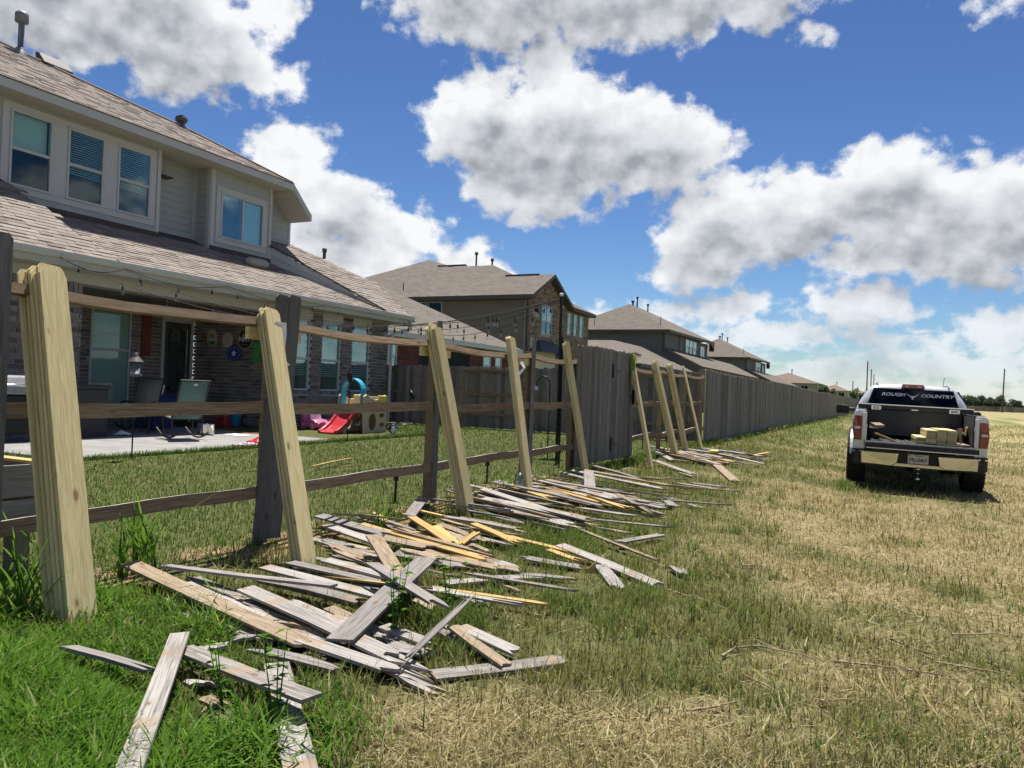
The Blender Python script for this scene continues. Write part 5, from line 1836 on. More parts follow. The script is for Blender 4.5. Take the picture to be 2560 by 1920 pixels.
# bed sides with flared arches, rolled top rail
for s in (-1, 1):
    mb = MB()
    out = arch_side(-1.10, 0.76, 0.60, 1.16, 0.0, 0.50)
    mb.prism([(s * 0.80, y, z) for y, z in out], (s * 0.19, 0, 0))
    lo = [(s * 0.80, 1.162), (s * 0.995, 1.162), (s * 0.992, 1.235), (s * 0.965, 1.29), (s * 0.92, 1.315), (s * 0.82, 1.312), (s * 0.80, 1.30)]
    loft(mb, [[(x, y, z) for x, z in lo] for y in (-1.10, -0.4, 0.3, 0.76)])
    o = mb.build('bed_side', M_paint, truck, bevel=0.018, seg=2)
    fix_normals(o)
    # end pillar behind the lamp
    MB().bb(s * 0.79, s * 0.865, -1.125, -1.09, 0.80, 1.27).build('tailgate_pillar', M_paint, truck, bevel=0.012, seg=2)
    MB().bb(s * 0.80, s * 0.93, -1.04, 0.74, 1.314, 1.328).build('rail_cap', M_blackpl, truck, bevel=0.004)
    # tail lamp, three panes
    lamp = MB()
    pr = [(s * 0.862, 0.80), (s * 0.985, 0.80), (s * 1.002, 0.95), (s * 0.998, 1.10), (s * 0.975, 1.215), (s * 0.868, 1.215)]
    loft(lamp, [[(x, -1.145 + (0.02 if abs(x) > 0.95 else 0), z) for x, z in pr], [(x, -0.98, z) for x, z in pr]])
    lm = fix_normals(lamp.build('tail_light', M_red, truck, bevel=0.014, seg=2))
    MB().bb(s * 0.885, s * 0.975, -1.151, -1.12, 0.985, 1.035).build('reversing_lens', M_clearlens, lm, bevel=0.006)
    MB().bb(s * 0.87, s * 0.985, -1.149, -1.13, 0.968, 0.978).build('lens_divider', M_blackpl, lm)
    MB().bb(s * 0.87, s * 0.985, -1.149, -1.13, 1.042, 1.052).build('lens_divider', M_blackpl, lm)
    # inner bed wall and wheel tub
    MB().bb(s * 0.775, s * 0.798, -1.09, 0.75, 0.80, 1.30).build('bed_wall', M_liner, truck)
    MB().bb(s * 0.58, s * 0.774, -0.46, 0.46, 0.801, 1.02).build('wheel_tub', M_liner, truck, bevel=0.05, seg=3)
    # fender flare
    fl = MB()
    ring = []
    for i in range(15):
        a = math.pi * (0.06 + 0.88 * i / 14)
        ring.append((0.515 * math.cos(a), 0.43 + 0.515 * math.sin(a)))
    loft(fl, [[(s * 0.985, y, z), (s * 1.035, y * 1.0, z + 0.0), (s * 1.035, y * 0.93, 0.43 + (z - 0.43) * 0.93), (s * 0.985, y * 0.93, 0.43 + (z - 0.43) * 0.93)] for y, z in ring])
    fix_normals(fl.build('fender_flare', M_paint, truck, bevel=0.006))
# bed floor, front wall, lowered tailgate
mb = MB()
mb.bb(-0.775, 0.775, -1.09, 0.75, 0.74, 0.80)
for k in range(11):
    mb.bb(-0.72 + k * 0.14, -0.66 + k * 0.14, -1.08, 0.74, 0.801, 0.812)
mb.build('bed_floor', M_liner, truck)
MB().bb(-0.80, 0.80, 0.752, 0.80, 0.62, 1.30).build('bed_front', M_liner, truck)
tg = MB().bb(-0.805, 0.805, -1.66, -1.13, 0.715, 0.80).build('tailgate', M_liner, truck, bevel=0.012, seg=2)
MB().bb(-0.79, 0.79, -1.655, -1.14, 0.701, 0.716).build('tailgate_skin', M_paint, tg)
MB().bb(-0.76, 0.76, -1.64, -1.15, 0.801, 0.806).build('tailgate_liner', M_liner, tg)
for s in (-1, 1):
    MB().tube([(s * 0.80, -1.52, 0.79), (s * 0.785, -1.12, 1.12)], 0.008, 6).build('tailgate_cable', M_black, truck)
# bumper
bp = MB()
for s in (-1, 1):
    bp.prism([(s * 0.285, -1.235, 0.625), (s * 0.86, -1.235, 0.63), (s * 0.85, -1.225, 0.425), (s * 0.40, -1.235, 0.405), (s * 0.315, -1.235, 0.455)], (0, 0.05, 0))
bp.prism([(-0.40, -1.230, 0.404), (0.40, -1.230, 0.404), (0.315, -1.230, 0.47), (-0.315, -1.230, 0.47)], (0, 0.05, 0))
for s in (-1, 1):
    bp.prism([(s * 0.862, -1.20, 0.60), (s * 1.0, -1.12, 0.60), (s * 1.0, -1.12, 0.645), (s * 0.862, -1.20, 0.64)], (0, 0.06, 0))
bumper = fix_normals(bp.build('bumper', M_chrome, truck, bevel=0.012, seg=2))
bk = MB()
for s in (-1, 1):
    bk.prism([(s * 0.862, -1.205, 0.41), (s * 1.0, -1.10, 0.43), (s * 1.0, -1.10, 0.595), (s * 0.862, -1.205, 0.595)], (0, 0.10, 0))
bk.bb(-0.99, 0.99, -1.20, -1.02, 0.63, 0.655)
bk.bb(-0.31, 0.31, -1.19, -1.16, 0.44, 0.63)
bk.bb(-0.95, 0.95, -1.185, -1.10, 0.40, 0.63)
fix_normals(bk.build('bumper_trim', M_blackpl, bumper))
pl = MB().bb(-0.152, 0.152, -1.245, -1.238, 0.475, 0.63).build('licence_plate', M_plate, truck, bevel=0.003)


def lettering(parent, body, x, y, z, h, mat, name='lettering', shear=0.0, sx=1.0, space=1.0, ext=0.0008, rot=(R_(90), 0, 0), bold=0.0):
    cu = bpy.data.curves.new(name, 'FONT')
    cu.body = body
    cu.size = h
    cu.shear = shear
    cu.space_character = space
    cu.align_x = 'CENTER'
    cu.align_y = 'CENTER'
    cu.extrude = ext
    cu.offset = bold
    cu.resolution_u = 3
    cu.materials.append(mat)
    tmp = bpy.data.objects.new(name, cu)
    COL.objects.link(tmp)
    bpy.context.view_layer.update()
    me = bpy.data.meshes.new_from_object(tmp.evaluated_get(bpy.context.evaluated_depsgraph_get()))
    bpy.data.objects.remove(tmp)
    me.name = name
    if not me.materials:
        me.materials.append(mat)
    o = bpy.data.objects.new(name, me)
    COL.objects.link(o)
    o.parent = parent
    o.location = (x, y, z)
    o.rotation_euler = rot
    o.scale = (sx, 1, 1)
    return o


lettering(pl, 'PRJ-8469', 0, -1.2465, 0.535, 0.088, M_plateink, sx=0.80, bold=0.0012)
lettering(pl, 'TEXAS', 0, -1.2465, 0.607, 0.030, M_plateink, sx=1.3, bold=0.0006)
MB().prism([(-0.13 + 0.012 * math.sin(a * 2 * math.pi / 5 + (0)) * 1, -1.2463, 0.607 + 0.012 * math.cos(a * 2 * math.pi / 5)) for a in range(5)], (0, 0.001, 0)).build('plate_star', M_plateink, pl)
# hitch
mb = MB()
mb.bb(-0.04, 0.04, -1.24, -0.9, 0.33, 0.40)
mb.bb(-0.03, 0.03, -1.32, -1.24, 0.27, 0.345)
hitch = mb.build('hitch', M_black, truck, bevel=0.005)
mb = MB()
mb.lathe([(0, 0.23), (0.025, 0.235), (0.032, 0.26), (0.025, 0.285), (0.015, 0.29), (0.015, 0.35), (0.03, 0.36), (0, 0.37)], c=(0, -1.30, -0.03), seg=12)
mb.lathe([(0, 0.36), (0.02, 0.362), (0.03, 0.385), (0.02, 0.41), (0, 0.412)], c=(0, -1.30, 0.01), seg=12)
mb.build('hitch_ball', M_chrome, hitch)
# under body
mb = MB()
mb.tube([(-0.85, 0.0, 0.43), (0.85, 0.0, 0.43)], 0.05, 10)
mb.lathe([(0.0, -0.16), (0.12, -0.13), (0.17, 0.0), (0.12, 0.13), (0, 0.16)], c=(0, 0, 0.43), axis='Y', seg=14)
mb.bb(-0.55, -0.43, -1.1, 3.9, 0.52, 0.66)
mb.bb(0.43, 0.55, -1.1, 3.9, 0.52, 0.66)
mb.bb(-0.9, 0.9, 0.8, 4.2, 0.46, 0.56)
mb.bb(-0.75, 0.75, -0.9, 0.7, 0.66, 0.73)
mb.tube([(0.62, -0.95, 0.36), (0.60, -0.4, 0.42), (0.50, 0.6, 0.45)], 0.04, 8)
mb.tube([(-0.42, 0.05, 0.40), (-0.36, 0.35, 0.72)], 0.035, 8)
mb.tube([(0.42, 0.05, 0.40), (0.36, 0.35, 0.72)], 0.035, 8)
mb.build('chassis', M_black, truck)
# wheels with blocky tread
def wheel(x, y):
    w, R = 0.315, 0.435
    s = 1 if x > 0 else -1
    tyre = MB()
    tyre.lathe([(0.26, -w / 2 + .01), (0.33, -w / 2), (R - 0.035, -w / 2 + 0.012), (R - 0.012, -w / 2 + 0.05), (R - 0.012, w / 2 - 0.05), (R - 0.035, w / 2 - 0.012), (0.33, w / 2), (0.26, w / 2 - .01)], axis='X', seg=36)
    for k in range(36):
        a = 2 * math.pi * k / 36
        for j, xo in enumerate((-0.118, -0.04, 0.04, 0.118)):
            aa = a + (0.5 * (j % 2)) * 2 * math.pi / 36
            tyre.box((xo, (R - 0.008) * math.cos(aa), (R - 0.008) * math.sin(aa)), (0.070, 0.028, 0.054), rot=Matrix.Rotation(aa, 3, 'X'))
    wo = empty('wheel', (x, y, R))
    wo.parent = truck
    tyre.build('tyre', M_tire, wo)
    rim = MB()
    rim.lathe([(0.0, s * 0.06), (0.08, s * 0.07), (0.09, s * 0.04), (0.24, s * 0.02), (0.255, s * 0.13), (0.265, s * 0.14), (0.265, -s * 0.13), (0, -s * 0.13)], axis='X', seg=24)
    for k in range(6):
        a = k * math.pi / 3
        rim.box((s * 0.07, 0.15 * math.cos(a), 0.15 * math.sin(a)), (0.03, 0.2, 0.05), rot=Matrix.Rotation(a, 3, 'X'))
    rim.build('rim', M_black, wo)
    return wo


for wx in (-0.92, 0.92):
    for wy in (0.0, 3.65):
        wheel(wx, wy)
# cab: lofted shell from the rear wall to the windscreen, then bonnet
def cab_loop(y_lo, y_hi, hw_lo, hw_belt, hw_top, z_lo, z_belt, z_top, crown=0.03):
    ys = lambda z: y_lo + (y_hi - y_lo) * (0 if z <= z_belt else (z - z_belt) / (z_top - z_belt))
    right = [(hw_lo, z_lo), (hw_belt + 0.01, (z_lo + z_belt) / 2), (hw_belt, z_belt), ((hw_belt + hw_top) / 2 + 0.015, (z_belt + z_top) / 2), (hw_top + 0.02, z_top - 0.06), (hw_top - 0.07, z_top), (0.0, z_top + crown)]
    pts = right + [(-x, z) for x, z in right[-2::-1]]
    return [(x, ys(min(z, z_top)), z) for x, z in pts]


cab = MB()
loops = [cab_loop(0.82, 0.98, 0.95, 0.985, 0.70, 0.55, 1.30, 1.80),
         cab_loop(0.90, 1.10, 0.96, 0.995, 0.71, 0.55, 1.30, 1.825),
         cab_loop(1.9, 1.9, 0.96, 1.0, 0.72, 0.50, 1.29, 1.845),
         cab_loop(2.9, 2.55, 0.96, 1.0, 0.70, 0.50, 1.27, 1.835),
         cab_loop(3.25, 2.75, 0.96, 0.99, 0.66, 0.50, 1.25, 1.80)]
loft(cab, loops, smooth=True)
co = fix_normals(cab.build('cab', M_paint, truck))
co.modifiers.new('sub', 'SUBSURF').levels = 1
co.modifiers['sub'].render_levels = 2
hood = MB()
loft(hood, [[(x, y, z) for x, z in ((-.97, .5), (-.99, .95), (-.90, zt - .03), (-.5, zt), (.5, zt), (.90, zt - .03), (.99, .95), (.97, .5))] for y, zt in ((3.1, 1.27), (3.9, 1.22), (4.55, 1.12), (4.75, 0.9))])
fix_normals(hood.build('bonnet', M_paint, truck, bevel=0.03, seg=2))
MB().bb(-0.95, 0.95, 4.72, 4.86, 0.5, 0.72).build('front_bumper', M_chrome, truck, bevel=0.03, seg=2)
# rear window: tinted pane proud of the shell, lettering on it
def rw(x, z):
    """a spot on the raked rear glass"""
    f = (z - 1.30) / 0.50
    return (x, 0.82 + 0.16 * f - 0.012, z)


gl = MB()
gl.prism([rw(-0.775, 1.36), rw(0.775, 1.36), rw(0.655, 1.725), rw(-0.655, 1.725)], (0, 0.012, 0.0))
pane = fix_normals(gl.build('rear_window', M_tint, truck, bevel=0.004))
MB().prism([rw(-0.80, 1.335), rw(0.80, 1.335), rw(0.675, 1.745), rw(-0.675, 1.745)], (0, 0.010, 0)).build('window_seal', M_blackpl, truck, loc=(0, 0.016, 0))
tilt = math.atan2(0.16, 0.50)
for body, x in (('ROUGH', -0.335), ('COUNTRY', 0.40)):
    p = rw(x, 1.628)
    lettering(pane, body, p[0], p[1] - 0.004, p[2], 0.088, M_letter, shear=0.28, sx=1.28, rot=(R_(90) - tilt, 0, 0), bold=0.0022)
sk = MB()
for s in (-1, 1):
    hp = [(0.0, 1.615), (s * 0.035, 1.617), (s * 0.085, 1.645), (s * 0.105, 1.675), (s * 0.088, 1.632), (s * 0.045, 1.603), (s * 0.028, 1.595), (s * 0.014, 1.555), (0.0, 1.545)]
    sk.prism([(rw(x, z)[0], rw(x, z)[1] - 0.003, z) for x, z in hp], (0, 0.002, 0))
fix_normals(sk.build('longhorn_decal', M_letter, pane))
# third brake light, roof seams
mb = MB()
loft(mb, [[(x, y, z) for x, z in ((-.19, 1.755), (.19, 1.755), (.20, 1.80), (.17, 1.835), (-.17, 1.835), (-.20, 1.80))] for y in (0.935, 1.05)])
bl = fix_normals(mb.build('brake_light', M_red, truck, bevel=0.012, seg=2))
for s in (-1, 1):
    MB().bb(s * 0.065, s * 0.14, 0.930, 0.95, 1.775, 1.81).build('cargo_lens', M_clearlens, bl, bevel=0.006)
    MB().tube([(s * 0.60, 0.985, 1.80), (s * 0.61, 1.3, 1.842), (s * 0.61, 2.5, 1.85)], 0.012, 6).build('roof_seam', M_pipe, truck)
    # doors windows, mirrors, handles
    for (ya, yb3, sl0, sl1) in ((1.10, 1.86, 0.12, 0.0), (1.94, 2.72, 0.0, -0.14)):
        zt, zb = 1.74, 1.34
        xw = lambda z: s * (1.0 - (z - 1.29) / 0.54 * 0.27 + 0.012)
        w_ = MB().prism([(xw(zb), ya, zb), (xw(zb), yb3, zb), (xw(zt), yb3 + sl1, zt), (xw(zt), ya + sl0, zt)], (s * 0.006, 0, 0.002))
        fix_normals(w_.build('side_window', M_tint, truck))
        MB().bb(s * 1.005, s * 1.03, ya + 0.08, ya + 0.26, 1.06, 1.09).build('door_handle', M_chrome, truck, bevel=0.006)
    MB().tube([(s * 0.99, 2.62, 1.30), (s * 1.12, 2.60, 1.29)], 0.035, 8).build('mirror_arm', M_blackpl, truck)
    mi = MB()
    loft(mi, [[(s * x, y, z) for x, z in ((1.10, 1.20), (1.33, 1.19), (1.36, 1.24), (1.35, 1.36), (1.30, 1.39), (1.12, 1.37), (1.09, 1.32))] for y in (2.55, 2.66)])
    fix_normals(mi.build('mirror', M_blackpl, truck, bevel=0.02, seg=2))
MB().bb(-1.01, -0.995, -0.55, -0.40, 1.02, 1.16).build('fuel_door', M_paint, truck, bevel=0.004)
MB().tube([(0.62, 2.9, 1.30), (0.66, 2.55, 2.05)], 0.005, 5).build('antenna', M_black, truck)
# tool box across the bed
tb = MB()
tb.bb(-0.93, 0.93, 0.20, 0.74, 1.335, 1.425)
tb.bb(-0.765, 0.765, 0.22, 0.73, 0.86, 1.335)
box = tb.build('toolbox', M_boxblack, truck, bevel=0.012, seg=2)
MB().bb(-0.93, 0.93, 0.188, 0.215, 1.415, 1.432).build('toolbox_edge', M_chrome, box)
for x in (-0.63, 0.63):
    mb = MB()
    mb.bb(x - 0.085, x + 0.085, 0.185, 0.205, 1.318, 1.402)
    hd = mb.build('latch', M_chrome, box, bevel=0.015, seg=3)
    MB().bb(x - 0.052, x + 0.052, 0.180, 0.19, 1.34, 1.38).build('latch_recess', M_pipe, hd, bevel=0.008)
    MB().bb(x - 0.04, x + 0.045, 0.172, 0.182, 1.352, 1.366).build('paddle', M_chrome, hd, bevel=0.003)
mb = MB().bb(-0.085, 0.085, 0.19, 0.203, 1.328, 1.378).build('badge', M_pipe, box, bevel=0.004)
MB().bb(-0.078, 0.078, 0.187, 0.191, 1.334, 1.372).build('badge_field', M_boxblack, mb)
MB().prism([(-0.055, 0.184, 1.345), (0.05, 0.184, 1.345), (0.058, 0.184, 1.362), (-0.045, 0.184, 1.362)], (0, 0.003, 0)).build('badge_bar', M_chrome, mb)

# load: new pickets stacked in the bed, ends to the tailgate
TM = Matrix.Translation(truck.location) @ Euler(truck.rotation_euler).to_matrix().to_4x4()


def in_truck(o, p, rot=(0, 0, 0)):
    o.matrix_basis = TM @ Matrix.Translation(Vector(p)) @ Euler(rot).to_matrix().to_4x4()
    return o


lm_ = [board_mesh(1.72, 0.139, 0.0168, mat=M_newpine, name='picket') for _ in range(2)]
rt = random.Random(5)
for ci, (xc, rows) in enumerate(((0.025, 6), (0.172, 13), (0.318, 14), (0.464, 14))):
    for r in range(rows):
        o = bpy.data.objects.new('picket', rt.choice(lm_))
        COL.objects.link(o)
        in_truck(o, (xc + rt.uniform(-.006, .006), -1.28 + rt.uniform(-.02, .02) + (0.05 if ci == 0 else 0), 0.822 + r * 0.0178), (0, 0, R_(90)))
        tag(o, f'new pine picket, {NUM[rows - r]} from the top of the {("low left", "second", "third", "right")[ci]} pile in the truck bed',
            'picket', 'pickets loaded in the truck bed')
for lab, L, w, th, m, p, rot in (
        ('tan board leaning on the right wall of the truck bed', 0.9, 0.24, 0.02, M_scraptan, (0.60, -0.90, 0.97), (R_(78), 0, R_(80))),
        ('narrow pale board beside the tan one in the truck bed', 0.9, 0.14, 0.02, M_yellow, (0.695, -0.95, 1.05), (R_(96), 0, R_(84))),
        ('short wood block lodged at the left wall of the truck bed', 0.45, 0.10, 0.05, M_scraptan, (-0.70, -0.95, 1.06), (R_(25), 0, R_(70))),
        ('yellow stick lying at the left of the truck bed', 0.5, 0.04, 0.03, M_yellow, (-0.66, -1.02, 0.93), (0, R_(20), R_(-10))),
        ('flat board lying at the right of the lowered tailgate', 0.8, 0.12, 0.03, M_scraptan, (0.66, -1.30, 0.83), (0, 0, R_(92)))):
    o = bpy.data.objects.new('board', board_mesh(L, w, th, mat=m, name='board'))
    COL.objects.link(o)
    in_truck(o, p, rot)
    tag(o, lab, 'board')

# ------------------------------------------------------------------ things on the patio and in the yard
M_slingg = mottled('green_sling', (0.115, 0.20, 0.18), (0.135, 0.225, 0.20), 60, 0.8, bstr=0.2)
M_slingt = mottled('tan_sling', (0.25, 0.22, 0.17), (0.30, 0.27, 0.21), 60, 0.8, bstr=0.2)
M_chairmetal = mottled('chair_metal', (0.035, 0.03, 0.028), (0.05, 0.043, 0.04), 12, 0.5, 0.3, bstr=0.03)
M_toytan = mottled('toy_tan', (0.50, 0.40, 0.26), (0.54, 0.44, 0.29), 5, 0.45, bstr=0.02)
M_toyred = mottled('toy_red', (0.45, 0.028, 0.04), (0.50, 0.035, 0.05), 5, 0.35, bstr=0.02)
M_toyblue = mottled('toy_blue', (0.03, 0.32, 0.48), (0.04, 0.36, 0.53), 5, 0.4, bstr=0.02)
M_toyyel = mottled('toy_yellow', (0.68, 0.55, 0.09), (0.72, 0.6, 0.12), 5, 0.4, bstr=0.02)
M_toypink = mottled('toy_pink', (0.62, 0.12, 0.30), (0.68, 0.16, 0.34), 5, 0.35, bstr=0.02)
M_darkblue = mottled('dark_blue_plastic', (0.02, 0.03, 0.13), (0.028, 0.04, 0.16), 5, 0.5, bstr=0.02)
M_binbrown = mottled('dark_resin', (0.04, 0.037, 0.033), (0.055, 0.05, 0.045), 20, 0.6, bstr=0.1)
M_greycloth = mottled('grill_cover', (0.20, 0.21, 0.22), (0.27, 0.28, 0.29), 9, 0.6, bstr=0.2)
M_steel = mottled('stainless', (0.55, 0.55, 0.54), (0.62, 0.62, 0.61), 9, 0.2, 1.0, bstr=0.03)
M_orange = mottled('orange_rubber', (0.55, 0.13, 0.03), (0.6, 0.16, 0.04), 9, 0.6, bstr=0.02)
M_green = mottled('bright_green', (0.05, 0.30, 0.05), (0.07, 0.36, 0.07), 9, 0.5, bstr=0.02)
M_lime = mottled('lime_cloth', (0.09, 0.20, 0.04), (0.14, 0.26, 0.06), 22, 0.8, bstr=0.1)
M_greywood = wood('planter_wood', ((0.20, 0.185, 0.165), (0.29, 0.27, 0.245), (0.36, 0.34, 0.31)), knots=True)
M_plum = mottled('plum_cloth', (0.20, 0.06, 0.14), (0.55, 0.5, 0.52), 14, 0.9, bstr=0.1, detail=2)
PZ = 0.08


def rocking_chair(loc, face, sling, label):
    c = empty('rocking_chair', loc, (0, 0, face), label, 'chair', 'sling rocking chairs on the patio')
    # local: +y is the way the sitter faces
    for s in (-1, 1):
        arc = [(s * 0.29, -0.50 + i * 0.105, 0.035 + 0.9 * ((-0.50 + i * 0.105) + 0.02) ** 2 * 0.55) for i in range(11)]
        MB().tube(arc, 0.019, 8).build('rocker', M_chairmetal, c)
        MB().tube([(s * 0.29, 0.22, 0.06), (s * 0.30, 0.26, 0.62)], 0.016, 8).build('leg', M_chairmetal, c)
        MB().tube([(s * 0.29, -0.24, 0.06), (s * 0.30, -0.20, 0.45), (s * 0.30, -0.28, 0.62)], 0.016, 8).build('leg', M_chairmetal, c)
        MB().tube([(s * 0.31, 0.30, 0.62), (s * 0.315, 0.05, 0.645), (s * 0.31, -0.28, 0.63)], 0.02, 8).build('armrest', M_chairmetal, c)
        MB().tube([(s * 0.28, 0.28, 0.44), (s * 0.28, -0.12, 0.40), (s * 0.28, -0.26, 0.52), (s * 0.28, -0.52, 1.15)], 0.016, 8).build('side_rail', M_chairmetal, c)
    seat = [(0.27, 0.44), (0.08, 0.405), (-0.10, 0.395), (-0.20, 0.44), (-0.27, 0.53), (-0.38, 0.80), (-0.52, 1.15)]
    mb = MB()
    loft(mb, [[(-0.272, y, z), (0.272, y, z), (0.272, y + .006, z + .006), (-0.272, y + .006, z + .006)] for y, z in seat], smooth=True)
    fix_normals(mb.build('sling', sling, c))
    MB().tube([(-0.29, -0.525, 1.155), (0.29, -0.525, 1.155)], 0.017, 8).build('top_bar', M_chairmetal, c)
    MB().bb(-0.035, 0.035, -0.531, -0.524, 1.06, 1.10).build('maker_tag', M_white, c)
    return c


rocking_chair((-12.55, 10.75, PZ), R_(72), M_slingg, 'green sling rocking chair standing in the sun at the patio edge')
rocking_chair((-14.95, 11.65, PZ), R_(-150), M_slingt, 'tan sling rocking chair in the shade of the porch')

t_ = empty('patio_table', (-14.2, 11.45, PZ), (0, 0, 0), 'low round brown patio table with a pale rim under the porch', 'table')
MB().lathe([(0, 0.48), (0.38, 0.48), (0.395, 0.50), (0.38, 0.515), (0, 0.515)], seg=28).build('table_top', M_binbrown, t_)
MB().lathe([(0.385, 0.50), (0.402, 0.495), (0.402, 0.52), (0.385, 0.522)], seg=28).build('rim', M_steel, t_)
for k in range(4):
    a = k * math.pi / 2 + 0.4
    MB().tube([(0.30 * math.cos(a), 0.30 * math.sin(a), 0.0), (0.20 * math.cos(a), 0.20 * math.sin(a), 0.48)], 0.014, 6).build('leg', M_chairmetal, t_)

b_ = empty('storage_bin', (-13.98, 9.62, PZ), (0, 0, 0), 'tall dark resin storage bin by the brick column', 'storage bin')
MB().bb(-0.30, 0.30, -0.33, 0.33, 0.0, 0.92).build('body', M_binbrown, b_, bevel=0.02, seg=2)
MB().bb(-0.33, 0.33, -0.36, 0.36, 0.922, 1.0).build('lid', M_binbrown, b_, bevel=0.02, seg=2)
for k in range(5):
    MB().bb(0.301, 0.306, -0.30, 0.30, 0.12 + k * 0.16, 0.125 + k * 0.16 + 0.02).build('rib', M_binbrown, b_)

g_ = empty('grill', (-13.5, 7.95, PZ), (0, 0, 0), 'black barbecue grill with a grey lid at the left edge of the patio', 'grill')
MB().bb(-0.27, 0.27, -0.55, 0.40, 0.15, 0.80).build('cabinet', M_black, g_, bevel=0.015)
mb = MB()
loft(mb, [[(x, y, z) for x, z in ((-.28, .81), (.28, .81), (.29, .95), (.20, 1.12), (-.10, 1.17), (-.28, 1.08))] for y in (-0.50, 0.40)])
fix_normals(mb.build('lid', M_greycloth, g_, bevel=0.03, seg=2))
MB().bb(-0.25, 0.25, 0.42, 0.78, 0.80, 0.84).build('side_shelf', M_black, g_, bevel=0.01)
MB().tube([(0.31, -0.4, 0.98), (0.36, -0.38, 0.98), (0.36, 0.28, 0.98), (0.31, 0.30, 0.98)], 0.012, 6).build('handle', M_steel, g_)
for y in (-0.45, 0.35):
    w_ = empty('wheel', (0.24, y, 0.09))
    w_.parent = g_
    MB().lathe([(0.05, -0.025), (0.09, -0.025), (0.095, 0), (0.09, 0.025), (0.05, 0.025)], axis='X', seg=16).build('tyre', M_blackpl, w_)
    mb = MB().lathe([(0.0, 0.02), (0.02, 0.025), (0.02, -0.02), (0, -0.02)], axis='X', seg=8)
    for k in range(5):
        a = k * 2 * math.pi / 5
        mb.box((0.01, 0.035 * math.cos(a), 0.035 * math.sin(a)), (0.02, 0.05, 0.014), rot=Matrix.Rotation(a, 3, 'X'))
    mb.build('rim', M_steel, w_)

o = empty('bin', (-15.6, 12.55, PZ), (0, 0, 0.2), 'dark blue plastic bin behind the table on the porch', 'bin')
mb = MB()
loft(mb, [[(-a, -b2, z), (a, -b2, z), (a, b2, z), (-a, b2, z)] for a, b2, z in ((.24, .32, 0), (.28, .37, .75), (.30, .39, .76), (.30, .39, .80))])
fix_normals(mb.build('body', M_darkblue, o, bevel=0.02))
o = empty('basket', (-15.45, 12.48, PZ + 0.80), (0, 0, 0), 'small white slatted basket on the blue bin', 'basket')
mb = MB()
for k in range(14):
    a = k * 2 * math.pi / 14
    mb.tube([(0.10 * math.cos(a), 0.10 * math.sin(a), 0.005), (0.145 * math.cos(a), 0.145 * math.sin(a), 0.21)], 0.014, 5)
mb.lathe([(0.0, 0.0), (0.10, 0.0), (0.10, 0.012), (0, 0.012)], seg=14)
mb.build('slats', M_white, o)
MB().lathe([(0.14, 0.20), (0.16, 0.20), (0.16, 0.225), (0.14, 0.225)], seg=16).build('rim', M_white, o)

# string-light poles, torches, hook
def torch(loc, h, label, head='torch', lean=(0, 0, 1)):
    r = empty('garden_torch', loc, (0, 0, 0), label, 'torch', 'metal garden torches')
    r.rotation_euler = Vector(lean).to_track_quat('Z', 'Y').to_euler()
    MB().tube([(0, 0, -0.1), (0, 0, h - 0.22)], 0.011, 7).build('pole', M_black, r)
    MB().lathe([(0.0, h - .24), (0.03, h - .24), (0.055, h - .20), (0.058, h - .05), (0.04, h - .02), (0.02, h), (0.012, h + .05), (0, h + .05)], seg=12).build('canister', M_black, r)
    MB().lathe([(0.012, h + .05), (0.016, h + .06), (0.012, h + .09), (0, h + .09)], seg=8).build('snuffer', M_black, r)
    return r


torch((-10.22, 12.95, 0.06), 1.50, 'black garden torch standing at the patio edge before the windows')
torch((-12.9, 19.92, 0.2), 1.05, 'black garden torch tilted against the cross fence', lean=(-0.42, 0.0, 0.9))
r = empty('bird_feeder', (-10.05, 7.72, 0.05), (0, 0, 0), 'small grey bird feeder on a slim black pole at the patio corner', 'bird feeder')
MB().tube([(0, 0, -0.1), (0, 0, 1.22)], 0.011, 7).build('pole', M_black, r)
MB().lathe([(0.02, 1.22), (0.09, 1.23), (0.09, 1.25), (0.065, 1.26), (0.065, 1.44), (0.0, 1.44)], seg=12).build('seed_tube', M_pipe, r)
MB().lathe([(0.11, 1.44), (0.06, 1.50), (0.03, 1.53), (0.03, 1.57), (0, 1.58)], seg=12).build('cap', M_darkpaint, r)
hk = empty('shepherd_hook', (-5.62, 12.9, 0.05), (0, 0, 0), 'black shepherd hook with a feeding dish behind the fence', 'garden hook')
pts = [(0, 0, -0.1), (0, 0, 1.35)] + [(-0.13 + 0.13 * math.cos(a), 0, 1.35 + 0.17 * math.sin(a)) for a in (0.3, .7, 1.1, 1.57, 2.0, 2.5, 2.9)] + [(-0.27, 0, 1.30)]
MB().tube(pts, 0.012, 8).build('pole', M_black, hk)
MB().lathe([(0, 0.90), (0.10, 0.905), (0.24, 0.95), (0.25, 0.97), (0.23, 0.965), (0.10, 0.92), (0, 0.915)], c=(0.06, 0, 0), seg=20).build('dish', M_pipe, hk)
MB().lathe([(0, 1.26), (0.035, 1.265), (0.04, 1.30), (0.012, 1.33), (0, 1.33)], c=(-0.27, 0, 0), seg=10).build('hook_bell', M_steel, hk)

lp = empty('light_pole', (-5.33, 12.6, 0.06), (0, 0, 0), 'tall black pole carrying the string lights beside the gate', 'pole')
MB().tube([(0.02, 0, -0.1), (0.0, 0, 2.93)], 0.026, 10).build('pole', M_black, lp)
MB().tube([(0.06, 0.02, -0.1), (0.04, 0.02, 2.2)], 0.018, 8).build('pole', M_black, lp)
MB().lathe([(0, 2.93), (0.035, 2.93), (0.035, 2.98), (0, 2.99)], seg=10).build('pole_cap', M_white, lp)
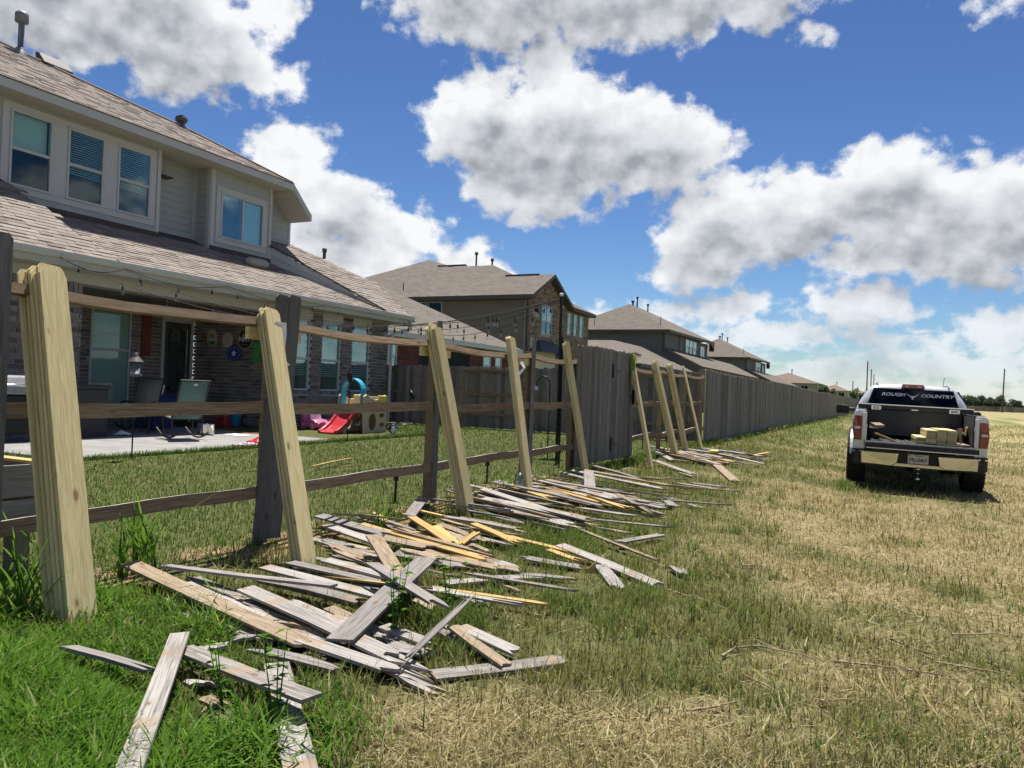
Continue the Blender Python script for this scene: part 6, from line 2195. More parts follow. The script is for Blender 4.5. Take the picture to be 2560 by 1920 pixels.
# strings of lights from the pole to the eave
bulb_me = None
top = Vector((-5.33, 12.6, 2.96))
for wi, (ye, sag, where) in enumerate(((8.86, 0.85, 'leftmost hook of the eave'), (10.20, 0.78, 'second hook of the eave'), (12.79, 0.66, 'middle hook of the eave'), (16.53, 0.58, 'hook above the windows'), (19.8, 0.55, 'last hook by the downspout'))):
    end = Vector((-13.72, ye, 3.40))
    st_ = empty('string_light', (-5.33, 12.6, 2.96 - wi * 0.012), (0, 0, 0), f'string of light bulbs from the pole to the {where}', 'string lights', 'strings of light bulbs over the yard')
    d = end - top
    pts = []
    for i in range(25):
        f = i / 24
        p = d * f
        p.z -= sag * 4 * f * (1 - f)
        pts.append(p)
    MB().tube(pts, 0.006, 5, cap=False).build('cable', M_blackpl, st_)
    n = int(d.length / 0.78)
    for k in range(n):
        f = (k + 0.55) / n
        p = d * f
        p.z -= sag * 4 * f * (1 - f)
        so_ = MB().lathe([(0.006, 0.0), (0.006, -0.05), (0.017, -0.055), (0.019, -0.115), (0, -0.115)], seg=8).build('socket', M_blackpl, st_, loc=p)
        MB().lathe([(0.012, -0.115), (0.026, -0.145), (0.031, -0.172), (0.024, -0.198), (0, -0.207)], seg=10).build('bulb', M_bulb, so_)
# a slack strand along the eave
ev = empty('string_light', (-13.70, 8.86, 3.40), (0, 0, 0), 'slack light strand looped along under the porch eave', 'string lights', 'strings of light bulbs over the yard')
pts = []
hooks = [(8.86, 3.40), (10.2, 3.40), (12.79, 3.42), (16.53, 3.40)]
for (ya, za_), (yb3, zb_) in zip(hooks[:-1], hooks[1:]):
    for i in range(10):
        f = i / 10
        pts.append((0.02, ya + (yb3 - ya) * f - 8.86, za_ + (zb_ - za_) * f - 3.40 - 0.16 * 4 * f * (1 - f)))
MB().tube(pts, 0.006, 5, cap=False).build('cable', M_blackpl, ev)
for y, z in ((1.7, -0.18), (2.6, -0.19), (3.5, -0.10), (5.2, -0.2), (6.8, -0.1)):
    so_ = MB().lathe([(0.006, 0.0), (0.006, -0.05), (0.017, -0.055), (0.019, -0.115), (0, -0.115)], seg=8).build('socket', M_blackpl, ev, loc=(0.02, y, z))
    MB().lathe([(0.012, -0.115), (0.026, -0.145), (0.031, -0.172), (0.024, -0.198), (0, -0.207)], seg=10).build('bulb', M_bulb, so_)


# signs on the porch side wall (all face the camera side, -Y)
def disc(name, x, z, rx, rz, mat, label, y=15.075, th=0.015, n=28):
    o = empty(name, (x, y, z), (0, 0, 0), label, 'sign')
    MB().prism([(rx * math.cos(2 * math.pi * i / n), 0, rz * math.sin(2 * math.pi * i / n)) for i in range(n)], (0, th, 0)).build('plate', mat, o)
    return o


M_signcream = mottled('sign_cream', (0.45, 0.42, 0.33), (0.5, 0.47, 0.38), 6, 0.6, bstr=0.02)
M_signgreen = mottled('sign_green', (0.03, 0.12, 0.06), (0.04, 0.15, 0.08), 6, 0.6, bstr=0.02)
M_signblue = mottled('sign_blue', (0.02, 0.03, 0.22), (0.03, 0.045, 0.28), 6, 0.5, bstr=0.02)
M_gold = mottled('sign_gold', (0.40, 0.27, 0.05), (0.46, 0.32, 0.07), 6, 0.5, bstr=0.02)
nm = disc('sign', -15.41, 2.38, 0.265, 0.27, M_gold, 'oval black and gold NMT sign on the porch brick wall')
MB().prism([(0.235 * math.cos(2 * math.pi * i / 28), -0.004, 0.24 * math.sin(2 * math.pi * i / 28)) for i in range(28)], (0, 0.003, 0)).build('field', M_boxblack, nm)
lettering(nm, 'NMT', 0, -0.006, -0.01, 0.20, M_letter, rot=(R_(90), 0, 0), bold=0.002)
MB().prism([(-0.11, -0.006, 0.09), (0.11, -0.006, 0.09), (0.05, -0.006, 0.17), (0.0, -0.006, 0.12), (-0.05, -0.006, 0.17)], (0, 0.002, 0)).build('crest', M_gold, nm)
MB().bb(-0.12, 0.12, -0.006, -0.004, -0.15, -0.135).build('bar', M_gold, nm)
nl = disc('sign', -16.61, 2.41, 0.20, 0.255, M_gold, 'oval cream NL sign nearest the porch door')
MB().prism([(0.17 * math.cos(2 * math.pi * i / 28), -0.004, 0.225 * math.sin(2 * math.pi * i / 28)) for i in range(28)], (0, 0.003, 0)).build('field', M_signcream, nl)
MB().prism([(-0.15, -0.006, -0.09), (0.15, -0.006, -0.09), (0.08, -0.006, -0.19), (-0.08, -0.006, -0.19)], (0, 0.002, 0)).build('hill', M_signgreen, nl)
lettering(nl, 'NL', 0, -0.007, 0.05, 0.16, M_darkblue, rot=(R_(90), 0, 0), bold=0.003)
wc = disc('wall_clock', -16.05, 2.35, 0.19, 0.20, M_signcream, 'plain pale round clock between the two oval signs')
wc['category'] = 'clock'
MB().bb(-0.005, 0.005, -0.004, -0.001, -0.01, 0.12).build('hand', M_boxblack, wc)
MB().bb(-0.01, 0.09, -0.004, -0.001, -0.005, 0.005).build('hand', M_boxblack, wc)
bs = disc('sign', -15.79, 2.0, 0.29, 0.20, M_signblue, 'blue oval sign with a pale star below the clock')
MB().prism([((0.10 if i % 2 == 0 else 0.042) * math.sin(i * math.pi / 5), -0.003, (0.10 if i % 2 == 0 else 0.042) * math.cos(i * math.pi / 5)) for i in range(10)], (0, 0.002, 0)).build('star', M_letter, bs)
mb = MB()
for k in range(16):
    a = k * 2 * math.pi / 16
    mb.box((0.23 * math.cos(a), -0.002, 0.155 * math.sin(a)), (0.03, 0.003, 0.012), rot=(0, -a, 0))
mb.build('dots', M_letter, bs)
gs = empty('sign', (-14.98, 15.06, 2.05), (0, 0, 0), 'tall narrow bright green sign at the wall corner', 'sign')
MB().prism([(-0.13, 0, -0.28), (0.10, 0, -0.28), (0.12, 0, 0.15), (0.02, 0, 0.27), (-0.09, 0, 0.18)], (0, 0.015, 0)).build('plate', M_green, gs)
mt_ = empty('sign', (-16.65, 15.06, 2.86), (0, 0, 0), 'silver scrollwork metal wall sign above the NL sign', 'sign')
mb = MB()
for k in range(4):
    a0 = k * 1.3
    mb.tube([(-0.16 + k * 0.11 + 0.06 * math.cos(a0 + j * 0.7), 0, 0.09 * math.sin(a0 + j * 0.7)) for j in range(8)], 0.009, 5)
mb.tube([(-0.2, 0, -0.10), (0.26, 0, -0.10)], 0.009, 5)
mb.build('scroll', M_steel, mt_)
ts = empty('sign', (-17.30, 13.58, 2.36), (0, 0, 0), 'long red and brown hanging wood sign between the porch window and door', 'sign')
MB().bb(-0.02, 0.0, -0.13, 0.13, -0.53, 0.53).build('plate', mottled('sign_red', (0.16, 0.03, 0.02), (0.20, 0.05, 0.03), 5, 0.7, bstr=0.05), ts)

# --- children's toys
ps = empty('play_climber', (-12.05, 15.85, PZ), (0, 0, R_(90)), 'tan toddler climber with red slide, blue arch and yellow rail', 'toy climber')
# local x runs along the slide axis (world +Y), local -y faces the camera side (world +X)


def panel(name, pts, holes, th, mat, parent, loc, rot):
    """flat moulded panel with openings (outline and holes in x,z)"""
    bm = bmesh.new()
    def ring(p):
        vs = [bm.verts.new((x, 0, z)) for x, z in p]
        for i in range(len(vs)):
            bm.edges.new((vs[i], vs[(i + 1) % len(vs)]))
    ring(pts)
    for h in holes:
        ring(h)
    bmesh.ops.triangle_fill(bm, use_beauty=True, use_dissolve=False, edges=bm.edges[:])
    me = bpy.data.meshes.new(name)
    bm.to_mesh(me)
    bm.free()
    me.materials.append(mat)
    o = link(name, me, parent, loc, rot)
    s = o.modifiers.new('s', 'SOLIDIFY')
    s.thickness = th
    s.offset = 0
    bv = o.modifiers.new('b', 'BEVEL')
    bv.width = 0.008
    bv.segments = 2
    bv.limit_method = 'ANGLE'
    bv.angle_limit = R_(50)
    return o


def oval(cx_, cz, rx, rz, n=18):
    return [(cx_ + rx * math.cos(2 * math.pi * i / n), cz + rz * math.sin(2 * math.pi * i / n)) for i in range(n)]


front = [(-0.48, 0.0), (0.46, 0.0), (0.47, 0.62), (0.45, 0.95), (0.36, 0.97), (0.20, 0.88), (-0.05, 0.84), (-0.25, 0.90), (-0.40, 0.98), (-0.50, 0.92), (-0.52, 0.60)]
slot = lambda x0, x1, z0, z1: [(x0, z0), (x1, z0), (x1 + .02, (z0 + z1) / 2), (x1, z1), (x0, z1), (x0 - .02, (z0 + z1) / 2)]
hol = [oval(-0.12, 0.29, 0.17, 0.21), slot(0.17, 0.36, 0.16, 0.26), slot(0.17, 0.36, 0.40, 0.50)]
panel('side_panel', front, hol, 0.05, M_toytan, ps, (0, -0.38, 0), (0, 0, 0))
panel('side_panel', front, hol, 0.05, M_toytan, ps, (0, 0.38, 0), (0, 0, 0))
MB().bb(-0.48, 0.44, -0.36, 0.36, 0.50, 0.56).build('deck', M_toytan, ps)
MB().bb(0.42, 0.47, -0.36, 0.36, 0.02, 0.92).build('end_panel', M_toytan, ps, bevel=0.015, seg=2)
MB().bb(0.10, 0.44, -0.415, -0.36, 0.80, 0.955).build('rail', M_toyyel, ps, bevel=0.02, seg=2)
MB().bb(0.10, 0.44, 0.36, 0.415, 0.80, 0.955).build('rail', M_toyyel, ps, bevel=0.02, seg=2)
arch = [(-0.46, 0.62)] + [(-0.46, 0.9)] + [(-0.46, 0.95 + 0.0)]
ar = MB()
al = []
for i in range(13):
    a = math.pi * i / 12
    al.append((0.33 * math.cos(a), 1.03 + 0.34 * math.sin(a)))
al = [(0.33, 0.62)] + al + [(-0.33, 0.62)]
loft(ar, [[(-0.42 - 0.09, y, z), (-0.42 + 0.09, y, z), (-0.42 + 0.09, y * 0.86, 1.0 + (z - 1.0) * 0.88 if z > 1 else z), (-0.42 - 0.09, y * 0.86, 1.0 + (z - 1.0) * 0.88 if z > 1 else z)] for y, z in al])
fix_normals(ar.build('arch', M_toyblue, ps, bevel=0.012, seg=2))
sl = MB()
prof = [(-0.46, 0.56), (-0.62, 0.52), (-0.80, 0.36), (-0.98, 0.20), (-1.14, 0.10), (-1.30, 0.07), (-1.38, 0.05)]
loft(sl, [[(x, -0.27, z - 0.04), (x, 0.27, z - 0.04), (x, 0.27, z + 0.10 * (1 if x > -1.25 else .5)), (x, 0.22, z + 0.09 * (1 if x > -1.25 else .5)), (x, 0.19, z + 0.0), (x, -0.19, z + 0.0), (x, -0.22, z + 0.09 * (1 if x > -1.25 else .5)), (x, -0.27, z + 0.10 * (1 if x > -1.25 else .5))] for x, z in prof])
slo = fix_normals(sl.build('slide', M_toyred, ps, bevel=0.012, seg=2))
MB().bb(-1.0, -0.88, -0.2, 0.2, 0.0, 0.16).build('slide_foot', M_toytan, ps, bevel=0.02)


def toy_car(loc, rz, mat, label, l=0.62, w=0.36, h=0.36):
    c = empty('toy_car', loc, (0, 0, rz), label, 'toy car')
    mb = MB()
    pr = [(-l / 2, .08), (l / 2, .08), (l / 2 + .02, h * .45), (l / 2 - .06, h * .58), (l * .12, h * .62), (l * .02, h * .55), (-l * .22, h * .55), (-l * .32, h * .95), (-l / 2, h * .98)]
    loft(mb, [[(x * k, y, z) for x, z in pr] for y, k in ((-w / 2, .94), (-w / 2 + .05, 1), (w / 2 - .05, 1), (w / 2, .94))])
    fix_normals(mb.build('body', mat, c, bevel=0.02, seg=3))
    for x in (-l * .32, l * .32):
        for s in (-1, 1):
            MB().lathe([(0, -.03), (.07, -.03), (.085, -.02), (.085, .02), (.07, .03), (0, .03)], c=(x, s * w / 2, .085), axis='Y', seg=16).build('wheel', M_toypink if mat is M_toypink else M_blackpl, c)
    ws = MB()
    ws.prism([(l * .08, -w * .4, h * .6), (l * .08, w * .4, h * .6), (l * .0, w * .34, h * 1.0), (l * .0, -w * .34, h * 1.0)], (0.012, 0, 0.004))
    fix_normals(ws.build('windscreen', M_white, c))
    for s in (-1, 1):
        MB().lathe([(0, 0), (.03, .003), (.03, .012), (0, .014)], c=(l / 2 + .012, s * w * .28, h * .38), axis='X', seg=10).build('headlight', M_white, c)
    return c


toy_car((-13.35, 15.55, PZ), R_(-15), M_toypink, 'pink ride-on toy car beside the red slide', 0.66, 0.42, 0.46)
toy_car((-13.95, 15.05, PZ), R_(-40), M_toyred, 'red ride-on toy car half hidden behind the second stack', 0.62, 0.40, 0.40)
o = MB().bb(-0.14, 0.14, -0.12, 0.12, 0, 0.17).build('toy_box', M_toyyel, None, bevel=0.02, seg=2, loc=(-13.75, 16.15 - 0.35, PZ))
tag(o, 'small yellow toy block box behind the pink car', 'toy')
o = MB().lathe([(0, 0), (0.20, 0.0), (0.30, 0.04), (0.33, 0.14), (0.25, 0.24), (0.10, 0.28), (0, 0.28)], seg=18).build('cushion', M_greycloth, None, loc=(-13.95, 16.6, 0.06))
o.scale = (1.0, 1.35, 1.0)
tag(o, 'grey cushion heaped under the windows behind the slide', 'cushion')
o = empty('bucket', (-15.35, 15.0 - 0.2, PZ), (0, 0, 0), 'light blue bucket at the foot of the brick wall', 'bucket')
MB().lathe([(0, 0.005), (0.12, 0.0), (0.155, 0.29), (0.165, 0.30), (0.15, 0.31), (0.115, 0.02), (0, 0.02)], seg=18).build('pail', M_toyblue, o)
MB().tube([(0.16 * math.cos(a), 0, 0.30 + 0.09 * math.sin(a)) for a in (0, .5, 1, 1.57, 2.1, 2.6, 3.14)], 0.005, 5).build('bail', M_steel, o)
o = empty('toy_crate', (-15.55, 14.6, PZ), (0, 0, 0.1), 'red and orange toy crate beside the blue bucket', 'toy')
MB().bb(-0.16, 0.16, -0.14, 0.14, 0, 0.24).build('box', M_toyred, o, bevel=0.015)
MB().lathe([(0, 0), (0.08, 0.005), (0.1, 0.05), (0.06, 0.09), (0, 0.1)], c=(0.03, 0, 0.235), seg=12).build('ball', M_orange, o)
o = empty('pot', (-13.25, 11.95, PZ), (0, 0, 0), 'shiny stainless stock pot on the patio behind the rocking chair', 'pot')
MB().lathe([(0, 0.0), (0.17, 0.0), (0.18, 0.02), (0.18, 0.22), (0.19, 0.235), (0.175, 0.23), (0.17, 0.03), (0, 0.03)], seg=24).build('body', M_steel, o)
MB().lathe([(0.172, 0.20), (0.16, 0.205), (0, 0.21)], seg=24).build('content', M_dark, o)
for s in (-1, 1):
    MB().tube([(s * 0.18, -0.05, 0.18), (s * 0.225, -0.03, 0.18), (s * 0.225, 0.03, 0.18), (s * 0.18, 0.05, 0.18)], 0.008, 6).build('handle', M_steel, o)


def cloth(name, loc, size, mat, label, cat, seed):
    rr = random.Random(seed)
    n = 9
    vs, fs = [], []
    for j in range(n):
        for i in range(n):
            x, y = (i / (n - 1) - .5) * size[0], (j / (n - 1) - .5) * size[1]
            e = 1 - max(abs(i / (n - 1) - .5), abs(j / (n - 1) - .5)) * 2
            z = 0.006 + size[2] * (0.5 + 0.5 * mnoise.noise((x * 9 + seed, y * 9, seed))) * (0.2 + e)
            vs.append((x + rr.uniform(-.02, .02), y + rr.uniform(-.02, .02), z))
    fs = [(j * n + i, j * n + i + 1, (j + 1) * n + i + 1, (j + 1) * n + i) for j in range(n - 1) for i in range(n - 1)]
    o = MB().add(vs, fs, True).build(name, mat, None, loc=loc, rot=(0, 0, seed))
    so = o.modifiers.new('s', 'SOLIDIFY')
    so.thickness = 0.004
    tag(o, label, cat)
    return o


cloth('towel', (-10.75, 10.65, PZ), (0.55, 0.40, 0.08), M_plum, 'striped plum and white towel crumpled at the patio edge', 'towel', 2)
cloth('towel', (-11.0, 11.15, PZ), (0.30, 0.30, 0.18), M_toyred, 'small red cloth heap beside the striped towel', 'towel', 5)
cloth('paper_bag', (-12.75, 12.35, PZ), (0.55, 0.35, 0.06), M_white, 'crumpled white wrapping on the patio behind the chair', 'wrapping', 3)
cloth('paper_bag', (-13.9, 10.45, PZ), (0.30, 0.24, 0.16), M_white, 'small white crumpled bag by the dark storage bin', 'bag', 7)
o = MB().tube([(-14.6, 13.2, PZ + .01), (-14.0, 13.35, PZ + .01), (-13.3, 13.0, PZ + .01), (-12.4, 13.3, PZ + .01), (-11.7, 12.9, PZ + .01), (-11.2, 12.4, PZ + .01), (-10.9, 11.6, PZ + .01)], 0.009, 6).build('extension_cord', M_orange)
tag(o, 'thin orange extension cord lying across the patio', 'cord')
sw = empty('circular_saw', (-11.05, 15.75, PZ), (0, 0, 0.5), 'black circular saw with its cord on the right patio corner', 'saw')
MB().lathe([(0, -.03), (0.10, -.03), (0.115, 0), (0.10, .03), (0, .03)], c=(0, 0, 0.15), axis='Y', seg=20).build('guard', M_black, sw)
MB().lathe([(0, -.002), (0.092, -.002), (0.092, .002), (0, .002)], c=(0.02, -0.035, 0.13), axis='Y', seg=24).build('blade', M_steel, sw)
MB().bb(-0.16, 0.18, -0.09, 0.10, 0.02, 0.032).build('base_plate', M_steel, sw)
MB().lathe([(0, 0), (0.055, 0.0), (0.06, 0.06), (0.05, 0.15), (0, 0.16)], c=(0.0, 0.02, 0.16), axis='Y', seg=14).build('motor', M_blackpl, sw)
MB().tube([(-0.12, 0.03, 0.12), (-0.18, 0.03, 0.22), (-0.08, 0.03, 0.29), (0.06, 0.03, 0.27)], 0.022, 8).build('handle', M_blackpl, sw)
MB().tube([(-0.16, 0.03, 0.12), (-0.32, 0.0, 0.03), (-0.5, -0.2, 0.008), (-0.8, -0.1, 0.008), (-0.95, 0.1, 0.008)], 0.006, 5).build('cord', M_blackpl, sw)


# solar path lights along the fence, a planter, loose litter
def path_light(px, py, label):
    p = at_ground(px, py)
    r = empty('path_light', (p.x, p.y, p.z), (0, 0, 0), label, 'path light', 'black path lights along the fence')
    MB().tube([(0, 0, -0.05), (0, 0, 0.24)], 0.013, 8).build('stake', M_black, r)
    MB().lathe([(0.025, 0.22), (0.03, 0.26), (0.03, 0.29), (0, 0.29)], seg=10).build('lens', M_blackpl, r)
    MB().lathe([(0.065, 0.285), (0.06, 0.30), (0.02, 0.325), (0, 0.325)], seg=14).build('cap', M_black, r)


for px, py, lab in ((988, 1254), (1217, 1206), (1397, 1170), (1604, 1126), (1664, 1110)) and (
        (988, 1254, 'black path light left of the third leaning stack'), (1217, 1206, 'black path light between the third and fourth stacks'),
        (1397, 1168, 'black path light just left of the gate panel'), (1606, 1122, 'black path light right of the gate behind the rails'),
        (1666, 1108, 'small black path light behind the seventh stack')):
    path_light(px, py, lab)
pl_ = empty('planter', (-5.25, 2.55, 0.02), (0, 0, 0), 'raised grey wood plank planter at the left edge behind the fence', 'planter')
for k, (z0, z1) in enumerate(((0.30, 0.47), (0.485, 0.68))):
    MB().box((0, 0.0, 0), (0.95, 0.022, z1 - z0)).build('plank', M_greywood, pl_, loc=(0.02, 0.46 if k else 0.455, (z0 + z1) / 2))
    MB().box((0, 0, 0), (0.90, 0.022, z1 - z0)).build('plank', M_greywood, pl_, loc=(0.50, 0.0, (z0 + z1) / 2), rot=(0, 0, R_(90)))
    MB().box((0, 0, 0), (0.90, 0.022, z1 - z0)).build('plank', M_greywood, pl_, loc=(-0.46, 0.0, (z0 + z1) / 2), rot=(0, 0, R_(90)))
    MB().box((0, 0, 0), (0.95, 0.022, z1 - z0)).build('plank', M_greywood, pl_, loc=(0.02, -0.46, (z0 + z1) / 2))
for x in (-0.38, 0.42):
    for y in (-0.38, 0.38):
        MB().box((0, 0, 0.15), (0.10, 0.10, 0.42)).build('leg', M_greywood, pl_, loc=(x, y, 0))
MB().bb(-0.44, 0.48, -0.44, 0.44, 0.55, 0.60).build('soil', M_under, pl_)
MB().bb(-0.47, 0.52, 0.40, 0.48, 0.682, 0.70).build('rim_board', M_yellow, pl_)
bagm = toned('crisp_bag', [(0.02, 0.10, 0.42), (0.65, 0.68, 0.72), (0.03, 0.16, 0.5)], 0.35, 0.1, 14)
mb = MB()
nn_ = 7
vs = []
for j in range(nn_):
    for i in range(nn_):
        x, z = (i / (nn_ - 1) - .5) * 0.17, j / (nn_ - 1) * 0.25
        vs.append((x, 0.03 * mnoise.noise((x * 18, z * 18, 3)), z))
mb.add(vs, [(j * nn_ + i, j * nn_ + i + 1, (j + 1) * nn_ + i + 1, (j + 1) * nn_ + i) for j in range(nn_ - 1) for i in range(nn_ - 1)], True)
pb = at_ground(1312, 1236)
o = mb.build('snack_bag', bagm, None, tone=True, loc=(pb.x - 0.02, pb.y, pb.z), rot=(R_(-12), R_(8), R_(35)))
o.modifiers.new('s', 'SOLIDIFY').thickness = 0.012
tag(o, 'blue and white plastic bag against the foot of the fourth stack', 'bag')
# gloves hung on the gate
gv = empty('work_gloves', (FXN + 0.075, 13.33, 1.74), (0, 0, 0), 'green and yellow work gloves hung from the top of the gate', 'gloves')
mb = MB()
mb.tube([(0, 0.0, 0.26), (0.01, 0.0, 0.16), (0.01, 0.0, 0.0), (0.0, 0, -0.06)], [0.03, 0.055, 0.06, 0.04], 10)
for k in range(4):
    mb.tube([(0.01, -0.04 + k * 0.026, -0.02), (0.012, -0.045 + k * 0.03, -0.13 - 0.015 * (k in (1, 2)))], [0.015, 0.010], 6)
mb.build('glove', M_lime, gv)
mb = MB()
mb.tube([(0.03, 0.02, 0.28), (0.04, 0.02, 0.20), (0.035, 0.02, 0.10), (0.02, 0.0, -0.10)], [0.035, 0.05, 0.035, 0.03], 10)
for k in range(4):
    mb.tube([(0.02, -0.03 + k * 0.02, -0.08), (0.02, -0.03 + k * 0.022, -0.26 - 0.01 * (k % 2))], [0.014, 0.009], 6)
mb.build('glove', M_toyyel, gv)
# cordless drill left on the fourth heap
pd = at_ground(1788, 1130, 0.12)
dr = empty('drill', (pd.x, pd.y, pd.z), (R_(80), 0, R_(20)), 'yellow and black cordless drill lying on the far heap', 'drill')
MB().tube([(-0.10, 0, 0), (0.06, 0, 0)], 0.045, 10).build('body', M_toyyel, dr)
MB().tube([(0.06, 0, 0), (0.10, 0, 0), (0.17, 0, 0)], [0.035, 0.03, 0.012], 10).build('chuck', M_blackpl, dr)
MB().tube([(-0.04, 0, 0), (-0.06, 0, -0.13)], 0.025, 8).build('grip', M_blackpl, dr)
MB().bb(-0.12, 0.02, -0.035, 0.035, -0.19, -0.13).build('battery', M_toyyel, dr, bevel=0.008)
# spade leaning on the bare rail beyond the gate
spd = empty('spade', (-4.75, 13.95, 0.08), (0, 0, 0), 'black long-handled spade leaning on the rail right of the gate', 'spade')
MB().tube([(0, 0, 0.0), (0.10, 0.42, 0.98)], 0.017, 8).build('shaft', M_black, spd)
hd_ = MB()
pp = [(0.0, 0.0), (0.06, 0.05), (0.10, 0.16), (0.085, 0.28), (0.03, 0.33), (-0.03, 0.33), (-0.085, 0.28), (-0.10, 0.16), (-0.06, 0.05)]
hd_.prism([(0.10 + 0.05 * v, 0.42 + u + v * 0.35, 0.98 + v) for u, v in pp], (0.006, 0.0, 0))
fix_normals(hd_.build('blade', M_pipe, spd))
spt = at_ground(222, 1338)
so2 = empty('garden_nozzle', (-4.55, 3.05, 0.33), (0, 0, 0.6), 'small black garden spotlight under the lowest rail', 'nozzle')  # black object taken for a hose nozzle, shaped like a lamp head
MB().lathe([(0, 0), (0.035, 0), (0.05, 0.05), (0.05, 0.10), (0, 0.10)], axis='Y', seg=12).build('head', M_blackpl, so2)
MB().tube([(0, 0.02, -0.03), (0, 0.02, -0.34)], 0.008, 6).build('stake', M_black, so2)
# pale stones at the foot of the house wall and along the long fence
rp = random.Random(8)
mb = MB()
for k in range(520):
    y = rp.uniform(16.2, 20.6)
    x = rp.uniform(-14.2, -13.3)
    s = rp.uniform(0.02, 0.05)
    mb.lathe([(0, -s * .5), (s, -s * .2), (s * 1.05, s * .2), (s * .4, s * .55), (0, s * .6)], c=(x, y, 0.10 + rp.uniform(0, .03)), seg=6)
tag(mb.build('gravel', toned('pale_stone', [(0.42, 0.36, 0.27), (0.55, 0.48, 0.38), (0.35, 0.30, 0.24)], 0.9), None, tone=True), 'bed of pale stones along the house wall', 'gravel', kind='stuff')
for k in range(14):
    y = 22.5 + k * 2.9 + rp.uniform(-.8, .8)
    s = rp.uniform(0.05, 0.10)
    o = MB().lathe([(0, -s * .5), (s, -s * .25), (s * 1.1, s * .1), (s * .6, s * .4), (0, s * .45)], seg=7, smooth=False).build('stone', M_mortar, None, loc=(-4.18 + rp.uniform(-.03, .05), y, 0.15))
    o.scale = (1, rp.uniform(1.2, 2.4), 1)
    tag(o, f'pale footing stone, {NUM[k + 1]} from the gate end of the long fence', 'stone', 'footing stones along the long fence')

# ------------------------------------------------------------------ grass
def grass_mat(name, green0, green1, straw0, straw1, trans=0.3):
    m = bpy.data.materials.new(name)
    m.use_nodes = True
    t = NT(m.node_tree)
    m.node_tree.nodes.clear()
    at = t.n('ShaderNodeAttribute')
    at.attribute_name = 'tone'
    ad = t.n('ShaderNodeAttribute')
    ad.attribute_name = 'dry'
    g = t.mix(at.outputs['Fac'], green0, green1)
    s = t.mix(at.outputs['Fac'], straw0, straw1)
    c = t.mix(ad.outputs['Fac'], g, s)
    df = t.n('ShaderNodeBsdfDiffuse')
    t.put(df.inputs[0], c)
    tr = t.n('ShaderNodeBsdfTranslucent')
    t.put(tr.inputs[0], t.vmath('MULTIPLY', c, (1.05, 1.1, 0.6)))
    mx = t.n('ShaderNodeMixShader')
    mx.inputs[0].default_value = trans
    m.node_tree.links.new(df.outputs[0], mx.inputs[1])
    m.node_tree.links.new(tr.outputs[0], mx.inputs[2])
    o = t.n('ShaderNodeOutputMaterial')
    m.node_tree.links.new(mx.outputs[0], o.inputs[0])
    return m


S0, S1 = (0.18, 0.14, 0.072), (0.52, 0.455, 0.265)
M_grass = grass_mat('field_grass', (0.095, 0.105, 0.034), (0.25, 0.25, 0.10), S0, S1)
M_lawn = grass_mat('lawn_grass', (0.052, 0.098, 0.022), (0.13, 0.19, 0.052), S0, S1)
M_weed = grass_mat('weed_leaf', (0.055, 0.13, 0.016), (0.15, 0.27, 0.045), S0, S1, trans=0.42)
M_tall = grass_mat('tall_grass', (0.060, 0.115, 0.024), (0.16, 0.22, 0.06), S0, S1)
rng = np.random.RandomState(5)

# footprints of everything lying on the ground, so that grass does not grow through it
FOOT = []
for o in COL.objects:
    if o.get('category') in ('picket scrap',):
        mw = o.matrix_basis
        xs = [v.co.x for v in o.data.vertices]
        ys = [v.co.y for v in o.data.vertices]
        a_, b2 = mw @ Vector((min(xs), 0, 0)), mw @ Vector((max(xs), 0, 0))
        FOOT.append((a_.x, a_.y, a_.z, b2.x, b2.y, b2.z, (max(ys) - min(ys)) / 2))
FOOT = np.array(FOOT)


def under_boards(x, y):
    """height of the lowest board over each point (large where there is none)"""
    h = np.full(len(x), 9.0)
    for x0, y0, z0, x1, y1, z1, hw in FOOT:
        dx_, dy_ = x1 - x0, y1 - y0
        L2 = dx_ * dx_ + dy_ * dy_
        near = np.nonzero((x > min(x0, x1) - .1) & (x < max(x0, x1) + .1) & (y > min(y0, y1) - .1) & (y < max(y0, y1) + .1))[0]
        if not len(near):
            continue
        px_, py_ = x[near] - x0, y[near] - y0
        u = (px_ * dx_ + py_ * dy_) / L2
        dist = np.abs(px_ * dy_ - py_ * dx_) / math.sqrt(L2)
        ok = (u > -.02) & (u < 1.02) & (dist < hw + 0.012)
        zz = z0 + (z1 - z0) * u
        idx = near[ok]
        h[idx] = np.minimum(h[idx], zz[ok])
    return h


GZX = np.vectorize(gz)


def ground_z(x, y):
    e = 0.006 * np.clip(y, 0, 20) * (1 - np.clip((x + 4.2) / 3.2, 0, 1))
    bnk = np.interp(x, (-4.2, -2.0, 0.3, 4.5), (0, -.09, -.15, -.22))
    far = 0.85 * np.clip((y - 60.0) / 270.0, 0, 1) * np.clip((x + 6) / 8.0, 0, 1)
    return e + bnk + far


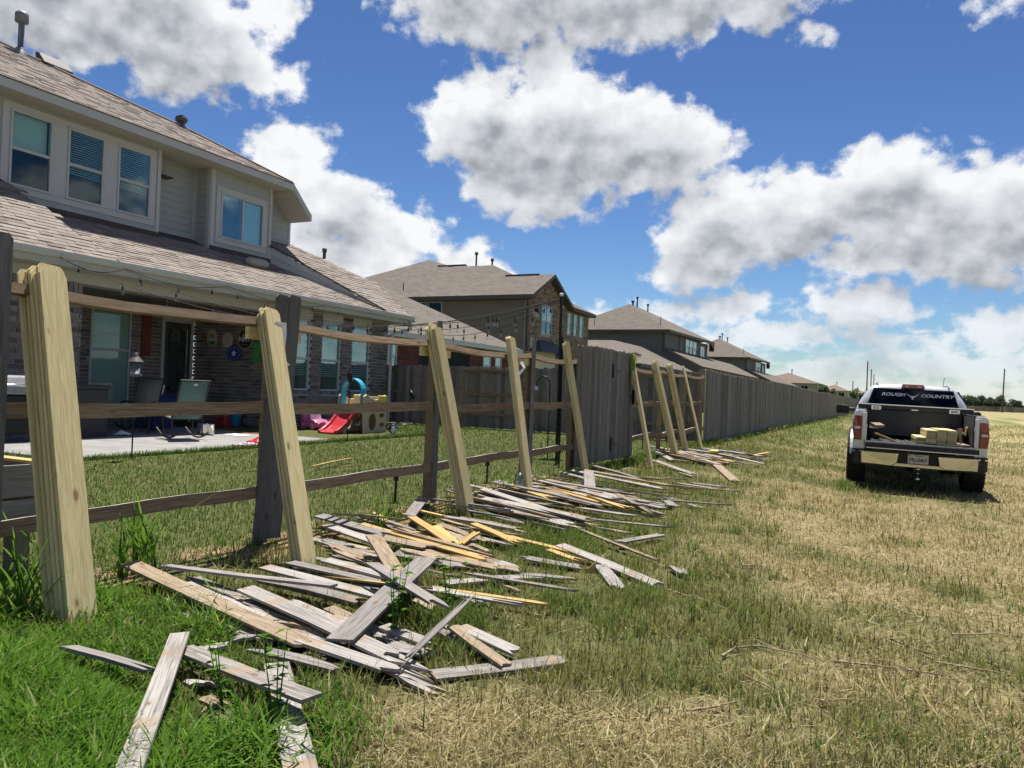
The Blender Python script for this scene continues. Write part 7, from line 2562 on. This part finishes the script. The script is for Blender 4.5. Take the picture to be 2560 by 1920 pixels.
def blades(name, mat, x, y, L, w, lean, droop, seg, dry, label, cat, z0=0.0):
    """one object of many blades, built from arrays"""
    n = len(x)
    az_ = rng.uniform(0, 2 * np.pi, n)
    dx_, dy_ = np.cos(az_), np.sin(az_)
    z = ground_z(x, y) - 0.006 + z0
    V = np.zeros((n, 2 * seg + 1, 3), np.float32)
    cx_, cy_, cz, ang = x.copy(), y.copy(), z.copy(), lean.copy()
    step = L / seg
    for i in range(seg):
        ww = w * (1 - 0.72 * (i / seg) ** 1.5) / 2
        V[:, 2 * i] = np.stack((cx_ - dy_ * ww, cy_ + dx_ * ww, cz), 1)
        V[:, 2 * i + 1] = np.stack((cx_ + dy_ * ww, cy_ - dx_ * ww, cz), 1)
        cx_ = cx_ + dx_ * np.sin(ang) * step
        cy_ = cy_ + dy_ * np.sin(ang) * step
        cz = cz + np.cos(ang) * step
        ang = ang + droop / seg
    V[:, 2 * seg] = np.stack((cx_, cy_, np.maximum(cz, z + 0.004)), 1)
    nv = 2 * seg + 1
    quads = np.array([[2 * i, 2 * i + 1, 2 * i + 3, 2 * i + 2] for i in range(seg - 1)], np.int32).reshape(-1)
    pat = np.concatenate((quads, [2 * seg - 2, 2 * seg - 1, 2 * seg])).astype(np.int32)
    loops = (np.arange(n, dtype=np.int32)[:, None] * nv + pat[None]).ravel()
    per = len(pat)
    starts1 = np.concatenate((np.arange(seg - 1) * 4, [4 * (seg - 1)])).astype(np.int32)
    starts = (np.arange(n, dtype=np.int32)[:, None] * per + starts1[None]).ravel()
    me = bpy.data.meshes.new(name)
    me.vertices.add(n * nv)
    me.vertices.foreach_set('co', V.ravel())
    me.loops.add(len(loops))
    me.loops.foreach_set('vertex_index', loops)
    me.polygons.add(n * seg)
    me.polygons.foreach_set('loop_start', starts)
    me.update(calc_edges=True)
    for nm, val in (('tone', rng.rand(n)), ('dry', dry)):
        at = me.attributes.new(nm, 'FLOAT', 'FACE')
        at.data.foreach_set('value', np.repeat(val.astype(np.float32), seg))
    me.materials.append(mat)
    o = link(name, me)
    tag(o, label, cat, kind='stuff')
    return o


AZ0, AZ1 = R_(-68), R_(15)


def wedge(n, d0, d1, power=1.0):
    d = d0 * (d1 / d0) ** (rng.rand(n) ** power)
    a = rng.uniform(AZ0, AZ1, n)
    return d * np.sin(a), d * np.cos(a), d


def keep_clear(x, y, L, chance=0.1):
    """drop blades that would stand through a board, leave a few"""
    h = under_boards(x, y) - ground_z(x, y)
    bad = (h < L * 0.9 + 0.01) & (rng.rand(len(x)) > chance)
    return ~bad


# mown field: short standing blades and cut straw
x, y, d = wedge(430000, 1.5, 85.0, 0.95)
patch = fnoise(x, y, 2.6, 40)
keep = (x > -4.25) & (x < 30) & (rng.rand(len(x)) < np.clip(0.45 + (patch - .4) * 2.2, .25, 1))
bare = (np.abs(x + 4.22) < 0.34) & (fnoise(x, y, 1.1, 60) > 0.45) & (y < 21) & (rng.rand(len(x)) < .85)
keep &= ~bare
x, y, d = x[keep], y[keep], d[keep]
dr = dryness(x, y)
L = rng.uniform(.035, .105, len(x)) * (0.75 + 0.6 * fnoise(x, y, 0.9, 70)) * (1 + np.clip(d - 8, 0, 60) * 0.02)
L *= np.where(dr < 0.35, 1.25, 0.9)
ok = keep_clear(x, y, L, 0.06)
x, y, d, dr, L = x[ok], y[ok], d[ok], dr[ok], L[ok]
dd = np.clip((dr + (rng.rand(len(x)) - .5) * 0.75 - 0.36) / 0.26, 0, 1)
w = 0.0038 * rng.uniform(.7, 1.4, len(x)) * (1 + d * 0.13)
blades('grass_field', M_grass, x, y, L, w, rng.uniform(.05, .85, len(x)), rng.uniform(0, 1.0, len(x)), 2, dd, 'mown grass of the field, part green and part straw', 'grass')
x, y, d = wedge(130000, 1.5, 40.0, 0.9)
keep = (x > -4.3) & (x < 20)
x, y, d = x[keep], y[keep], d[keep]
dr = dryness(x, y)
keep = rng.rand(len(x)) < np.clip((dr - .35) * 1.8, .05, 1)
x, y, d = x[keep], y[keep], d[keep]
ok = keep_clear(x, y, np.full(len(x), .03), 0.02)
x, y, d = x[ok], y[ok], d[ok]
n = len(x)
blades('cut_straw', M_grass, x, y, rng.uniform(.05, .15, n), 0.0034 * rng.uniform(.6, 1.4, n) * (1 + d * 0.12), np.full(n, 1.4) + rng.uniform(-.25, .12, n), rng.uniform(-.1, .3, n), 2, np.clip(rng.uniform(.55, 1.3, n), 0, 1), 'cut straw lying on the mown field', 'straw', z0=rng.uniform(.008, .035, n))

# lawn of the back yard
x, y, d = wedge(230000, 3.0, 32.0, 0.75)
keep = (x < -4.15) & (x > -14.0) & ~((x < -10.40) & (y > 6.9) & (y < 16.0)) & ~((x < -13.2) & (y > 16)) & (y < 20.2)
x, y, d = x[keep], y[keep], d[keep]
fringe_n = 5000
x = np.concatenate((x, -10.38 + rng.uniform(0, .10, fringe_n)))
y = np.concatenate((y, rng.uniform(6.9, 16.3, fringe_n)))
d = np.hypot(x, y)
L = rng.uniform(.025, .06, len(x)) * (1 + d * 0.02) * np.where(x < -10.22, 1.7, 1)
ok = keep_clear(x, y, L, 0.1)
x, y, d, L = x[ok], y[ok], d[ok], L[ok]
dd = np.clip((dryness(x, y) + (rng.rand(len(x)) - .5) * 0.6 - 0.30) / 0.3, 0, 1)
blades('lawn', M_lawn, x, y, L, 0.0038 * rng.uniform(.7, 1.4, len(x)) * (1 + d * 0.11), rng.uniform(.05, .7, len(x)), rng.uniform(0, .8, len(x)), 2, dd, 'short green lawn of the back yard', 'lawn')

# longer seeding grass: among the scraps, in tufts, and uncut under the fences
def tufts(cx_, cy_, per, rad):
    k = len(cx_)
    a, r = rng.uniform(0, 6.28, k * per), rad * np.sqrt(rng.rand(k * per))
    return np.repeat(cx_, per) + r * np.cos(a), np.repeat(cy_, per) + r * np.sin(a)


x, y, d = wedge(5200, 1.6, 28.0)
keep = (x > -4.3) & (x < 2.0) & ((fnoise(x, y, 0.8, 90) > np.where(x < -1.2, 0.50, 0.60)) | (rng.rand(len(x)) < .04))
x, y = x[keep], y[keep]
fy_ = np.concatenate((rng.uniform(1.5, 70, 500), rng.uniform(10.5, 21, 240)))
x, y = np.concatenate((x, -4.2 + rng.uniform(-.22, .22, 740))), np.concatenate((y, fy_))
ex, ey = [], []
for cx0, cy0, spread, cnt in ((1010, 1470, 60, 26), (1130, 1560, 60, 50), (1430, 1340, 60, 44), (1390, 1380, 70, 50), (1600, 1330, 80, 50), (640, 1740, 130, 60), (1000, 1420, 60, 20), (1250, 1470, 80, 40), (1080, 1640, 60, 30), (2110, 1215, 14, 30)):
    for k in range(cnt):
        p = at_ground(cx0 + random.gauss(0, spread), cy0 + random.gauss(0, spread * .4))
        ex.append(p.x)
        ey.append(p.y)
x, y = np.concatenate((x, ex)), np.concatenate((y, ey))
x, y = tufts(x, y, 11, 0.08)
L = rng.uniform(.07, .19, len(x)) * np.where(x > -1.2, .75, 1.0)
ok = keep_clear(x, y, L, 0.10)
x, y, L = x[ok], y[ok], L[ok]
d = np.hypot(x, y)
dd = np.clip((dryness(x, y) * .8 + (rng.rand(len(x)) - .5) * 0.7 - 0.36) / 0.3, 0, 1)
blades('tall_grass', M_tall, x, y, L, 0.0048 * rng.uniform(.7, 1.4, len(x)) * (1 + d * 0.06), rng.uniform(.05, .55, len(x)), rng.uniform(.2, 1.6, len(x)), 3, dd, 'longer seeding grass among the scraps and under the fence', 'grass')

# lush weeds of the near left corner
wx, wy = [], []
for k in range(2300):
    px_, py_ = random.uniform(-260, 460), random.uniform(1575, 2120)
    lim = 230 + (py_ - 1575) * 0.55
    if px_ > lim + random.gauss(0, 60):
        continue
    p = at_ground(px_, py_)
    wx.append(p.x)
    wy.append(p.y)
for k in range(300):
    p = at_ground(random.uniform(180, 560), random.uniform(1490, 1660))
    wx.append(p.x)
    wy.append(p.y)
for k in range(120):
    p = at_ground(random.gauss(640, 90), random.gauss(1850, 50))
    wx.append(p.x)
    wy.append(p.y)
x, y = tufts(np.array(wx), np.array(wy), 20, 0.10)
lush = np.clip((fnoise(x, y, 1.2, 120) - .15) * 1.7, 0.4, 1)
left = np.interp(x - y * -0.0, (-2.3, -1.9, -1.4), (1.0, 0.8, 0.5))
L = rng.uniform(.09, .26, len(x)) * lush * left * 1.3
ok = keep_clear(x, y, L, 0.10)
x, y, L = x[ok], y[ok], L[ok]
blades('weeds', M_weed, x, y, L, 0.0105 * rng.uniform(.6, 1.4, len(x)), rng.uniform(.1, .9, len(x)), rng.uniform(.4, 2.0, len(x)), 4, np.clip((rng.rand(len(x)) - .86) * 5, 0, 1), 'lush green crabgrass and weeds in the near left corner', 'weeds')


def blade(vs, fs, tn, rnd, x, y, L, w, lean, az, droop, seg=3, tone=None, z0=0.0):
    b0 = len(vs)
    dx_, dy_ = math.cos(az), math.sin(az)
    px_, py_ = -dy_, dx_
    ang = lean
    cx_, cy_, cz = x, y, z0
    step = L / seg
    for i in range(seg):
        ww = w * (1 - 0.75 * (i / seg) ** 1.5)
        vs.append((cx_ + px_ * ww / 2, cy_ + py_ * ww / 2, cz))
        vs.append((cx_ - px_ * ww / 2, cy_ - py_ * ww / 2, cz))
        cx_ += dx_ * math.sin(ang) * step
        cy_ += dy_ * math.sin(ang) * step
        cz += math.cos(ang) * step
        ang += droop / seg
    vs.append((cx_, cy_, max(cz, 0.004)))
    tv = rnd.random() if tone is None else tone
    for i in range(seg - 1):
        a = b0 + i * 2
        fs.append((a, a + 1, a + 3, a + 2))
        tn.append(tv)
    a = b0 + (seg - 1) * 2
    fs.append((a, a + 1, a + 2))
    tn.append(tv)


# single plants one can point at
def grass_plant(px, py, n, h, w, label, seed, spread=0.12, droop=1.6, lean=0.6):
    rnd = random.Random(seed)
    p = at_ground(px, py)
    r = empty('grass_plant', (p.x, p.y, p.z), (0, 0, 0), label, 'plant')
    for i in range(n):
        vs, fs, tn = [], [], []
        a, q = rnd.uniform(0, 6.28), spread * math.sqrt(rnd.random())
        blade(vs, fs, tn, rnd, q * math.cos(a), q * math.sin(a), h * rnd.uniform(.55, 1.15), w * rnd.uniform(.7, 1.2), rnd.uniform(.05, lean), rnd.uniform(0, 6.28), rnd.uniform(.4, droop), 7)
        me = bpy.data.meshes.new('leaf')
        me.from_pydata(vs, [], fs)
        at = me.attributes.new('tone', 'FLOAT', 'FACE')
        at.data.foreach_set('value', tn)
        me.materials.append(M_weed)
        link('leaf', me, r)


grass_plant(335, 1432, 46, 0.62, 0.016, 'tall arching clump of broad grass between the first two stacks', 1, 0.14)
grass_plant(40, 1540, 60, 0.55, 0.018, 'dark bushy grass clump left of the first stack', 2, 0.2)
grass_plant(945, 1330, 18, 0.42, 0.012, 'slim grass clump at the back of the second heap', 3, 0.08)
grass_plant(1270, 1222, 30, 0.34, 0.010, 'low grass clump left of the fourth stack', 4, 0.16)


def leafy_weed(px, py, h, n, label, seed, lean=(0, 0)):
    """stalk with paired oval leaves"""
    rnd = random.Random(seed)
    p = at_ground(px, py)
    r = empty('leafy_weed', (p.x, p.y, p.z), (0, 0, rnd.uniform(0, 6)), label, 'plant')
    lm = []
    for s in range(n):
        az_ = rnd.uniform(0, 6.28)
        ln = rnd.uniform(.08, .4)
        q = [Vector((0, 0, 0))]
        for i in range(6):
            q.append(q[-1] + Vector((math.cos(az_) * ln, math.sin(az_) * ln, 1)).normalized() * h / 6 * rnd.uniform(.8, 1.1))
        st = MB().tube(q, [0.004, .0038, .0035, .003, .0025, .002, .0012], 5, cap=False).build('stem', M_weed, r, tone=True)
        for i in range(1, 7):
            for k in range(3):
                a2 = rnd.uniform(0, 6.28)
                L = rnd.uniform(.03, .055)
                d = Vector((math.cos(a2), math.sin(a2), rnd.uniform(-.2, .5))).normalized()
                side = d.cross(Vector((0, 0, 1))).normalized() * L * .28
                c = q[i]
                MB().add([c, c + d * L * .45 + side, c + d * L + Vector((0, 0, -.008)), c + d * L * .45 - side], [(0, 1, 2, 3)], True).build('leaf', M_weed, st, tone=True)


leafy_weed(985, 1600, 0.42, 4, 'leafy green weed growing up through the near heap', 3)
leafy_weed(1120, 1530, 0.34, 4, 'bushy weed right of the knotty plank', 4)
leafy_weed(690, 1850, 0.40, 3, 'dark stalky weed over the flat silver plank', 5)
leafy_weed(560, 1800, 0.34, 3, 'dark stalky weed beside the banded picket', 6)

# dead sticks lying about the mown field
M_stick = mottled('dry_stick', (0.20, 0.145, 0.09), (0.34, 0.26, 0.17), 30, 0.9, stretch=(1, 1, 1))
for i, (path, lab) in enumerate((
    ([(1805, 1640), (1840, 1618), (1900, 1614), (1945, 1625), (2000, 1634), (2045, 1650)], 'forked bent dry stick in the middle of the dry field'),
    ([(2085, 1653), (2180, 1662), (2280, 1676), (2390, 1692)], 'long straight dry stalk in the middle of the dry field'),
    ([(2340, 1655), (2420, 1668), (2500, 1682), (2570, 1698)], 'long dry stalk running off the right edge'),
    ([(2225, 1596), (2290, 1622), (2370, 1644)], 'thin dry stalk above the long straight one'),
    ([(1718, 1776), (1780, 1768), (1845, 1752)], 'thick short stick at the lower left of the dry field'),
    ([(1855, 1686), (1915, 1712), (1965, 1742)], 'thin dry twig below the forked stick'),
    ([(2430, 1920), (2500, 1890), (2556, 1862)], 'pale stick in the bottom right corner'),
    ([(1662, 1472), (1720, 1490), (1775, 1506), (1815, 1522), (1835, 1548)], 'bent dry stick right of the long grey picket'),
    ([(2380, 1586), (2440, 1586), (2500, 1582)], 'straight pale stalk at the right of the dry field'),
    ([(2050, 1752), (2120, 1748), (2235, 1753)], 'thin pale stalk near the bottom of the field'),
    ([(1855, 1414), (1900, 1412), (1960, 1440)], 'thin curved twig in the upper field'),
    ([(2238, 1520), (2290, 1540), (2330, 1556)], 'knobby dry twig right of the field middle'),
)):
    P_ = [at_ground(a, b2, 0.025) for a, b2 in path]
    n = len(P_)
    mb = MB().tube(P_, [0.0065 * (1 - 0.6 * k / (n - 1)) for k in range(n)], 6)
    if i in (0, 1, 7):
        k = P_[n // 2]
        mb.tube([k, k + Vector((-.12, .05, .02)), k + Vector((-.24, .02, .0))], [.004, .003, .001], 5)
    tag(mb.build('stick', M_stick), lab, 'stick', 'dry sticks on the mown field')

# ------------------------------------------------------------------ trees, poles and fence on the horizon
def leaf_crown(name, parent, c, rad, n, mat, seed, leaf=0.5):
    rnd = random.Random(seed)
    lobes = [(Vector((rnd.gauss(0, .42) * rad[0], rnd.gauss(0, .42) * rad[1], rnd.uniform(-.55, .75) * rad[2])), rnd.uniform(.35, .6)) for _ in range(11)]
    mb = MB()
    for i in range(n):
        l, k = rnd.choice(lobes)
        v = Vector((rnd.gauss(0, 1), rnd.gauss(0, 1), rnd.gauss(0, 1))).normalized() * (rnd.random() ** .45)
        p = Vector(c) + l + Vector((v.x * rad[0] * k, v.y * rad[1] * k, v.z * rad[2] * k))
        u = Vector((rnd.gauss(0, 1), rnd.gauss(0, 1), rnd.gauss(0, 1))).normalized()
        w = u.orthogonal().normalized()
        s = leaf * rnd.uniform(.5, 1.2)
        mb.add([p - u * s, p + w * s * .5, p + u * s, p - w * s * .5], [(0, 1, 2, 3)], False)
    return mb.build(name, mat, parent, tone=True)


M_leafdark = toned('tree_leaf', [(0.018, 0.032, 0.012), (0.035, 0.06, 0.02), (0.025, 0.045, 0.016), (0.05, 0.08, 0.028)], 0.7, 0.0, 3)
M_leaflight = toned('young_leaf', [(0.07, 0.12, 0.03), (0.11, 0.17, 0.05), (0.09, 0.14, 0.04)], 0.7, 0.0, 3)
M_bark = mottled('bark', (0.07, 0.055, 0.04), (0.11, 0.09, 0.07), 8, 0.95, bstr=0.3)


def tree(x, y, z, h, r, label, seed, mat=None, n=900, leaf=0.45, trunk=0.3, group='trees on the horizon'):
    rnd = random.Random(seed)
    t_ = empty('tree', (x, y, z), (0, 0, 0), label, 'tree', group)
    tk = MB().tube([(0, 0, -.3), (.05, 0, h * trunk), (rnd.uniform(-.2, .2), 0, h * .8)], [h * .03, h * .022, h * .008], 7)
    for k in range(5):
        a = rnd.uniform(0, 6.28)
        tk.tube([(0.03, 0, h * (trunk + .08 * k)), (math.cos(a) * r * .6, math.sin(a) * r * .6, h * (trunk + .2 + .1 * k))], [h * .01, h * .003], 5)
    tk.build('trunk', M_bark, t_)
    leaf_crown('crown', t_, (0, 0, h * (trunk + 1) / 2), (r, r, h * (1 - trunk) / 2), n, mat or M_leafdark, seed, leaf)
    return t_


zf = 0.65
for i, (px, top, wid, lab) in enumerate((
    (2416, 1000, 16, 'leftmost dark tree on the horizon, touching the truck roof'), (2436, 1002, 13, 'small dark tree second from the truck on the horizon'),
    (2456, 998, 15, 'rounded dark tree in the middle of the horizon row'), (2474, 1003, 11, 'low dark tree left of the utility pole'),
    (2492, 1004, 12, 'low dark tree just behind the utility pole'), (2512, 995, 13, 'tallest feathery tree right of the utility pole'),
    (2532, 1002, 12, 'dark tree right of the feathery one'), (2550, 1010, 10, 'lowest dark tree at the right edge'), (2400, 1006, 10, 'dark tree half hidden by the truck cab'))):
    dist = 345.0
    c = Vector((px - 1280.0, 0, FPX))
    ang = math.atan2(*[sum(CAM_ROT[i2][j] * (px - 1280.0, 1005 - 960.0, FPX)[j] for j in range(3)) for i2 in (0, 1)])
    x, y = dist * math.tan(ang), dist
    h = 1.4 + (1028 - top) * dist / FPX
    tree(x, y + (i % 3) * 6, zf - 0.2, h * 0.95, wid * dist / FPX * 1.0, lab, 50 + i, n=2200, leaf=0.34, trunk=0.12)
tree(-10.6, 150.0 - 8, 0.1, 4.3, 1.3, 'dark small tree above the fence before the pale tan houses', 71, n=900, leaf=0.22, trunk=0.2, group='small trees behind the long fence')
tree(-6.9, 170.0, 0.1, 4.4, 0.8, 'slim light green tree just left of the truck cab', 72, M_leaflight, n=700, leaf=0.2, trunk=0.15, group='small trees behind the long fence')
ff = empty('fence', (30.0, 330.0, zf), (0, 0, 0), 'distant brown board fence along the far side of the field', 'fence')
for k in range(70):
    MB().bb(19.0 + k * 2.0, 20.96 + k * 2.0, -0.03, 0.03, 0.1, 1.95 + 0.04 * (k % 3)).build('panel', M_rail if k > 12 else M_fencepicket, ff, loc=(-30.0, 0, 0))


def utility_pole(x, y, z, h, label, arms=True, lean=0.0):
    u = empty('utility_pole', (x, y, z), (0, lean, 0), label, 'utility pole', 'utility poles on the horizon')
    MB().tube([(0, 0, -.5), (0, 0, h)], [0.26, 0.19], 8).build('shaft', M_darkpaint, u)
    if arms:
        for zz in (h - 1.0, h - 2.2, h - 3.4):
            MB().tube([(0, 0, zz), (0.75, 0, zz + 0.12)], 0.05, 5).build('insulator_arm', M_darkpaint, u)


utility_pole(34.6, 320.0, zf, 15.4, 'utility pole standing before the trees at the right', lean=0.02)
utility_pole(-9.0, 320.0, 0.4, 17.6, 'tallest dark utility pole left of the truck')
utility_pole(-9.2, 385.0, 0.4, 17.4, 'second utility pole from the left behind the truck cab')
utility_pole(-9.4, 450.0, 0.4, 17.4, 'third utility pole behind the truck cab, thin')
utility_pole(-9.9, 600.0, 0.4, 18.0, 'fourth utility pole, short above the truck roof', False)
utility_pole(-10.2, 700.0, 0.4, 18.0, 'farthest utility pole, stub above the truck roof', False)
utility_pole(-17.3, 400.0, 0.4, 12.2, 'lone thin pole above the pale tan houses', False)
